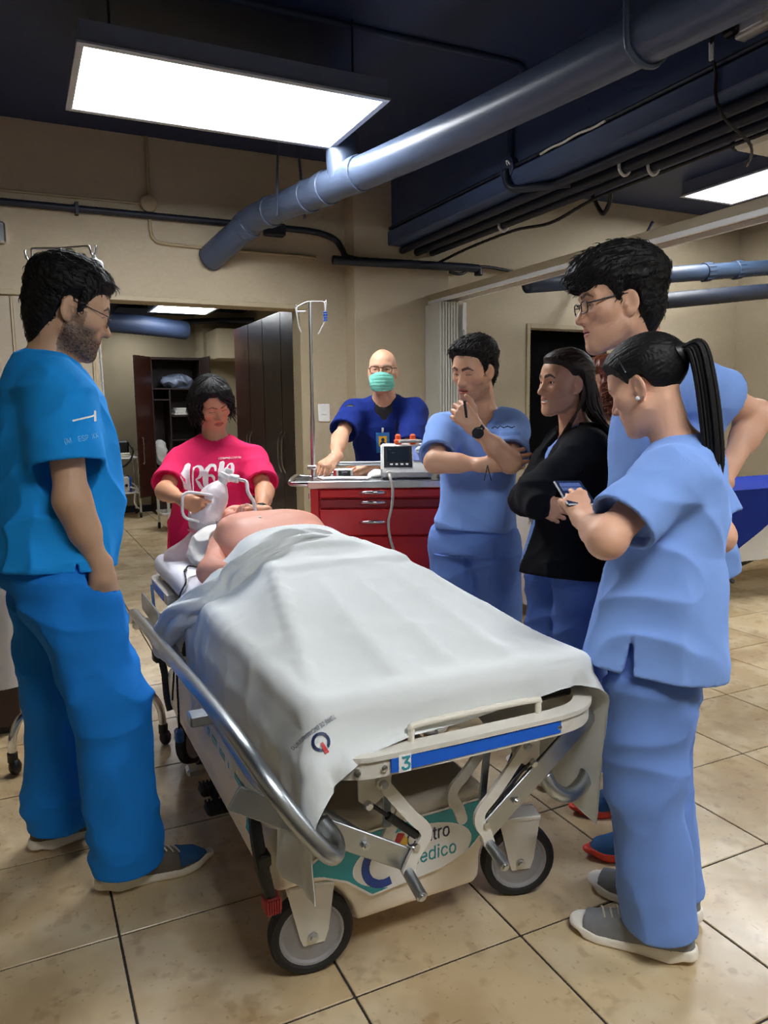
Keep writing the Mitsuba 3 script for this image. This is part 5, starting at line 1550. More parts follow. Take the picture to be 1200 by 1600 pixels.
# ---------------------------------------------- A: man in bright blue scrubs on the left
A = Person('bearded man in bright blue scrubs and glasses at left, hand in his pocket', POSE_A, skin='#c39a7b', head=1.02, neck_r=0.060, arm=1.08,
           torso=TORSO_M, face=dict(w=1.02, jaw=1.06, stubble=0.85, sideburn=0.9, stubble_col='#2d2320', eye=0.35, look=(0, 1, -0.5), blush='#bf7c62', brow='#17110f', brow_w=1.2), h=0.0026)
A.body({'R': dict(along=(-0.10, 0.02, -1.0), thumb=(1, 0.05, 0), curl=(0.15, 0.2, 0.15), tcurl=0.1, tout=0.35),
        'L': dict(along=(0.2, 0.0, -1.0), thumb=(1, 0, 0.2))})
_hk = A.hair_cap(bnd(MALE_LINE), lambda q: 0.010 + 0.020 * np.clip((q[:, 2] - 0.03) / 0.07, 0, 1) - 0.006 * np.clip((q[:, 1] - 0.03) / 0.05, 0, 1), 'm_hair_black', flow=front_flow, bump=0.006, freq=170, label='short black hair')
A.fuzz(_hk, 1100, 0.016, lambda q: np.stack([0.15 * q[:, 0] / 0.07, 1.0 + 0 * q[:, 0], -0.9 * np.clip(np.abs(q[:, 0]) / 0.07, 0, 1) - 0.2], 1), 'm_hair_black', seed=1)
_tA = [(-0.30, .200, .158, -0.008), (0.0, .200, .162, 0.002), (0.25, .196, .164, .010), (0.55, .192, .158, .006), (0.80, .185, .140, .0), (0.93, .14, .10, -.012), (1.0, .085, .075, -.015)]
def _slitA(P, d):
    c = A.J['pelvis'] + V(0.045, -0.2, -0.01)
    q = P - c.astype(np.float32)
    return np.maximum(d, -np.maximum(np.maximum(np.abs(q[:, 0] + 0.0) - (0.002 + 0.16 * np.clip(-q[:, 2], 0, 1)), np.abs(q[:, 1]) - 0.12), q[:, 2]))
_g = A.top('scrub_top', 'm_scrub_bright', _tA, sleeve=0.70, sr=(0.086, 0.096), hem=-0.09, neck='v', folds=1.3, h=0.0058, extra=_slitA, label='loose bright blue scrub top')
def _pocketA(P, d):
    w = A.J['wrR']
    b = f_chain(P, [w + V(-0.01, -0.004, -0.075), w + V(-0.02, 0.0, -0.21)], [0.058, 0.062])
    d = smin(d, b, 0.03)
    n = unit(V(0.55, -0.25, 0.80)).astype(np.float32)
    cut = -((P - (w + V(0, 0, -0.045)).astype(np.float32)) @ n)
    hole = f_chain(P, [w, w + V(-0.012, 0.0, -0.10)], [0.046, 0.038])
    return np.maximum(d, -np.maximum(hole, -((P - (w + V(0, 0, -0.10)).astype(np.float32)) @ n)))
A.trousers('scrub_trousers', 'm_scrub_bright2', r=(0.122, 0.095, 0.088), seat=(0.180, 0.150), hemz=0.062, folds=1.2, bunch=0.9, h=0.006, extra=_pocketA, under=0.87, seed=3, label='bright blue scrub trousers bunched at the ankles')
A.shoe('R', (1, 0.045), 'm_shoe_brown', 'm_sole', 0.295, 0.053, laces='m_lace', accent='m_shoe_blue', label='brown and blue trainer')
A.shoe('L', (0.96, 0.29), 'm_shoe_brown', 'm_sole', 0.295, 0.053, laces='m_lace', accent='m_shoe_blue', label='brown and blue trainer')
A.glasses('m_glass_frame', 0.050, 0.034, 0.0012, dy=0.002)
_zip = A.J['shR']
put(A.key, 'sleeve_emblem', cat_(decal(sg.LineString([(0, 0), (0.055, 0.012)]).buffer(0.0022), V(-0.02, 0.05, 1.285), V(1, 0, 0), V(0, 0, 1), _g, 0.001), decal(sg.LineString([(0.056, 0.0), (0.058, 0.022)]).buffer(0.0035), V(-0.02, 0.05, 1.285), V(1, 0, 0), V(0, 0, 1), _g, 0.001)), 'm_white', False, label='white emblem on the sleeve')
for _s, _x in (('(M', -0.045), ('ESP', -0.012), ('XX', 0.022)):
    put(A.key, 'sleeve_lettering', decal(shapely.affinity.scale(text_poly(_s, 0.013, False), 0.8, 1, origin=(0, 0)), V(_x, 0.05, 1.235 + 0.15 * _x), unit(V(1, 0, 0.15)), V(-0.15, 0, 1), _g, 0.001, 0.02), 'm_sleeve_print', False, label='pale sleeve lettering')
put(A.key, 'sleeve_badge', decal(sg.box(0, 0, 0.012, 0.014), V(-0.005, 0.05, 0.925), V(1, 0, 0), V(0, 0, 1), _g, 0.001), 'm_white', False)

# ---------------------------------------------- D: man with his hand at his chin
D = Person('man in pale blue scrubs with a black watch holding his chin', POSE_D, skin='#cf9f80', head=0.97, scale=0.95, neck_r=0.057, torso=TORSO_M,
           face=dict(w=1.0, jaw=1.04, stubble=0.35, eye=0.22, look=(0, 1, -0.6), blush='#cf8468', brow='#1d1512', brow_w=1.25, open=0.25, lip='#b4604f'), h=0.0026)
_R, _F, _Z = V(.901, -.434, 0), V(.434, .901, 0), V(0, 0, 1)      # right and away as the camera sees them, for the directions of hands
D.body({'R': dict(along=_R * 0.95 + _F * 0.15 + _Z * 0.12, thumb=_Z, curl=(0.12, 0.2, 0.15), tcurl=0.2),
        'L': dict(along=-_R * 0.62 + _Z * 0.66 - _F * 0.12, thumb=_R * 0.55 + _Z * 0.6 + _F * 0.1, curl=[(1.15, 1.35, 0.7), (1.2, 1.35, 0.7), (1.25, 1.35, 0.7), (1.25, 1.3, 0.7)], tcurl=0.15, tout=0.75)})
_hk = D.hair_cap(bnd([(-0.13, -0.075), (-0.06, -0.070), (-0.035, -0.035), (-0.028, 0.028), (0.010, 0.034), (0.014, -0.002), (0.024, 0.0), (0.032, 0.040), (0.046, 0.078), (0.075, 0.096), (0.12, 0.094)]),
           lambda q: 0.008 + 0.020 * np.clip((q[:, 2] - 0.03) / 0.07, 0, 1) + 0.004 * np.clip((q[:, 1] - 0.02) / 0.05, 0, 1), 'm_hair_dark', flow=front_flow, bump=0.009, freq=140, label='short wavy dark hair')
D.fuzz(_hk, 1000, 0.018, lambda q: np.stack([0.15 * q[:, 0] / 0.07, 1.0 + 0 * q[:, 0], -0.9 * np.clip(np.abs(q[:, 0]) / 0.07, 0, 1) - 0.2], 1), 'm_hair_dark', seed=2, lift=0.0025)
_tD = [(-0.40, .165, .135, 0.0), (0.0, .152, .132, 0.01), (0.30, .148, .130, .016), (0.58, .156, .130, .012), (0.80, .160, .118, .0), (0.93, .13, .09, -.01), (1.0, .08, .07, -.012)]
_g = D.top('scrub_top', 'm_ceil', _tD, sleeve=0.84, sr=(0.066, 0.072), hem=0.0, neck='v', folds=0.9, h=0.0062, vdepth=0.11, label='pale blue scrub top', seed=4)
D.trousers('scrub_trousers', 'm_ceil2', r=(0.098, 0.080, 0.076), seat=(0.150, 0.126), h=0.0075, under=0.835, seed=5, label='pale blue scrub trousers')
_tm_ = meshkit.WRITTEN[scene[D.key + '__scrub_trousers']['filename']]
_tm_ = trimesh.Trimesh(_tm_[0].astype(float), _tm_[1], process=False)
for _s in (-1, 1):
    _c0 = D.J['hipR' if _s > 0 else 'hipL'] * 0.62 + D.J['knR' if _s > 0 else 'knL'] * 0.38 - _F * 0.1 - _R * 0.02 * _s
    put(D.key, 'cargo_pocket', thick(decal(sg.box(-0.06, -0.09, 0.06, 0.085), _c0, _R, _Z, _tm_, 0.004, 0.02), 0.006), 'm_ceil2', 40)
for k in 'RL':
    D.shoe(k, D.fwd('h'), 'm_shoe_grey', 'm_sole', 0.265, 0.048)
put(D.key, 'chest_pocket', decal(sg.box(0, 0, 0.105, 0.012), V(1.41, 0.45, 1.205), unit(D.Xs) * -1, V(0, 0, 1), _g, 0.002), 'm_ceil2', False)
put(D.key, 'embroidery', decal(sg.LineString([(0, 0.0), (0.012, 0.006), (0.02, 0.0), (0.03, 0.008), (0.042, 0.001), (0.055, 0.007), (0.07, 0.0), (0.082, 0.005)]).buffer(0.0016), V(1.415, 0.45, 1.232), unit(D.Xs) * -1, V(0, 0, 1), _g, 0.0015), 'm_print_navy', False, label='small navy embroidery')
_w = D.J['wrL'] + unit(D.J['elL'] - D.J['wrL']) * 0.012
_ax = unit(D.J['wrL'] - D.J['elL'])
_wt = put(D.key, 'watch', lathe(_w - _ax * 0.010, _ax, [(0, 0.027), (0, 0.0295), (0.020, 0.0295), (0.020, 0.027), (0, 0.027)], 28), 'm_black', 30, label='black wrist watch')
_fd = unit(np.cross(_ax, _R * 0.55 + _Z * 0.6)) ; _fd = _fd if _fd @ _F < 0 else -_fd
_wn = unit(-_F * 0.9 - _R * 0.35)
_wn = unit(_wn - _ax * (_wn @ _ax))
put(_wt, 'case', lathe(_w + _wn * 0.024, _wn, [(0, 0.0), (0, 0.021), (0.009, 0.021), (0.011, 0.018), (0.0105, 0.0)], 28), 'm_black', 30)
put(_wt, 'dial', lathe(_w + _wn * 0.0352, _wn, [(0, 0.0165), (0.0006, 0.0)], 24), 'm_glass_frame', 30)
_b = D.J['wrR'] + unit(D.J['elR'] - D.J['wrR']) * 0.005
_ax = unit(D.J['wrR'] - D.J['elR'])
put(D.key, 'bracelet', cat_(lathe(_b - _ax * 0.003, _ax, [(0, 0.0285), (0.006, 0.0285)], 24), *[tube([_b + V(*(-_F * 0.029)), _b - _F * 0.034 - _Z * 0.03 + _R * dx * 0.5, _b - _F * 0.034 - _Z * 0.055 + _R * dx], 0.0016, 5) for dx in (-0.012, 0.014)]), 'm_black', 30, label='thin black cord bracelet')
_h = D.J['wrL'] + unit(-_R * 0.62 + _Z * 0.66) * 0.09
one('pen', cyl(_h + _R * 0.030 - _F * 0.022 - _Z * 0.03, _h + _R * 0.022 - _F * 0.022 + _Z * 0.028, 0.0045, 10), 'm_black', 'black pen held upright in the fist of the man holding his chin', 'pen')

# ---------------------------------------------- C: older masked man behind the cart
C = Person('bald older man in navy scrubs, glasses and green face mask leaning on the red cart', POSE_C, skin='#d3a283', head=0.98, scale=0.98, neck_r=0.058, torso=TORSO_M,
           face=dict(w=1.0, eye=0.40, look=(0, 1, -0.05), blush='#d08468', brow='#b39a86', brow_k=0.5, stubble=0.0), h=0.003)
C.body({'R': dict(along=-_F * 0.55 - _R * 0.55 - _Z * 0.30, thumb=_R * 0.75 - _F * 0.6 - _Z * 0.1, curl=(0.75, 1.0, 0.5), tcurl=0.5, tout=0.4),
        'L': dict(along=-_R * 0.95 + _F * 0.05 - _Z * 0.12, thumb=_F * 0.6 + _Z * 0.6, curl=(0.25, 0.35, 0.3), tcurl=0.4)})
_g = C.top('scrub_top', 'm_scrub_navy', [(-0.30, .185, .135, 0.0), (0.0, .182, .14, 0.012), (0.30, .175, .14, .016), (0.58, .182, .138, .010), (0.80, .182, .122, .0), (0.93, .135, .09, -.01), (1.0, .08, .07, -.012)],
           sleeve=0.74, sr=(0.072, 0.080), hem=-0.12, neck='v', folds=1.0, h=0.0066, vdepth=0.085, nr=0.062, label='navy scrub top', seed=8)
C.top('undershirt', 'm_black', [(0.45, .16, .115, 0.0), (0.62, .165, .120, .006), (0.80, .168, .112, .0), (0.93, .125, .085, -.01), (1.0, .075, .066, -.012)], sleeve=0.2, sr=(0.06, 0.06), hem=0.55, neck='r', folds=0, h=0.0065, nr=0.058, label='black undershirt at the neck')
C.trousers('scrub_trousers', 'm_scrub_navy', h=0.009, seed=9)
for k in 'RL':
    C.shoe(k, C.fwd('h'), 'm_black', 'm_sole', 0.27, 0.048)
mat('m_mask', '#7fd0bd', 0.8, spec=0.2)
mat('m_mask_white', '#e9efec', 0.8)
def _mask(P):
    q = C.hq(P)
    d = np.abs(head_field(q, dict(C.face, nose=1.0)) - 0.006) - 0.0018
    s1 = smin(f_ell(q, (0, 0.072, -0.05), (0.062, 0.055, 0.055)), f_rc(q, (0, 0.10, -0.02), (0, 0.085, -0.09), 0.03, 0.03), 0.03)
    d = np.abs(smin(head_field(q, C.face), s1, 0.02) - 0.004 + 0.0012 * (np.abs(np.mod((q[:, 2] + 0.2) / 0.019, 1) - 0.5) < 0.12)) - 0.0016
    edge = np.maximum(np.abs(q[:, 2] + 0.048 + 0.10 * np.abs(q[:, 0])) - (0.052 - 0.28 * np.maximum(np.abs(q[:, 0]) - 0.02, 0)), np.abs(q[:, 0]) - 0.0665)
    return np.maximum(np.maximum(d, edge), 0.02 - q[:, 1])
_lo, _hi = bounds([C.hw((0, 0.06, -0.05))], 0.10)
_mk = put(C.key, 'face_mask', relax(net(_mask, _lo, _hi, 0.0022), 1), 'm_mask', True, label='green pleated surgical mask')
for s in (-1, 1):
    for z0, z1 in ((-0.012, 0.012), (-0.070, -0.020)):
        put(_mk, 'ear_loop', tube([C.hw((s * 0.062, 0.045, z0 - 0.01)), C.hw((s * 0.072, 0.02, (z0 + z1) / 2)), C.hw((s * 0.079, -0.012, z1))], 0.0012, 6), 'm_mask_white', True)
C.glasses('m_glass_brown', 0.050, 0.040, 0.0018, dy=0.002, dz=0.002, round_=0.7)
# badge, pen
mat('m_badge_blue', '#2f7fc8', 0.35)
_b0 = np.array([1.475, 1.55, 1.135]); _bx, _bz = C.Xs * -1, V(0, 0, 1)
_bh = decal(sg.box(-0.036, -0.055, 0.036, 0.055), _b0, _bx, _bz, _g, 0.006, 0.03)
_bk = put(C.key, 'name_badge', thick(_bh, 0.003) if 'thick' in globals() else _bh, 'm_badge_blue', False, label='blue photo badge clipped at the waist')
put(_bk, 'photo', decal(sg.box(-0.022, -0.020, 0.022, 0.036), _b0, _bx, _bz, _g, 0.009, 0.03), 'm_print_yellow' if 'm_print_yellow' in scene else 'm_white', False)
put(_bk, 'portrait', decal(sg.Point(0, 0.016).buffer(0.009).union(sg.Point(0, -0.008).buffer(0.015)), _b0, _bx, _bz, _g, 0.0098, 0.03), 'm_print_navy', False)
put(_bk, 'clip', decal(sg.box(-0.006, 0.05, 0.006, 0.082), _b0, _bx, _bz, _g, 0.007, 0.03), 'm_steel', False)
one('pen', cat_(decal(sg.box(0.072, 0.05, 0.078, 0.11), _b0, _bx, _bz, _g, 0.004, 0.03), decal(sg.box(0.086, 0.05, 0.091, 0.105), _b0, _bx, _bz, _g, 0.004, 0.03)), 'm_black', 'black pens clipped in the chest pocket of the masked man', 'pen', False)

# ---------------------------------------------- B: woman in a pink T-shirt
B = Person('woman with a wavy black bob in a pink T-shirt squeezing a resuscitation bag', POSE_B, skin='#c38d6c', head=0.98, scale=0.90, neck_r=0.052, torso=TORSO_F, hand=0.95,
           face=dict(w=1.08, jaw=1.10, eye=0.0, blush='#b5684c', brow='#2a1a15', brow_w=0.8, brow_k=0.7, lip='#a3544a', smile=0.03), h=0.0028)
B.body({'R': dict(along=_R * 0.80 - _F * 0.25 - _Z * 0.30, thumb=_Z * 0.9 + _R * 0.3, curl=[(0.55, 0.55, 0.3), (0.6, 0.6, 0.3), (0.65, 0.6, 0.3), (0.7, 0.6, 0.3)], spread=0.10, tcurl=0.3, tout=0.7),
        'L': dict(along=-_R * 0.88 - _Z * 0.22 - _F * 0.1, thumb=_Z * 0.9 - _R * 0.2, curl=[(0.6, 0.7, 0.4), (0.6, 0.7, 0.4), (0.65, 0.7, 0.4), (0.7, 0.7, 0.4)], tcurl=0.5, tout=0.5)})
_tB = [(-0.40, .205, .165, 0.0), (-0.1, .195, .155, 0.0), (0.20, .180, .145, .012), (0.5, .165, .135, .018), (0.68, .165, .142, .022), (0.82, .160, .118, .004), (0.93, .13, .085, -.008), (1.0, .075, .064, -.012)]
_gB = B.top('t_shirt', 'm_pink', _tB, sleeve=0.80, sr=(0.066, 0.076), hem=-0.33, neck='r', folds=1.0, h=0.0062, nr=0.066, ncut=0.005, label='pink T-shirt with white lettering', seed=14)
B.trousers('trousers', 'm_dark_cloth', h=0.010, r=(0.10, 0.075, 0.065), seat=(0.17, 0.14), seed=15)
for k in 'RL':
    B.shoe(k, B.fwd('h'), 'm_black', 'm_sole', 0.235, 0.044)
def _bob(q, d):
    ax = np.abs(q[:, 0])
    m = np.stack([ax, q[:, 1], q[:, 2]], 1)
    v = smin(f_ell(m, (0.070, -0.022, -0.020), (0.026, 0.050, 0.075)), f_ell(q, (0, -0.065, -0.030), (0.075, 0.048, 0.085)), 0.04)
    v = smin(v, f_ell(q, (-0.052, 0.050, 0.060), (0.024, 0.030, 0.050)), 0.03)
    v = v - 0.006 * (crease(q, (26, 26, 17), 4) - 0.4)
    return smin(d, v, 0.04)
B.hair_cap(bnd([(-0.13, -0.08), (-0.03, -0.07), (-0.02, 0.01), (0.02, 0.045), (0.05, 0.082), (0.08, 0.094), (0.12, 0.095)]), lambda q: 0.013 + 0.012 * np.clip(q[:, 2] / 0.1, 0, 1), 'm_hair_black', flow=down_flow, bump=0.004, freq=120, extra=_bob, label='wavy black bob', zlo=-0.22)
_rg = np.random.default_rng(3)
_cv = []
for i in range(760):
    a = _rg.uniform(-math.pi, math.pi)
    off = 0.016 + 0.012 * _rg.random()
    if abs(a) < 1.05:                                   # fringe: parted on her left, swept to her right
        side = 1 if a < 0.32 else -1
        _cv.append(B.skull_lock(a, _rg.uniform(1.0, 1.5), _rg.uniform(0.02, 0.38) if a < 0.3 else _rg.uniform(0.15, 0.45), off, 0.02 + 0.08 * _rg.random() * (abs(a) > 0.6), 0.006, sweep=-0.75 * (1.15 + a * 0.4) if side > 0 else 0.6, ph=i))
    else:
        _cv.append(B.skull_lock(a, _rg.uniform(0.7, 1.56), _rg.uniform(0.0, 0.25), off, _rg.uniform(0.09, 0.145), 0.015, sweep=0.12 * _rg.normal(), ph=i * 1.3, inward=0.012 * _rg.normal()))
B.strands('hair_lock', _cv, 0.0040, 'm_hair_black', 5)
# lettering RCP and the small line above it
def _stroke(pts, w, n=8, taper=None):
    c = catmull(np.array(pts, float), n)
    ww = np.full(len(c), w) if taper is None else np.interp(np.linspace(0, 1, len(c)), np.linspace(0, 1, len(taper)), taper)
    return shapely.union_all([sg.LineString([c[i], c[i + 1]]).buffer(max((ww[i] + ww[i + 1]) / 4, 0.0008)) for i in range(len(c) - 1)])
_let = shapely.union_all([
    _stroke([(-0.118, 0.070), (-0.116, 0.03), (-0.110, -0.02), (-0.098, -0.060), (-0.088, -0.072)], 0, taper=[0.030, 0.032, 0.028, 0.016, 0.004]),
    _stroke([(-0.083, 0.060), (-0.086, 0.02), (-0.084, -0.03), (-0.082, -0.066)], 0, taper=[0.010, 0.009, 0.009, 0.006]),
    _stroke([(-0.086, 0.055), (-0.070, 0.066), (-0.050, 0.060), (-0.040, 0.038), (-0.048, 0.012), (-0.070, -0.004)], 0, taper=[0.006, 0.010, 0.018, 0.024, 0.016, 0.006]),
    _stroke([(-0.070, -0.004), (-0.056, -0.022), (-0.042, -0.044), (-0.022, -0.058)], 0, taper=[0.006, 0.016, 0.018, 0.008]),
    _stroke([(0.030, 0.040), (0.022, 0.062), (0.002, 0.066), (-0.014, 0.045), (-0.020, 0.005), (-0.014, -0.040), (0.002, -0.066), (0.022, -0.066), (0.034, -0.044), (0.030, -0.026)], 0, taper=[0.010, 0.014, 0.018, 0.024, 0.030, 0.026, 0.018, 0.014, 0.011, 0.007]),
    _stroke([(-0.014, 0.012), (0.010, 0.014), (0.022, 0.002), (0.026, -0.016)], 0, taper=[0.010, 0.014, 0.014, 0.008]),
    _stroke([(0.056, 0.074), (0.056, 0.03), (0.058, -0.02), (0.066, -0.062), (0.076, -0.074)], 0, taper=[0.026, 0.028, 0.024, 0.016, 0.004]),
    _stroke([(0.078, -0.06), (0.083, -0.01), (0.084, 0.04), (0.088, 0.064), (0.104, 0.068), (0.113, 0.040), (0.108, 0.006), (0.092, 0.0)], 0, taper=[0.006, 0.009, 0.009, 0.008, 0.012, 0.018, 0.018, 0.006])])
_bx = B.Xs * -1
_o = B.J['pelvis'] + (B.J['neck'] - B.J['pelvis']) * 0.66 + B.fwd() * 0.14
mat('m_print_white', '#efe9ec', 0.6)
put(B.key, 'lettering', decal(shapely.affinity.scale(_let, 0.84, 0.84, origin=(0, 0)), _o + _bx * 0.012 - V(0, 0, 0.022), _bx, B.up, _gB, 0.0016, 0.006), 'm_print_white', False, label='large white letters RCP')
_sm = text_poly('SIEMPRE LISTOS', 0.0085)
put(B.key, 'lettering', decal(_sm, _o + _bx * 0.045 + V(0, 0, 0.058), _bx, B.up, _gB, 0.0016, 0.02), 'm_print_white', False, label='small white line of lettering')
_b = B.J['wrL'] + unit(B.J['elL'] - B.J['wrL']) * 0.012
_ax = unit(B.J['wrL'] - B.J['elL'])
put(B.key, 'bracelet', cat_(*[lathe(_b + _ax * k, _ax, [(0, 0.0275), (0.004, 0.0305), (0.009, 0.0275)], 24) for k in (-0.016, -0.004)]), 'm_black', 30, label='dark bracelet')

# ---------------------------------------------- E: woman in a black cardigan
E = Person('smiling woman with long brown hair in a black cardigan with her arms crossed', POSE_E, skin='#d09a78', head=0.96, scale=0.92, neck_r=0.049, torso=TORSO_F, hand=0.86,
           face=dict(w=0.97, jaw=0.92, eye=0.62, look=(0.1, 1, -0.05), blush='#c4765a', brow='#1f1511', brow_w=1.2, lip='#b5584c', smile=0.16, teeth=True, open=0.6, nose=1.25, iris='#24150e'), h=0.0026)
E.body({'L': dict(along=_F * 0.9 - _R * 0.2, thumb=_Z, curl=(0.3, 0.4, 0.3)),
        'R': dict(along=_R * 0.80 - _Z * 0.30 + _F * 0.05, thumb=_Z * 0.8 + _R * 0.2, curl=(0.45, 0.7, 0.4), spread=0.12, tcurl=0.4, tout=0.5)})
E.trousers('scrub_trousers', 'm_ceil_dark', h=0.0075, r=(0.094, 0.080, 0.078), seat=(0.155, 0.130), under=0.70, seed=21, label='blue scrub trousers')
_gE = E.top('scrub_top', 'm_ceil', [(-0.30, .155, .136, 0.004), (0.10, .142, .120, .004), (0.38, .122, .102, .004), (0.62, .130, .112, .008), (0.80, .135, .102, .004), (0.93, .095, .068, -.008), (1.0, .062, .054, -.010)], sleeve=0.15, sr=(0.045, 0.045), hem=-0.16, neck='v', folds=0.6, h=0.0075, vdepth=0.12, label='pale blue scrub top', seed=22)
def _openE(P, d):
    U = np.array([E.Xs, E.fwd(), E.up], np.float32)
    q = (P - E.J['pelvis'].astype(np.float32)) @ U.T
    w = 0.030 + 0.03 * np.clip((0.10 - q[:, 2]) / 0.3, 0, 1)
    far = 0.035 + 0.22 * np.clip((0.16 - q[:, 2]) / 0.05, 0, 1)
    return smax(d, -np.maximum(np.maximum(-w - q[:, 0], q[:, 0] - far), 0.02 - q[:, 1]), 0.008)
E.top('cardigan', 'm_cardigan', [(-0.35, .196, .172, -0.012), (0.0, .186, .158, -.010), (0.38, .157, .130, .0), (0.62, .158, .134, .006), (0.80, .154, .116, .0), (0.93, .125, .088, -.010), (1.0, .08, .068, -.014)],
      sr=(0.056, 0.051), hem=-0.24, neck='r', folds=1.0, h=0.0066, nr=0.066, wrist=True, pre=_openE, label='long black cardigan', seed=23)
for k in 'RL':
    E.shoe(k, E.fwd('h'), 'm_black', 'm_sole', 0.24, 0.045)
E.hair_cap(bnd([(-0.13, -0.10), (-0.05, -0.10), (-0.032, -0.05), (-0.026, 0.030), (0.012, 0.040), (0.028, 0.062), (0.050, 0.078), (0.075, 0.088), (0.12, 0.092)]), lambda q: 0.012 + 0.004 * (q[:, 2] > 0.05), 'm_hair_brown', flow=front_flow, bump=0.003, freq=190, label='long straight brown hair')
_rg = np.random.default_rng(8)
_cv = []
for i in range(240):
    s = 1 if i % 3 else -1
    a = _rg.uniform(0, 1)
    y0 = -0.03 - 0.085 * a
    x0 = s * 0.080 * math.sqrt(max(1 - ((y0 + 0.016) / 0.105) ** 2, 0.0)) + 0.004 * _rg.normal()
    p0 = E.hw((x0, y0, 0.045 - 0.03 * a))
    p1 = E.hw((x0 * 1.06, y0 - 0.012, -0.03))
    p2 = E.hw((x0 * 1.10 + 0.006 * _rg.normal(), y0 - 0.022, -0.095))
    sh = E.J['neck'] - E.fwd() * (0.105 + 0.025 * _rg.random()) + E.Xs * (s * (0.02 + 0.10 * (1 - a)) + 0.012 * _rg.normal())
    p3 = sh - E.up * 0.06
    p4 = sh - E.up * (0.16 + 0.05 * _rg.random()) - E.fwd() * 0.02
    p5 = p4 - E.up * (0.05 + 0.05 * _rg.random())
    _cv.append(catmull([p0, p1, p2, p3, p4, p5], 3))
E.strands('hair_lock', _cv, 0.0048, 'm_hair_brown', 5)
_cv = []
for i in range(46):                                     # the lock falling in front of the near shoulder, lighter at its ends
    a = _rg.random()
    p0 = E.hw((-0.074, -0.028 - 0.02 * a, 0.03)); p1 = E.hw((-0.078, -0.020 - 0.02 * a, -0.05))
    p2 = E.J['neck'] + E.Xs * -0.075 + E.fwd() * (0.055 + 0.02 * a) - E.up * 0.03
    p3 = p2 + E.fwd() * 0.055 - E.up * (0.12 + 0.03 * a) + E.Xs * 0.03
    p4 = p3 - E.up * (0.10 + 0.08 * _rg.random()) + E.fwd() * 0.02 + E.Xs * 0.015 * _rg.normal()
    _cv.append(catmull([p0, p1, p2, p3, p4], 3))
mat('m_hair_light', '#4b3827', 0.5, spec=0.5)
E.strands('hair_lock', _cv, 0.0032, 'm_hair_light', 5, label='lighter lock over the shoulder')

# ---------------------------------------------- F: tall man behind the ponytail
F_ = Person('tall man in pale blue scrubs and grey glasses with his hand on his hip', POSE_F, skin='#d3a284', head=1.05, scale=1.0, neck_r=0.062, torso=TORSO_M, arm=1.08,
            face=dict(w=0.98, jaw=1.08, eye=0.35, look=(0, 1, -0.4), blush='#d88770', brow='#1d1512', stubble=0.12, lip='#b8665c'), h=0.0026)
F_.body({'L': dict(along=-_R * 0.5 - _Z * 0.6 + _F * 0.3, thumb=_R * 0.8, curl=(0.3, 0.5, 0.3)), 'R': dict(along=-_R * 0.5 - _Z * 0.8, thumb=-_R * 0.6 - _F * 0.5)})
def _mop(q, d):
    v = smin(f_ell(q, (0, 0.040, 0.108), (0.074, 0.074, 0.036)), f_ell(q, (0, 0.086, 0.080), (0.056, 0.024, 0.024)), 0.03)
    v = v - 0.008 * (crease(front_flow(q), (150, 150, 60), 7) - 0.4)
    return smin(d, v, 0.025)
_hk = F_.hair_cap(bnd([(-0.13, -0.075), (-0.06, -0.070), (-0.035, -0.035), (-0.028, 0.022), (0.010, 0.034), (0.014, 0.002), (0.024, 0.006), (0.032, 0.034), (0.046, 0.058), (0.075, 0.070), (0.12, 0.075)]),
            lambda q: 0.012 + 0.026 * np.clip((q[:, 2] - 0.02) / 0.07, 0, 1), 'm_hair_black', flow=front_flow, bump=0.008, freq=150, extra=_mop, label='thick black hair with a fringe')
F_.fuzz(_hk, 1300, 0.022, lambda q: np.stack([0.15 * q[:, 0] / 0.07, 1.0 + 0 * q[:, 0], -0.9 * np.clip(np.abs(q[:, 0]) / 0.07, 0, 1) - 0.2], 1), 'm_hair_black', seed=3, lift=0.0025)
F_.glasses('m_glass_frame', 0.050, 0.030, 0.0018, dy=0.002)
F_.top('scrub_top', 'm_ceil', [(-0.40, .205, .160, 0.0), (0.0, .195, .160, 0.01), (0.30, .188, .160, .010), (0.58, .188, .150, .004), (0.80, .182, .130, -.004), (0.93, .135, .10, -.012), (1.0, .085, .075, -.012)],
       sleeve=0.52, sr=(0.080, 0.086), hem=-0.20, neck='v', folds=1.0, h=0.0066, label='pale blue scrub top', seed=31)
F_.trousers('scrub_trousers', 'm_ceil2', r=(0.11, 0.09, 0.08), seat=(0.185, 0.15), h=0.008, seed=32)
for k in 'RL':
    F_.shoe(k, (-0.93, 0.36), 'm_shoe_blue', 'm_sole_red', 0.285, 0.052, label='blue trainer with a red sole')

# ---------------------------------------------- G: woman with curly red hair, mostly hidden
G_ = Person('woman with curly red hair in dark clothes behind the woman in the cardigan', POSE_G, skin='#c99274', head=0.96, scale=0.92, torso=TORSO_F, face=dict(eye=0.5, blush='#c27a5c', brow='#4a2a1a', lip='#a85a4c'), h=0.0034)
G_.body({'R': dict(along=(0, 0, -1), thumb=-_F), 'L': dict(along=(0, 0, -1), thumb=-_F)})
G_.top('jumper', 'm_dark_cloth', [(-0.30, .18, .145, 0.0), (0.10, .175, .135, .0), (0.38, .15, .12, .010), (0.62, .16, .135, .016), (0.80, .155, .115, .004), (0.93, .115, .08, -.008), (1.0, .07, .06, -.012)], sr=(0.062, 0.055), hem=-0.2, neck='r', folds=0.8, h=0.009, wrist=True, seed=41)
G_.trousers('trousers', 'm_dark_cloth', h=0.010, seed=42)
for k in 'RL':
    G_.shoe(k, G_.fwd('h'), 'm_black', 'm_sole', 0.24, 0.045)
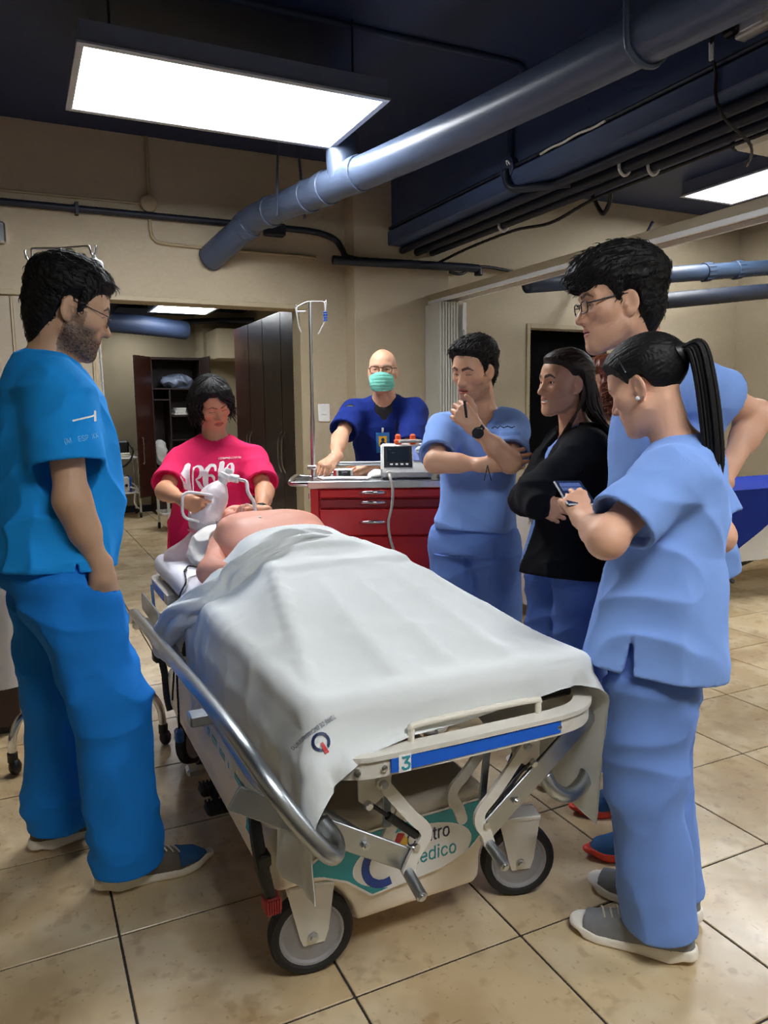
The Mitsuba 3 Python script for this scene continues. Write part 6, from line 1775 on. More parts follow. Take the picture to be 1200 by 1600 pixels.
def _curlmass(q, d):
    ax = np.abs(q[:, 0]); m = np.stack([ax, q[:, 1], q[:, 2]], 1)
    v = smin(f_ell(m, (0.075, -0.020, -0.02), (0.048, 0.070, 0.11)), f_ell(q, (0, -0.06, -0.03), (0.10, 0.07, 0.12)), 0.05)
    return smin(d, v - 0.02 * (crease(q, (28, 28, 20), 5) - 0.4), 0.03)
G_.hair_cap(bnd([(-0.13, -0.12), (-0.02, -0.10), (0.0, 0.0), (0.03, 0.04), (0.06, 0.075), (0.12, 0.085)]), lambda q: 0.03 + 0 * q[:, 0], 'm_hair_red', flow=down_flow, bump=0.014, freq=60, extra=_curlmass, label='big curly red hair', zlo=-0.24)
_rg = np.random.default_rng(12)
_cv = []
for i in range(210):
    a = _rg.uniform(0, 2 * math.pi); el = _rg.uniform(-0.6, 1.2)
    if math.sin(a) > 0.55 and el < 0.7:
        continue
    r0 = 0.112 + 0.03 * _rg.random()
    c0 = np.array([r0 * math.cos(a) * math.cos(el), -0.02 + r0 * 0.95 * math.sin(a) * math.cos(el), 0.01 + r0 * math.sin(el)])
    n = c0 / np.linalg.norm(c0)
    ph = _rg.uniform(0, 6)
    pts = []
    for t in np.linspace(0, 1, 22):
        aa = ph + t * 20
        e1 = np.array([-n[1], n[0], 0]); e1 /= np.linalg.norm(e1) + 1e-9
        pts.append(G_.hw(c0 + 0.0085 * (math.cos(aa) * e1 + math.sin(aa) * n) + np.array([0, 0, -0.075 * t]) + 0.02 * t * np.array([n[0], n[1], 0])))
    _cv.append(pts)
G_.strands('curl', _cv, 0.0036, 'm_hair_red', 4)

# ---------------------------------------------- H: woman with a ponytail and a phone
Hp = Person('woman with a long black ponytail in pale blue scrubs looking down at her phone', POSE_H, skin='#dba88a', head=0.97, scale=0.90, neck_r=0.050, torso=TORSO_F, hand=0.95, arm=1.08,
            face=dict(w=0.98, jaw=0.95, eye=0.15, look=(0, 1, -0.6), blush='#cf8068', brow='#1d1411', brow_w=0.9, lip='#b8605a'), h=0.0025)
Hp.body({'L': dict(along=_Z * 0.55 - _R * 0.20 + _F * 0.55, thumb=_R * 0.80 + _F * 0.10 + _Z * 0.35, curl=[(0.7, 0.9, 0.5)] * 4, tcurl=0.45, tout=0.35),
         'R': dict(along=-_R * 0.7 + _Z * 0.3 + _F * 0.3, thumb=_Z, curl=(0.5, 0.7, 0.5))})
_tie = np.array([-0.022, -0.128, 0.045])
def _pull(q):
    v = q - np.float32(_tie)
    a = np.arctan2(v[:, 0], v[:, 2] + 0.0)
    return np.stack([a * 0.13, 0.03 * np.sqrt((v * v).sum(1)), 0 * a], 1)
def _bunch(q, d):
    return smin(d, f_rc(q, (0.0, -0.090, 0.045), _tie, 0.034, 0.020), 0.03)
Hp.hair_cap(bnd([(-0.13, -0.030), (-0.06, -0.032), (-0.038, -0.015), (-0.028, 0.022), (0.008, 0.036), (0.018, 0.020), (0.034, 0.050), (0.055, 0.074), (0.12, 0.092)]), lambda q: 0.010 + 0.010 * np.clip(q[:, 2] / 0.08, 0, 1), 'm_hair_black', flow=_pull, bump=0.0036, freq=240, extra=_bunch, label='black hair pulled back', nape=False)
_t0 = Hp.hw(_tie)
put(Hp.key, 'hair_tie', lathe(_t0 - unit(Hp.hw((0, -1, 0.1)) - Hp.J['head']) * 0.008, unit(Hp.hw((0, -1, 0.1)) - Hp.J['head']), [(0, 0.020), (0.008, 0.026), (0.016, 0.020)], 20), 'm_black', 30)
_rg = np.random.default_rng(21)
_cv = []
_back = -Hp.fwd()
for i in range(260):
    a, b = _rg.normal(size=2) * 0.5
    sx, sy = np.clip(a, -1.2, 1.2), np.clip(b, -1, 1)
    p0 = _t0 + Hp.Xs * sx * 0.012 + V(0, 0, sy * 0.012)
    p1 = _t0 + _back * (0.030 + 0.016 * sy) + V(0, 0, 0.010 + 0.012 * sy) + Hp.Xs * (sx * 0.024 + 0.008)
    p2 = _t0 + _back * (0.052 + 0.020 * sy) - V(0, 0, 0.06) + Hp.Xs * (sx * 0.036 + 0.018)
    p3 = _t0 + _back * (0.072 + 0.020 * sy) - V(0, 0, 0.19) + Hp.Xs * (sx * 0.038 + 0.024)
    p4 = _t0 + _back * (0.080 + 0.018 * sy) - V(0, 0, 0.29) + Hp.Xs * (sx * 0.030 + 0.022)
    p5 = _t0 + _back * (0.082 + 0.014 * sy) - V(0, 0, 0.355 + 0.05 * _rg.random() - 0.03 * abs(sx)) + Hp.Xs * (sx * 0.016 + 0.016)
    _cv.append(catmull([p0, p1, p2, p3, p4, p5], 4))
Hp.strands('ponytail', _cv, 0.0042, 'm_hair_black', 5, label='long straight ponytail')
put(Hp.key, 'hair_pin', tube([Hp.hw((-0.079, 0.012, 0.100)), Hp.hw((-0.089, 0.006, 0.072)), Hp.hw((-0.094, 0.002, 0.050))], 0.0014, 6), 'm_steel', True)
put(Hp.key, 'earring', trimesh.creation.icosphere(3, 0.0050).apply_translation(Hp.hw((-0.0830, 0.004, -0.026))), 'm_white', True, label='pearl earring')
def _slitH(P, d):
    U = np.array([Hp.Xs, Hp.fwd(), Hp.up], np.float32)
    q = (P - (Hp.J['pelvis'] + (Hp.J['neck'] - Hp.J['pelvis']) * -0.27).astype(np.float32)) @ U.T
    return np.maximum(d, -np.maximum(np.maximum(np.abs(q[:, 1] - 0.03) - (0.002 + 0.14 * np.clip(0.085 - q[:, 2], 0, 1)), q[:, 0] + 0.05), q[:, 2] - 0.085))
_gH = Hp.top('scrub_top', 'm_ceil', [(-0.52, .200, .165, -0.004), (-0.2, .190, .158, -0.004), (0.10, .178, .142, -.002), (0.38, .158, .122, .004), (0.62, .165, .128, .006), (0.80, .162, .112, .0), (0.93, .125, .085, -.008), (1.0, .08, .066, -.012)],
             sleeve=0.78, sr=(0.070, 0.080), hem=-0.27, neck='r', folds=1.05, h=0.0056, nr=0.064, label='pale blue scrub top', seed=51, extra=_slitH)
Hp.trousers('scrub_trousers', 'm_ceil2', r=(0.108, 0.088, 0.083), seat=(0.170, 0.150), hemz=0.070, folds=1.0, h=0.006, bunch=0.25, under=0.655, seed=52, label='pale blue scrub trousers')
for k, dr_ in (('L', (-0.59, 0.81)), ('R', (-0.45, 0.89))):
    Hp.shoe(k, dr_, 'm_shoe_grey', 'm_sole_white', 0.245, 0.047, laces='m_lace', label='grey trainer with a white sole')
# ------------------------------------------------------------------ the emergency cart and what stands on it
CO = V(1.042, 1.375, 0)
CR, CF, CZ = unit(V(.901, -.434, 0)), unit(V(.434, .901, 0)), V(0, 0, 1)
CAX = np.array([CR, CF, CZ])
def cc(u, v, z):
    return CO + CR * u + CF * v + CZ * z
def cbox(u0, u1, v0, v1, z0, z1, bev=0.004):
    return obox(cc((u0 + u1) / 2, (v0 + v1) / 2, (z0 + z1) / 2), CAX, (abs(u1 - u0) / 2, abs(v1 - v0) / 2, abs(z1 - z0) / 2), bev)
mat('m_red', var('#b5161c', 0.06, 6), 0.32, spec=0.5, clearcoat=0.3)
mat('m_red_dark', '#7d0f16', 0.4)
mat('m_monitor', '#d9d9d2', 0.4)
mat('m_monitor_blue', '#7f8fc9', 0.4)
mat('m_screen', '#1b2129', 0.12, spec=0.7)
mat('m_orange', '#e8622a', 0.4)
mat('m_grey_cord', '#b9b6ad', 0.5)
t = thing('medical_cart', 'red emergency cart with chrome handles and a steel top', 'cart')
put(t, 'body', cat_(cbox(0, 0.62, 0.012, 0.42, 0.11, 0.955), cbox(0.0, 0.038, 0.0, 0.02, 0.11, 0.955, 0.003)), 'm_red')
put(t, 'top', cat_(cbox(-0.012, 0.632, -0.012, 0.43, 0.955, 0.990), cbox(0.02, 0.60, 0.42, 0.43, 0.985, 1.0)), 'm_steel', label='steel top with a raised edge')
for i, (z0, z1) in enumerate(((0.912, 0.950), (0.866, 0.905), (0.738, 0.860), (0.545, 0.732), (0.13, 0.539))):
    d = put(t, 'drawer', cbox(0.042, 0.60, -0.008, 0.015, z0, z1, 0.004), 'm_red' if i != 1 else 'm_red_dark')
    hz = z0 * 0.4 + z1 * 0.6 if i < 2 else z1 - 0.06
    if i < 4:
        put(d, 'handle', tube([cc(0.225, -0.008, hz), cc(0.24, -0.028, hz + 0.003), cc(0.285, -0.036, hz + 0.004), cc(0.33, -0.028, hz + 0.003), cc(0.345, -0.008, hz)], [0.004, 0.007, 0.009, 0.007, 0.004], 10), 'm_chrome', True, label='chrome bow handle')
put(t, 'push_handle', tube([cc(0.0, 0.06, 0.972), cc(-0.07, 0.06, 0.972), cc(-0.10, 0.08, 0.975), cc(-0.105, 0.2, 0.985), cc(-0.10, 0.33, 0.985), cc(-0.07, 0.35, 0.98), cc(0.0, 0.35, 0.975)], 0.012, 10), 'm_chrome', True, label='chrome side handle')
put(t, 'side_tray', cbox(-0.085, 0.0, 0.08, 0.33, 0.975, 0.985), 'm_black')
put(t, 'rear_rail', cat_(tube([cc(0.062, 0.30, 0.985), cc(0.062, 0.30, 1.03), cc(0.07, 0.30, 1.045), cc(0.09, 0.30, 1.048), cc(0.55, 0.30, 1.048), cc(0.56, 0.30, 1.03), cc(0.56, 0.30, 0.985)], 0.012, 10)), 'm_alu', True, label='pale rail along the back')
for u in (0.06, 0.56):
    for v in (0.06, 0.36):
        w = put(t, 'caster', lathe(cc(u - 0.012, v, 0.05), CR, [(0, 0), (0, 0.04), (0.004, 0.05), (0.020, 0.05), (0.024, 0.04), (0.024, 0)], 20), 'm_rubber')
        put(w, 'fork', cbox(u - 0.02, u + 0.02, v - 0.02, v + 0.02, 0.085, 0.112), 'm_steel')
put(t, 'lock', cbox(-0.012, 0.0, 0.03, 0.05, 0.90, 0.935), 'm_steel')
# monitor defibrillator
t = thing('defibrillator_monitor', 'white monitor defibrillator with a dark screen on the red cart', 'monitor')
sl = [(0.0, 0.0), (0.0, 0.045), (0.065, 0.160), (0.24, 0.160), (0.26, 0.14), (0.26, 0.0)]
def mslab(u0, u1, prof):
    return prism(prof, cc(u0, 0.055, 0.992), CF, CZ, u1 - u0)
put(t, 'body', mslab(0.330, 0.556, [(-0.005, 0.008), (-0.012, 0.03), (-0.005, 0.05), (0.055, 0.150), (0.065, 0.155), (0.22, 0.155), (0.235, 0.14), (0.235, 0.008), (0.22, 0.0), (0.01, 0.0)]), 'm_monitor')
put(t, 'side_grip', cat_(mslab(0.322, 0.334, [(-0.008, 0.012), (-0.008, 0.045), (0.05, 0.145), (0.20, 0.15), (0.215, 0.012)]), mslab(0.552, 0.566, [(-0.008, 0.012), (-0.008, 0.045), (0.05, 0.145), (0.20, 0.15), (0.215, 0.012)])), 'm_monitor')
_n = unit(-CF * 0.100 + CZ * 0.060); _e = unit(CF * 0.06 + CZ * 0.10)
_m0 = cc(0, 0.055 - 0.005, 0.992 + 0.050)
def mface(u0, u1, s0, s1, h):
    return obox(_m0 + CR * (u0 + u1) / 2 + _e * (s0 + s1) / 2 + _n * h / 2, np.array([CR, _e, -_n * -1]), ((u1 - u0) / 2, (s1 - s0) / 2, h / 2 + 0.002), 0.001)
put(t, 'bezel', mface(0.338, 0.468, 0.004, 0.112, 0.003), 'm_glass_frame')
put(t, 'screen', mface(0.352, 0.456, 0.032, 0.106, 0.005), 'm_screen', label='dark screen')
put(t, 'control_panel', mface(0.472, 0.552, 0.036, 0.112, 0.003), 'm_monitor_blue', label='lavender control panel')
put(t, 'knob', cat_(cyl(_m0 + CR * 0.505 + _e * 0.088 + _n * 0.002, _m0 + CR * 0.505 + _e * 0.088 + _n * 0.014, 0.019, 20, bev=0.002), obox(_m0 + CR * 0.505 + _e * 0.088 + _n * 0.016, np.array([CR, _e, _n]), (0.018, 0.004, 0.004), 0.001)), 'm_monitor')
for k in range(4):
    put(t, 'key', mface(0.366 + k * 0.024, 0.379 + k * 0.024, 0.012, 0.021, 0.006), 'm_white')
put(t, 'key', mface(0.515, 0.538, 0.044, 0.055, 0.006), 'm_white')
put(t, 'trace', cat_(*[mface(0.358 + k * 0.018, 0.371 + k * 0.018, 0.094 - 0.018 * (k % 2), 0.0955 - 0.018 * (k % 2), 0.0056) for k in range(2)]), mat('m_trace', '#4f8f6a', 0.4))
put(t, 'socket', cyl(cc(0.362, 0.045, 1.018), cc(0.362, 0.03, 1.016), 0.014, 16), 'm_monitor')
put(t, 'slot', mslab(0.42, 0.54, [(-0.0135, 0.010), (-0.0135, 0.026), (0.0, 0.026), (0.0, 0.010)]), 'm_frame_grey')
for i, (u, lb) in enumerate(((0.405, 'left'), (0.475, 'right'))):
    p = put(t, 'paddle', cat_(cbox(u - 0.018, u + 0.018, 0.12, 0.19, 1.147, 1.172, 0.006), cbox(u - 0.013, u + 0.013, 0.13, 0.18, 1.168, 1.195, 0.006)), 'm_orange', label='orange defibrillator paddle')
    put(p, 'button', cbox(u + 0.002, u + 0.012, 0.112, 0.122, 1.155, 1.165, 0.002), 'm_white')
a = np.linspace(0, 1, 150)
put(t, 'coiled_cord', tube([cc(0.415 + 0.10 * s, 0.11 + 0.007 * math.cos(s * 95), 1.163 + 0.006 * math.sin(s * 95)) for s in a], 0.003, 5, 2), 'm_grey_cord', True)
put(t, 'coiled_cord', tube([cc(0.585 + 0.010 * math.cos(s * 80) + 0.02 * math.sin(s * 3), 0.10 + 0.010 * math.sin(s * 80), 1.09 - 0.11 * s) for s in a], 0.004, 5, 2), 'm_grey_cord', True)
put(t, 'cable', tube([cc(0.362, 0.03, 1.016), cc(0.364, -0.02, 1.01), cc(0.375, -0.035, 0.96), cc(0.372, -0.035, 0.88), cc(0.355, -0.035, 0.80), cc(0.362, -0.04, 0.73), cc(0.378, -0.04, 0.67), cc(0.385, -0.04, 0.60)], 0.0065, 8), 'm_grey_cord', True, label='grey cable hanging in front of the drawers')
t = thing('device_box', 'small white device with a black front on the cart beside the monitor', 'device')
put(t, 'case', cbox(0.095, 0.185, 0.20, 0.29, 0.992, 1.028, 0.004), 'm_monitor')
put(t, 'front_plate', cbox(0.118, 0.176, 0.194, 0.202, 0.997, 1.023, 0.002), 'm_black')
put(t, 'grip', cbox(0.132, 0.162, 0.188, 0.196, 1.004, 1.016, 0.002), 'm_glass_frame')
put(t, 'side_stripe', cbox(0.0945, 0.107, 0.1985, 0.2015, 0.996, 1.024, 0.001), 'm_print_red')
_rg = np.random.default_rng(2)
def crumple(c, half, seed, up=0.012, h=0.006, f=(18, 18, 18), amp=0.014):
    c = np.asarray(c, np.float32)
    def fn(P):
        return f_ell(P, c, half) - amp * (crease(P, f, seed) - 0.4)
    return relax(net(fn, c - np.array(half) - 0.03, c + np.array(half) + 0.03, h), 1)
mat('m_paper', '#e9e8e4', 0.8)
one('tissue', crumple(cc(0.295, 0.16, 1.006), (0.035, 0.03, 0.018), 3, h=0.004), 'm_paper', 'crumpled white tissue beside the monitor on the cart', 'tissue', True)
for i, (u, v, w, d_, a_, lb) in enumerate(((0.10, 0.10, 0.06, 0.05, 0.3, 'white packets on the left of the cart top'), (0.20, 0.09, 0.07, 0.05, -0.2, 'white packet in front of the small device on the cart'))):
    ca, sa = math.cos(a_), math.sin(a_)
    one('packet', obox(cc(u, v, 0.995), np.array([CR * ca + CF * sa, -CR * sa + CF * ca, CZ]), (w, d_, 0.004), 0.002), 'm_paper', lb, 'packet')
one('cable', tube([cc(0.01, 0.10, 0.994), cc(0.04, 0.20, 0.996), cc(0.07, 0.25, 1.01), cc(0.05, 0.28, 1.012), cc(0.02, 0.22, 0.998), cc(0.03, 0.12, 0.996)], 0.003, 6), 'm_white', 'white cable coil on the left corner of the cart', 'cable', True)
# IV pole on the cart
t = thing('iv_pole', 'thin steel infusion pole rising from the red cart', 'infusion pole')
put(t, 'pole', cat_(cyl(cc(-0.004, 0.2, 0.95), cc(-0.002, 0.2, 1.28), 0.011, 12), cyl(cc(-0.002, 0.2, 1.28), cc(0.0, 0.2, 1.812), 0.008, 12)), 'm_steel')
put(t, 'clamp', cbox(-0.03, 0.015, 0.18, 0.22, 1.03, 1.05, 0.004), 'm_steel')
put(t, 'hook', tube([cc(-0.066, 0.2, 1.80), cc(-0.068, 0.2, 1.786), cc(-0.055, 0.2, 1.795), cc(-0.02, 0.2, 1.812), cc(0.0, 0.2, 1.815), cc(0.05, 0.2, 1.815), cc(0.068, 0.2, 1.812), cc(0.078, 0.2, 1.822)], 0.0028, 6), 'm_steel', True)
t = thing('infusion_line', 'clear infusion line with a blue clamp hanging from the cart pole', 'infusion line')
put(t, 'tube', cat_(tube([cc(0.068, 0.195, 1.812), cc(0.072, 0.195, 1.77), cc(0.070, 0.195, 1.73), cc(0.050, 0.195, 1.69), cc(0.036, 0.195, 1.665)], 0.0035, 6), tube([cc(0.078, 0.19, 1.815), cc(0.070, 0.19, 1.76)], 0.003, 6)), 'm_white', True)
put(t, 'clamp', cat_(*[cbox(0.062, 0.080, 0.185, 0.205, 1.725 + k * 0.012, 1.733 + k * 0.012, 0.002) for k in range(4)]), 'm_blue_strip', label='blue clamp')
t = thing('infusion_line', 'clear infusion line hanging at the left end of the cart pole hook', 'infusion line')
put(t, 'tube', cat_(tube([cc(-0.062, 0.195, 1.79), cc(-0.060, 0.195, 1.74), cc(-0.054, 0.195, 1.70), cc(-0.045, 0.195, 1.675)], 0.0035, 6), tube([cc(-0.068, 0.19, 1.79), cc(-0.058, 0.19, 1.73)], 0.003, 6)), 'm_white', True)
put(t, 'connector', cbox(-0.06, -0.02, 0.19, 0.2, 1.765, 1.773, 0.002), 'm_white')

# ------------------------------------------------------------------ infusion stand behind the man at left
t = thing('infusion_stand', 'chrome infusion stand on casters behind the man in bright blue', 'infusion stand')
IB = V(0.035, 1.20, 0)
put(t, 'pole', cat_(cyl(IB + V(0, 0, 0.22), IB + V(0, 0, 1.2), 0.013, 14), cyl(IB + V(0, 0, 1.2), IB + V(0.004, 0, 1.89), 0.010, 14), cyl(IB + V(0.004, 0, 1.80), IB + V(0.004, 0, 1.90), 0.013, 14)), 'm_chrome')
_i = IB + V(0.004, 0, 1.90)
put(t, 'hook', tube([_i - CR * 0.128 + V(0, 0, -0.005), _i - CR * 0.126 + V(0, 0, -0.03), _i - CR * 0.116 + V(0, 0, -0.042), _i - CR * 0.106 + V(0, 0, -0.03), _i - CR * 0.104 + V(0, 0, -0.008), _i - CR * 0.094 + V(0, 0, 0.0), _i, _i + CR * 0.095 + V(0, 0, 0.006), _i + CR * 0.105 + V(0, 0, 0.0), _i + CR * 0.112 + V(0, 0, -0.022), _i + CR * 0.120 + V(0, 0, -0.026), _i + CR * 0.127 + V(0, 0, -0.012), _i + CR * 0.128 + V(0, 0, 0.008)], 0.0042, 8), 'm_chrome', True)
put(t, 'hub', lathe(IB + V(0, 0, 0.20), (0, 0, 1), [(0, 0.0), (0, 0.035), (0.05, 0.03), (0.06, 0.016), (0.06, 0)], 20), 'm_chrome')
for k, (dx, dy) in enumerate(((-0.275, -0.115), (0.262, -0.105), (0.20, 0.22), (-0.18, 0.24))):
    e = IB + V(dx, dy, 0)
    put(t, 'leg', tube([IB + V(dx * 0.08, dy * 0.08, 0.215), IB + V(dx * 0.55, dy * 0.55, 0.225), IB + V(dx * 0.85, dy * 0.85, 0.205), IB + V(dx * 0.97, dy * 0.97, 0.15), e + V(0, 0, 0.075)], 0.0145, 10), 'm_chrome', True)
    c = put(t, 'caster', trimesh.creation.icosphere(3, 0.030).apply_transform(np.diag([0.75, 1, 1, 1])).apply_translation(e + V(0.006, -0.004, 0.030)), 'm_black', True)
    put(c, 'collar', cyl(e + V(0, 0, 0.045), e + V(0, 0, 0.085), 0.018, 14, bev=0.003), 'm_black')
t = thing('infusion_bottle', 'white infusion bottle with a blue label hanging from the stand', 'infusion bottle')
_b = _i + CR * 0.120 + V(0, 0, -0.026)
def _bot(P):
    q = (P - (_b + V(0, 0, -0.098)).astype(np.float32)) @ CAX.T.astype(np.float32)
    d = f_rbox(q, (0, 0, 0), (0.030, 0.022, 0.082), 0.014)
    return smin(d, f_rc(q, (0, 0, 0.075), (0, 0, 0.096), 0.010, 0.007), 0.012)
put(t, 'bottle', net(_bot, _b - V(0.05, 0.05, 0.22), _b + V(0.05, 0.05, 0.0), 0.003), mat('m_bottle', '#eef0f2', 0.3), True)
put(t, 'label', obox(_b + V(0, 0, -0.070) - CR * 0.012 - CF * 0.0224, CAX, (0.014, 0.0008, 0.022), 0), mat('m_label_blue', '#3d5c9c', 0.5), label='blue label')
put(t, 'tube', tube([_b + V(0, 0, -0.195), _b + V(0.0, 0, -0.30), _b + CR * 0.006 + V(0, 0, -0.55), _b + CR * 0.010 + V(0, 0, -0.75), _b + CR * 0.012 + V(0, 0, -0.95)], 0.004, 6), 'm_white', True, label='thin line')

# ------------------------------------------------------------------ tables with cloths
mat('m_tablecloth', '#dcdad6', 0.85, spec=0.15)
mat('m_navy_cloth', '#1a2f86', 0.8, spec=0.2, sheen=0.3)
def cloth_on_table(x0, x1, y0, y1, z, hem, seed, amp=0.012):
    """A cloth over a table top, its skirt in soft folds."""
    per, n = [], 26
    cs = [(x0, y0), (x1, y0), (x1, y1), (x0, y1)]
    for k in range(4):
        a, b = np.array(cs[k]), np.array(cs[(k + 1) % 4])
        for s in np.linspace(0, 1, n, endpoint=False):
            per.append((*(a + (b - a) * s), *unit(np.array([(b - a)[1], -(b - a)[0]])), s))
    per = np.array(per)
    N = len(per)
    rows = []
    for h in np.linspace(0, 1, 9):
        w = amp * h * np.sin(np.arange(N) * 1.15 + 0.7 * np.sin(np.arange(N) * 0.37 + seed)) + 0.006
        rows.append(np.c_[per[:, 0] + per[:, 2] * (w + 0.006 * h), per[:, 1] + per[:, 3] * (w + 0.006 * h), np.full(N, z - (z - hem) * h - (0.0 if h else 0.0))])
    top = rows[0].copy(); top[:, 2] = z + 0.002
    rows = [top] + rows
    v = np.vstack(rows + [[[(x0 + x1) / 2, (y0 + y1) / 2, z + 0.003]]])
    f = []
    for r_ in range(len(rows) - 1):
        for i in range(N):
            j = (i + 1) % N
            a, b, c, d = r_ * N + i, r_ * N + j, (r_ + 1) * N + j, (r_ + 1) * N + i
            f += [[a, c, b], [a, d, c]]
    f += [[i, (i + 1) % N, len(v) - 1] for i in range(N)]
    return trimesh.Trimesh(v, f, process=False)
def table(label, x0, x1, y0, y1, z, legs):
    t = thing('folding_table', label, 'table')
    put(t, 'tabletop', box((x0, y0, z - 0.03), (x1, y1, z), 0.005), 'm_cream')
    for (lx, ly, dx) in legs:
        put(t, 'leg', bar(V(lx, ly, 0), V(lx + dx, ly + 0.02, z - 0.03), 0.03, 0.03, (0, 1, 0)), 'm_black')
    return t
t = table('folding table behind the woman in the cardigan under a long white cloth', 2.66, 3.92, 1.80, 2.42, 0.735, ((2.75, 1.9, 0), (3.85, 1.9, 0), (2.75, 2.34, 0), (3.85, 2.34, 0)))
one('tablecloth', thick(cloth_on_table(2.66, 3.92, 1.80, 2.42, 0.738, 0.10, 1), 0.002), 'm_tablecloth', 'white tablecloth seen between the man holding his chin and the woman in the cardigan', 'tablecloth', True)
t = table('folding table at the right edge with crossed black legs', 3.98, 5.55, 1.62, 2.28, 0.745, ((4.06, 1.70, 0.10), (4.16, 2.2, -0.1), (4.78, 2.2, 0.12), (5.45, 1.70, 0)))
put(t, 'brace', cat_(bar(V(4.05, 1.72, 0.16), V(4.95, 1.75, 0.34), 0.03, 0.02, (0, 1, 0)), bar(V(4.02, 1.95, 0.30), V(4.28, 1.72, 0.10), 0.025, 0.02, (0, 1, 0)), bar(V(4.9, 1.8, 0.02), V(4.72, 1.8, 0.4), 0.03, 0.02, (0, 1, 0))), 'm_black')
one('tablecloth', thick(cloth_on_table(3.98, 5.55, 1.62, 2.28, 0.748, 0.27, 4, 0.008), 0.002), 'm_tablecloth', 'white tablecloth on the table at the right edge', 'tablecloth', True)
def _overlay():
    n = 24
    v, f = [], []
    for i in range(n + 1):
        s = i / n
        # along the table edge from the left corner to the right; the drop shrinks to the right
        x = 3.955 + 0.95 * s
        drop = 0.50 * max(0.0, 1 - s * 1.06)
        for j in range(13):
            k = j / 12
            v.append((x + 0.02 * math.sin(9 * s + 3 * k) * 0, 1.596 - 0.010 * k - 0.006 * math.sin(14 * s + 2 * k), 0.760 - drop * k))
    for i in range(n):
        for j in range(12):
            a = i * 13 + j
            f += [[a, a + 13, a + 14], [a, a + 14, a + 1]]
    m1 = trimesh.Trimesh(v, f, process=False)
    m2 = box((3.952, 1.597, 0.757), (5.5, 2.30, 0.762))
    return cat_(thick(m1, 0.003), m2)
one('table_runner', _overlay(), 'm_navy_cloth', 'navy cloth laid across the right table, a corner hanging down its front', 'tablecloth', True)
one('bag', crumple((4.33, 2.02, 0.815), (0.16, 0.10, 0.055), 6, h=0.01, f=(9, 9, 9), amp=0.02), 'm_black', 'black bag on the right table behind the ponytailed woman', 'bag', True)
t = thing('waste_bin', 'dark navy waste bin behind the legs of the man holding his chin', 'bin')
put(t, 'bin', lathe(V(2.90, 3.02 - 0.12, 0.0), (0, 0, 1), [(0, 0), (0, 0.10), (0.30, 0.125), (0.305, 0.125), (0.305, 0.118), (0.02, 0.094), (0.02, 0)], 28), mat('m_bin', '#10182e', 0.5))
put(t, 'rim', lathe(V(2.90, 2.90, 0.295), (0, 0, 1), [(0, 0.124), (0, 0.13), (0.014, 0.13), (0.014, 0.116)], 28), 'm_bin')
mat('m_wood_dark', var('#3a2722', 0.12, 8), 0.4)
t = thing('side_cabinet', 'low dark wooden cabinet at the left edge under a white cloth', 'cabinet')
put(t, 'carcass', box((-1.10, 1.48, 0.03), (-0.21, 2.10, 0.735), 0.005), 'm_wood_dark')
put(t, 'plinth', box((-1.08, 1.50, 0.0), (-0.23, 2.08, 0.03)), 'm_black')
one('tablecloth', thick(cloth_on_table(-1.10, -0.205, 1.475, 2.105, 0.738, 0.20, 2, 0.008), 0.002), 'm_tablecloth', 'white cloth over the low cabinet at the left edge', 'tablecloth', True)
one('table_runner', cat_(box((-1.1, 1.466, 0.741), (-0.25, 2.11, 0.745)), prism([(-1.1, 0.742), (-0.25, 0.742), (-0.21, 0.66), (-0.30, 0.60), (-1.1, 0.58)], V(0, 1.452, 0), V(1, 0, 0), V(0, 0, 1), 0.003)), 'm_navy_cloth', 'navy cloth end on the cabinet at the left edge', 'tablecloth')

# ------------------------------------------------------------------ manikin on the gurney
mat('m_manikin', var('#d09480', 0.03, 10), 0.45, spec=0.4)
mat('m_manikin_dark', '#4a2a20', 0.6)
t = thing('training_manikin', 'pink training manikin lying on the gurney with its chest bare', 'manikin')
def _man(P):
    d = man_torso(P)
    q = (P - np.float32([0.648, 1.155, 0.80])) @ np.array([[-1, 0, 0], [0, -0.25, 0.968], [0, 0.968, 0.25]], np.float32).T
    d = smin(d, head_field(q, dict(eye=0.0, w=0.98)) * 0.98, 0.02)
    return d
put(t, 'body', relax(net(_man, (0.36, 0.30, 0.66), (0.96, 1.32, 0.98), 0.0045), 1), 'm_manikin', True)
def _arm(P):
    d = f_rc(P, (0.515, 0.90, 0.795), (0.428, 0.665, 0.760), 0.050, 0.044)
    d = smin(d, f_ell(P, (0.415, 0.63, 0.752), (0.052, 0.055, 0.042)), 0.03)
    d = smin(d, f_rc(P, (0.415, 0.63, 0.752), (0.47, 0.48, 0.765), 0.043, 0.038), 0.03)
    s = np.abs(((P - np.float32([0.452, 0.73, 0.77])) @ np.float32(unit(V(0.087, 0.235, 0.035))))) - 0.0012
    d = np.maximum(d, -np.maximum(s, -(d + 0.003)))
    return np.maximum(d, -f_ell(P, (0.528, 0.935, 0.803), (0.040, 0.045, 0.040)))
put(t, 'arm', relax(net(_arm, (0.34, 0.42, 0.68), (0.60, 0.98, 0.87), 0.004), 1), 'm_manikin', True)
put(t, 'socket', trimesh.creation.icosphere(3, 0.037).apply_translation((0.527, 0.925, 0.795)), 'm_manikin_dark', True, label='dark shoulder socket')
put(t, 'clip', cat_(tube([V(0.50, 0.88, 0.85), V(0.505, 0.915, 0.862), V(0.51, 0.945, 0.85), V(0.512, 0.96, 0.875)], 0.004, 6), box((0.49, 0.868, 0.843), (0.512, 0.888, 0.853), 0.002)), 'm_steel', True)
put(t, 'clip', box((0.60, 0.70, 0.905), (0.612, 0.735, 0.918), 0.003), 'm_cream')
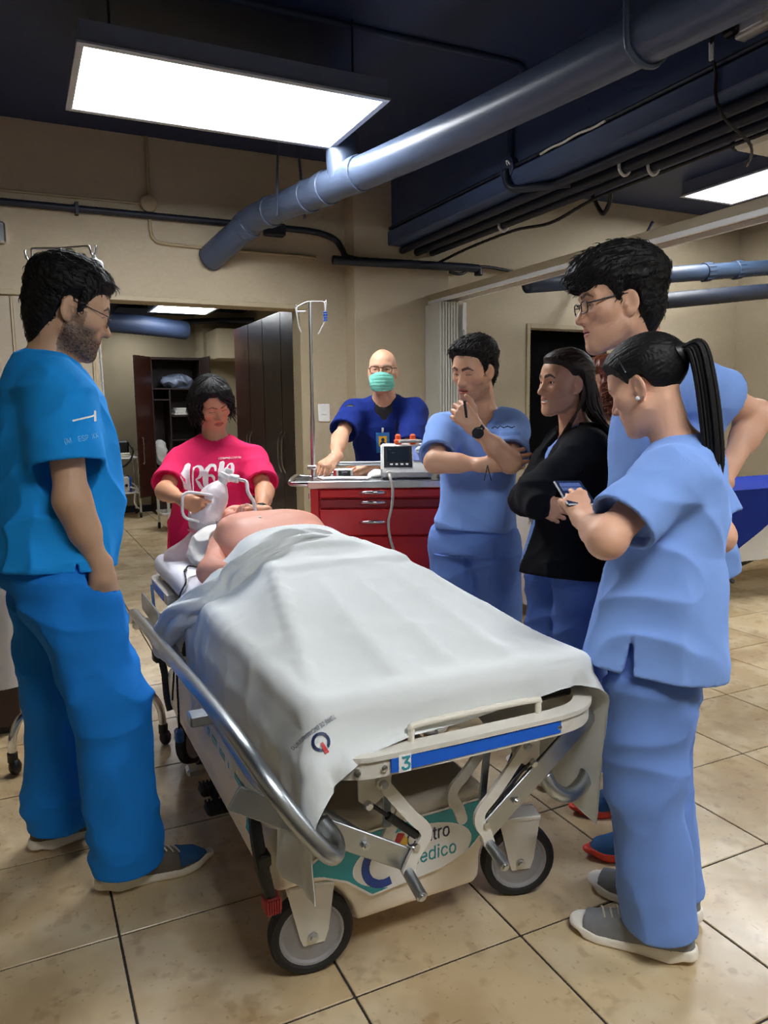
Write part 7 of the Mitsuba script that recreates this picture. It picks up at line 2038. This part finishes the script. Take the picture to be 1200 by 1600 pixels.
def _garm(P):
    d = f_ell(P, (0.535, 1.03, 0.785), (0.095, 0.105, 0.075))
    d = smin(d, f_rc(P, (0.455, 1.02, 0.735), (0.462, 0.93, 0.735), 0.040, 0.025), 0.04)
    d = smin(d, f_rc(P, (0.60, 1.00, 0.84), (0.60, 0.87, 0.85), 0.03, 0.022), 0.04)
    d = d - 0.022 * (crease(P, (11, 11, 14), 8) - 0.4)
    d = np.maximum(d, -f_ell(P, (0.525, 0.915, 0.81), (0.055, 0.075, 0.060)))
    return np.maximum(d, 0.709 - P[:, 2])
one('garment', relax(net(_garm, (0.38, 0.82, 0.69), (0.68, 1.18, 0.91), 0.005), 1), mat('m_garment', '#e9e6e0', 0.85), 'crumpled white garment around the shoulder of the manikin', 'garment', True)

# bunched top edge of the sheet
_path = [V(0.275, 0.740, 0.480), V(0.256, 0.628, 0.570), V(0.268, 0.541, 0.640), V(0.290, 0.455, 0.700), V(0.340, 0.400, 0.734), V(0.408, 0.390, 0.778), V(0.450, 0.365, 0.838), V(0.510, 0.365, 0.878), V(0.589, 0.390, 0.896), V(0.660, 0.420, 0.898), V(0.740, 0.440, 0.883), V(0.820, 0.450, 0.838), V(0.880, 0.460, 0.778)]
_c = catmull(_path, 6)
_rad = np.interp(np.linspace(0, 1, len(_c)), [0, 0.1, 0.35, 0.6, 0.85, 1], [0.035, 0.048, 0.042, 0.028, 0.022, 0.018])
def _roll(P):
    best = np.full(len(P), 9, np.float32); arcl = np.zeros(len(P), np.float32); ang = np.zeros(len(P), np.float32)
    for i in range(len(_c) - 1):
        a, b = _c[i].astype(np.float32), (_c[i + 1] - _c[i]).astype(np.float32)
        t_ = np.clip((P - a) @ b / float(b @ b), 0, 1)
        q = P - a - t_[:, None] * b
        d = np.sqrt((q * q).sum(1)) - (_rad[i] + (_rad[i + 1] - _rad[i]) * t_)
        sd = unit(np.cross(b, (0, 0, 1))).astype(np.float32)
        uu = np.cross(sd, unit(b)).astype(np.float32)
        m_ = d < best
        best = np.where(m_, d, best); arcl = np.where(m_, (i + t_) * 0.02, arcl); ang = np.where(m_, np.arctan2(q @ sd, q @ uu), ang)
    w = np.sin(4 * ang + 2.2 * np.sin(arcl * 6) + 3 * nz(P, 5, 3)) + 0.5 * np.sin(7 * ang - 3 * np.sin(arcl * 5 + 1))
    d = best - 0.009 * w - 0.006 * (crease(P, (7, 7, 9), 9) - 0.4)
    bed = np.where((P[:, 0] > 0.34) & (P[:, 0] < 1.02), 0.709 - P[:, 2], -1)
    return np.maximum(d, bed)
_lo, _hi = bounds(_c, 0.09)
put(SHEET, 'folded_edge', relax(net(_roll, _lo, _hi, 0.006), 1), 'm_linen', True, label='bunched top edge of the sheet')
# the print near the foot corner
_ez = unit(V(-0.25, -0.80, 0.55)); _ex = unit(np.cross(V(0, 0, 1), _ez)); _ey = np.cross(_ez, _ex)
_tx = unit(_ex * -0.87 + _ey * -0.49); _ty = np.cross(_ez, _tx)
_lp = V(0.325, -0.56, 0.70)
_ring = sg.Point(0, 0.030).buffer(0.0185).difference(sg.Point(0, 0.030).buffer(0.0125))
put(SHEET, 'logo', decal(_ring.difference(sg.box(-0.006, 0.040, 0.006, 0.06)), _lp, _tx, _ty, SHEET_MESH, 0.003, 0.006), 'm_print_navy', False, label='navy ring emblem')
put(SHEET, 'logo', decal(sg.Polygon([(-0.003, 0.032), (0.003, 0.032), (0.005, 0.054), (-0.004, 0.054)]), _lp, _tx, _ty, SHEET_MESH, 0.0034, 0.006), 'm_print_red', False)
_tt = shapely.affinity.scale(text_poly('TORRE DE ENCAMAMIENTO', 0.0085, False), 0.62, 1, origin=(0, 0))
_tb = _tt.bounds
put(SHEET, 'lettering', decal(shapely.affinity.translate(_tt, -(_tb[0] + _tb[2]) / 2, 0.0), _lp, _tx, _ty, SHEET_MESH, 0.003, 0.02), 'm_print_navy', False, label='navy lettering TORRE DE ENCAMAMIENTO')

# cables and clips at the head corner of the bed
mat('m_cable_blue', '#35557f', 0.45)
one('electrode_lead', cat_(tube([V(0.42, 0.92, 0.716), V(0.40, 0.96, 0.714), V(0.385, 0.93, 0.714), V(0.372, 0.88, 0.714)], 0.003, 6), tube([V(0.372, 0.88, 0.716), V(0.36, 0.84, 0.72)], [0.006, 0.004], 8, curve=False), tube([V(0.36, 0.84, 0.714), V(0.352, 0.78, 0.714), V(0.345, 0.74, 0.712), V(0.338, 0.72, 0.70), V(0.320, 0.73, 0.66), V(0.318, 0.74, 0.60)], 0.0025, 6)), 'm_glass_frame', 'thin dark electrode lead lying on the white mattress', 'lead', True)
one('electrode_lead', tube([V(0.405, 0.78, 0.714), V(0.375, 0.77, 0.714), V(0.35, 0.73, 0.714), V(0.337, 0.68, 0.705), V(0.322, 0.69, 0.66), V(0.316, 0.72, 0.59)], 0.003, 6), 'm_grey_cord', 'thin grey electrode lead at the edge of the mattress', 'lead', True)
one('blue_cable', tube([V(0.42, 0.66, 0.716), V(0.375, 0.68, 0.714), V(0.345, 0.66, 0.712), V(0.325, 0.64, 0.69), V(0.318, 0.66, 0.64)], 0.0055, 8), 'm_cable_blue', 'blue cable coming from under the sheet at the bed edge', 'cable', True)
one('blue_cable', tube([V(0.300, 1.22, 0.62), V(0.292, 1.12, 0.50), V(0.286, 1.05, 0.44), V(0.280, 0.95, 0.46)], 0.0055, 8), 'm_cable_blue', 'blue cable hanging from the head corner of the gurney', 'cable', True)
one('clip', box((0.296, 0.72, 0.585), (0.316, 0.78, 0.635), 0.005), mat('m_clip_blue', '#1c2f9a', 0.35), 'dark blue clip on the bed edge below the leads', 'clip')
one('cable_hook', cat_(tube([V(0.305, 0.75, 0.60), V(0.29, 0.70, 0.52), V(0.27, 0.62, 0.46), V(0.24, 0.5, 0.40)], 0.003, 6), tube([V(0.305, 0.72, 0.60), V(0.296, 0.70, 0.50), V(0.285, 0.66, 0.40), V(0.278, 0.62, 0.30), V(0.27, 0.58, 0.27)], 0.0035, 6)), 'm_black', 'thin black cable hanging beside the gurney rail', 'cable', True)
one('connector', box((0.255, 0.555, 0.225), (0.282, 0.595, 0.268), 0.006), mat('m_conn', '#2d5c8c', 0.4), 'blue connector at the end of the hanging cable', 'connector')

# ------------------------------------------------------------------ resuscitation bag
scene['m_bag'] = {'type': 'twosided', 'bsdf': {'type': 'principled', 'base_color': rgb('#dcd3d6'), 'roughness': 0.22, 'specular': 0.5, 'clearcoat': 0.4}}
scene['m_film'] = {'type': 'principledthin', 'base_color': rgb('#f1ecef'), 'roughness': 0.2, 'spec_trans': 0.5, 'diff_trans': 1.0, 'eta': 1.3}
t = thing('resuscitation_bag', 'milky resuscitation bag squeezed by the woman in pink', 'resuscitation bag')
_a, _b2 = V(0.572, 1.15, 1.005), V(0.480, 1.135, 0.855)
_axb = unit(_b2 - _a)
def _bag(P):
    d = f_rc(P, _a + _axb * 0.055, _b2 - _axb * 0.055, 0.057, 0.066)
    d = smin(d, f_rc(P, _a, _b2, 0.022, 0.026), 0.05)
    t_ = (P - _a.astype(np.float32)) @ _axb.astype(np.float32)
    d = d - 0.0006 * (np.abs(np.mod(t_, 0.03) - 0.015) < 0.003)
    return smax(d, -f_ell(P, B.J['wrR'] + V(0.065, -0.02, -0.03), (0.05, 0.035, 0.04)), 0.02)
_lo, _hi = bounds([_a, _b2], 0.09)
put(t, 'bag', relax(net(_bag, _lo, _hi, 0.004), 1), 'm_bag', True)
put(t, 'valve', cat_(cyl(_a, _a - _axb * 0.035, 0.020, 18), cyl(_a - _axb * 0.035, _a - _axb * 0.06, 0.027, 20, bev=0.004), cyl(_a - _axb * 0.05 - CF * 0.0, _a - _axb * 0.05 + CR * 0.055 - V(0, 0, 0.012), 0.017, 16, bev=0.003), cyl(_a - _axb * 0.06, _a - _axb * 0.085, 0.018, 16, bev=0.003)), 'm_white', label='white valve')
put(t, 'inlet', cat_(cyl(_b2, _b2 + _axb * 0.03, 0.022, 18), cyl(_b2 + _axb * 0.026, _b2 + _axb * 0.032, 0.034, 18)), mat('m_inlet', '#d77b86', 0.35), label='pinkish inlet ring')
_r0 = _b2 + _axb * 0.03
def _res(P):
    e = _r0 + V(-0.075, 0.02, -0.10)
    d = f_rc(P, _r0, e, 0.018, 0.046)
    return d - 0.012 * (crease(P, (14, 14, 10), 4) - 0.4)
_lo, _hi = bounds([_r0, _r0 + V(-0.075, 0.02, -0.10)], 0.08)
put(t, 'reservoir', relax(net(_res, _lo, _hi, 0.005), 1), 'm_film', True, label='crumpled clear reservoir')
_hh = B.J['wrR'] + V(0.035, -0.02, 0.0)
put(t, 'strap', tube([_a + _axb * 0.03 - CF * 0.055, _hh - CF * 0.035 + V(-0.02, 0, 0.035), _hh - CF * 0.045 + V(-0.035, 0, -0.01), _hh - CF * 0.035 + V(-0.03, 0, -0.06), _b2 - _axb * 0.03 - CF * 0.055], 0.006, 8), 'm_white', True)
_v = _a - _axb * 0.05 + CR * 0.055 - V(0, 0, 0.012)
put(t, 'airway_tube', tube([_v, _v + CR * 0.03 - V(0, 0, 0.012), V(0.672, 1.09, 0.985), V(0.690, 1.075, 0.945), V(0.688, 1.06, 0.90), V(0.66, 1.10, 0.885)], 0.0075, 10), mat('m_tubeclear', '#cfc9cc', 0.15, spec=0.7), True, label='clear airway tube')
put(t, 'pilot_line', tube([V(0.686, 1.06, 0.92), V(0.655, 1.05, 0.945), V(0.635, 1.05, 0.925), V(0.64, 1.05, 0.895), V(0.665, 1.06, 0.885)], 0.0018, 6), 'm_tubeclear', True)

# ------------------------------------------------------------------ phone
t = thing('mobile_phone', 'dark mobile phone held by the ponytailed woman', 'phone')
_pc = V(1.093, -0.385, 1.092)
_pl = unit(V(0.40, 0.88, 0.30)); _pw = unit(V(0.92, -0.40, 0.0) - _pl * (V(0.92, -0.40, 0.0) @ _pl)); _pn = np.cross(_pl, _pw)
_pn = _pn if _pn[2] > 0 else -_pn
_PA = np.array([_pw, _pl, _pn])
put(t, 'body', obox(_pc, _PA, (0.036, 0.075, 0.0042), 0.003), 'm_glass_frame')
put(t, 'screen', obox(_pc + _pn * 0.0046, _PA, (0.033, 0.070, 0.0004), 0), mat('m_phone_screen', '#1d2a45', 0.1, spec=0.7))
put(t, 'notice', obox(_pc + _pn * 0.0052 + _pl * 0.015, _PA, (0.026, 0.010, 0.0003), 0), mat('m_phone_ui', '#51659a', 0.3))
put(t, 'notice', obox(_pc + _pn * 0.0052 + _pl * 0.042, _PA, (0.026, 0.012, 0.0003), 0), 'm_phone_ui')

# ------------------------------------------------------------------ the back room's furniture
mat('m_wardrobe', var('#33201c', 0.10, 3), 0.28, spec=0.55)
mat('m_wardrobe_red', var('#3f231d', 0.10, 3), 0.28, spec=0.55)
t = thing('wardrobe', 'tall dark brown wardrobe with long silver handles inside the back room', 'wardrobe')
put(t, 'carcass', box((2.02, 4.05, 0.0), (2.60, 6.22, 2.19), 0.004), 'm_wardrobe')
for i, (ya, yb) in enumerate(((4.06, 4.648), (4.656, 5.19), (5.20, 5.67), (5.68, 6.21))):
    d = put(t, 'door', box((2.0, ya, 0.06), (2.022, yb, 2.185), 0.003), 'm_wardrobe' if i < 2 else 'm_wardrobe_red')
    hy = yb - 0.05 if i % 2 == 0 else ya + 0.05
    put(d, 'handle', tube([V(1.998, hy, 1.13), V(1.972, hy, 1.06), V(1.965, hy, 0.95), V(1.972, hy, 0.84), V(1.998, hy, 0.77)], 0.007, 8), 'm_chrome', True, label='long bowed handle')
one('plastic_bag', crumple((2.22, 4.75, 2.30), (0.14, 0.20, 0.10), 12, h=0.012, f=(9, 9, 9), amp=0.03), mat('m_plastic_grey', '#b9c3d6', 0.2, spec=0.7), 'shiny plastic bag lying on top of the wardrobe', 'plastic bag', True)
t = thing('open_closet', 'dark open closet with shelves at the far end of the back room', 'closet')
mat('m_closet', '#2b1d1a', 0.5)
X0, X1, YF, YE = 1.44, 2.08, 8.22, 8.70
put(t, 'side_panel', box((X0, YF, 0.25), (X0 + 0.02, YE, 2.02)), 'm_closet'); put(t, 'side_panel', box((X1 - 0.02, YF, 0.25), (X1, YE, 2.02)), 'm_closet')
put(t, 'back_panel', box((X0, YE - 0.015, 0.25), (X1, YE, 2.02)), 'm_closet'); put(t, 'top_panel', box((X0, YF, 2.0), (X1, YE, 2.03)), 'm_closet'); put(t, 'base', box((X0, YF, 0.0), (X1, YE, 0.26)), 'm_closet')
put(t, 'divider', box((1.66, YF + 0.02, 0.26), (1.678, YE, 1.64)), 'm_closet')
for z, xa, xb in ((1.64, X0, X1), (1.50, X0, 1.66), (1.29, 1.67, X1), (0.98, 1.67, X1), (0.62, X0, X1)):
    put(t, 'shelf', box((xa, YF + 0.01, z - 0.018), (xb, YE, z)), 'm_closet')
for s, (a, b) in enumerate(((V(X0, YF, 0), V(1.20, YF - 0.30, 0)), (V(X1, YF, 0), V(2.12, YF - 0.32, 0)))):
    n = unit(b - a)
    d = put(t, 'door', obox((a + b) / 2 + V(0, 0, 1.15), frame_of(n), (0.010, np.linalg.norm(b - a) / 2, 0.88), 0.003), 'm_wardrobe_red' if s == 0 else 'm_closet', label='open door leaf')
    put(d, 'handle', tube([b - n * 0.05 + V(0.02, -0.02, 1.02), b - n * 0.05 + V(0.035, -0.04, 1.0), b - n * 0.05 + V(0.035, -0.04, 0.72), b - n * 0.05 + V(0.02, -0.02, 0.70)], 0.006, 6), 'm_chrome', True)
mat('m_bluish_plastic', '#8d9bb5', 0.25, spec=0.7)
one('plastic_bundle', crumple((1.80, 8.42, 1.73), (0.20, 0.14, 0.085), 21, h=0.012, f=(12, 12, 12), amp=0.04), 'm_bluish_plastic', 'heap of bluish plastic bags on the top shelf of the open closet', 'plastic bags', True)
one('linen_stack', cat_(*[obox(V(1.87 + 0.01 * (k % 2), 8.42, 1.305 + k * 0.024), np.eye(3), (0.15 - 0.008 * k, 0.15, 0.011), 0.008) for k in range(4)]), 'm_paper', 'folded white linen on the middle shelf of the open closet', 'linen')
one('plastic_bundle', crumple((1.55, 8.42, 0.80), (0.08, 0.10, 0.17), 22, h=0.012, f=(9, 9, 9), amp=0.03), 'm_paper', 'tall white plastic roll standing in the lower left of the open closet', 'plastic bags', True)
t = thing('equipment_cart', 'white metal trolley with two devices against the back room wall', 'trolley')
for x in (0.82, 1.22):
    for y in (8.12, 8.55):
        put(t, 'leg', cyl(V(x, y, 0.07), V(x, y, 0.86), 0.013, 10), 'm_white')
        put(t, 'caster', cyl(V(x - 0.012, y, 0.03), V(x + 0.012, y, 0.03), 0.03, 14), 'm_rubber')
for z in (0.77, 0.33):
    put(t, 'shelf', box((0.81, 8.10, z - 0.02), (1.23, 8.57, z), 0.004), 'm_white')
put(t, 'handle', tube([V(1.22, 8.12, 0.86), V(1.25, 8.05, 0.90), V(1.22, 8.0, 0.87)], 0.01, 8), 'm_black', True)
t = thing('monitor_case', 'black portable monitor on the top of the white trolley', 'device')
put(t, 'case', box((0.84, 8.15, 0.78), (1.12, 8.45, 0.98), 0.02), 'm_black'); put(t, 'base', box((0.83, 8.13, 0.772), (1.13, 8.47, 0.83), 0.01), 'm_cream')
put(t, 'keys', box((0.94, 8.145, 0.88), (0.965, 8.152, 0.95)), 'm_white'); put(t, 'strap', tube([V(1.12, 8.2, 0.95), V(1.16, 8.1, 0.85), V(1.10, 8.05, 0.72), V(1.0, 8.05, 0.66), V(0.9, 8.06, 0.74), V(0.86, 8.12, 0.84)], 0.012, 6), 'm_black', True)
t = thing('monitor_case', 'white device with a blue screen on the lower shelf of the trolley', 'device')
put(t, 'case', box((0.84, 8.12, 0.335), (1.10, 8.42, 0.53), 0.015), 'm_monitor'); put(t, 'side', box((1.10, 8.12, 0.335), (1.125, 8.42, 0.53), 0.008), 'm_blue_strip'); put(t, 'screen', box((0.86, 8.112, 0.40), (0.97, 8.122, 0.50), 0.003), 'm_phone_screen')
for x in (1.01, 1.06):
    put(t, 'knob', cyl(V(x, 8.122, 0.42), V(x, 8.10, 0.42), 0.018, 14), 'm_black')
put(t, 'cables', cat_(tube([V(1.12, 8.15, 0.45), V(1.18, 8.1, 0.40), V(1.16, 8.08, 0.34), V(1.14, 8.07, 0.2), V(1.19, 8.06, 0.12)], 0.01, 6), tube([V(1.1, 8.1, 0.4), V(1.2, 8.07, 0.36), V(1.13, 8.06, 0.33)], 0.01, 6)), 'm_white', True)
t = thing('small_trolley', 'low white trolley partly hidden behind the woman in pink', 'trolley')
for x, y in ((1.27, 7.06), (1.33, 6.75), (1.72, 7.1), (1.75, 6.78)):
    put(t, 'leg', box((x - 0.014, y - 0.014, 0.07), (x + 0.014, y + 0.014, 0.55)), 'm_white'); put(t, 'caster', cyl(V(x - 0.012, y, 0.035), V(x + 0.012, y, 0.035), 0.034, 14), 'm_rubber')
for z in (0.20, 0.53):
    put(t, 'shelf', box((1.25, 6.72, z - 0.015), (1.77, 7.12, z + 0.01), 0.004), 'm_white')

for _k in list(scene):
    if _k.split('__')[0] in ('training_manikin', 'garment', 'electrode_lead', 'electrode_lead_001'):
        scene[_k]['to_world'] = T().translate([0, 0, LIFT])
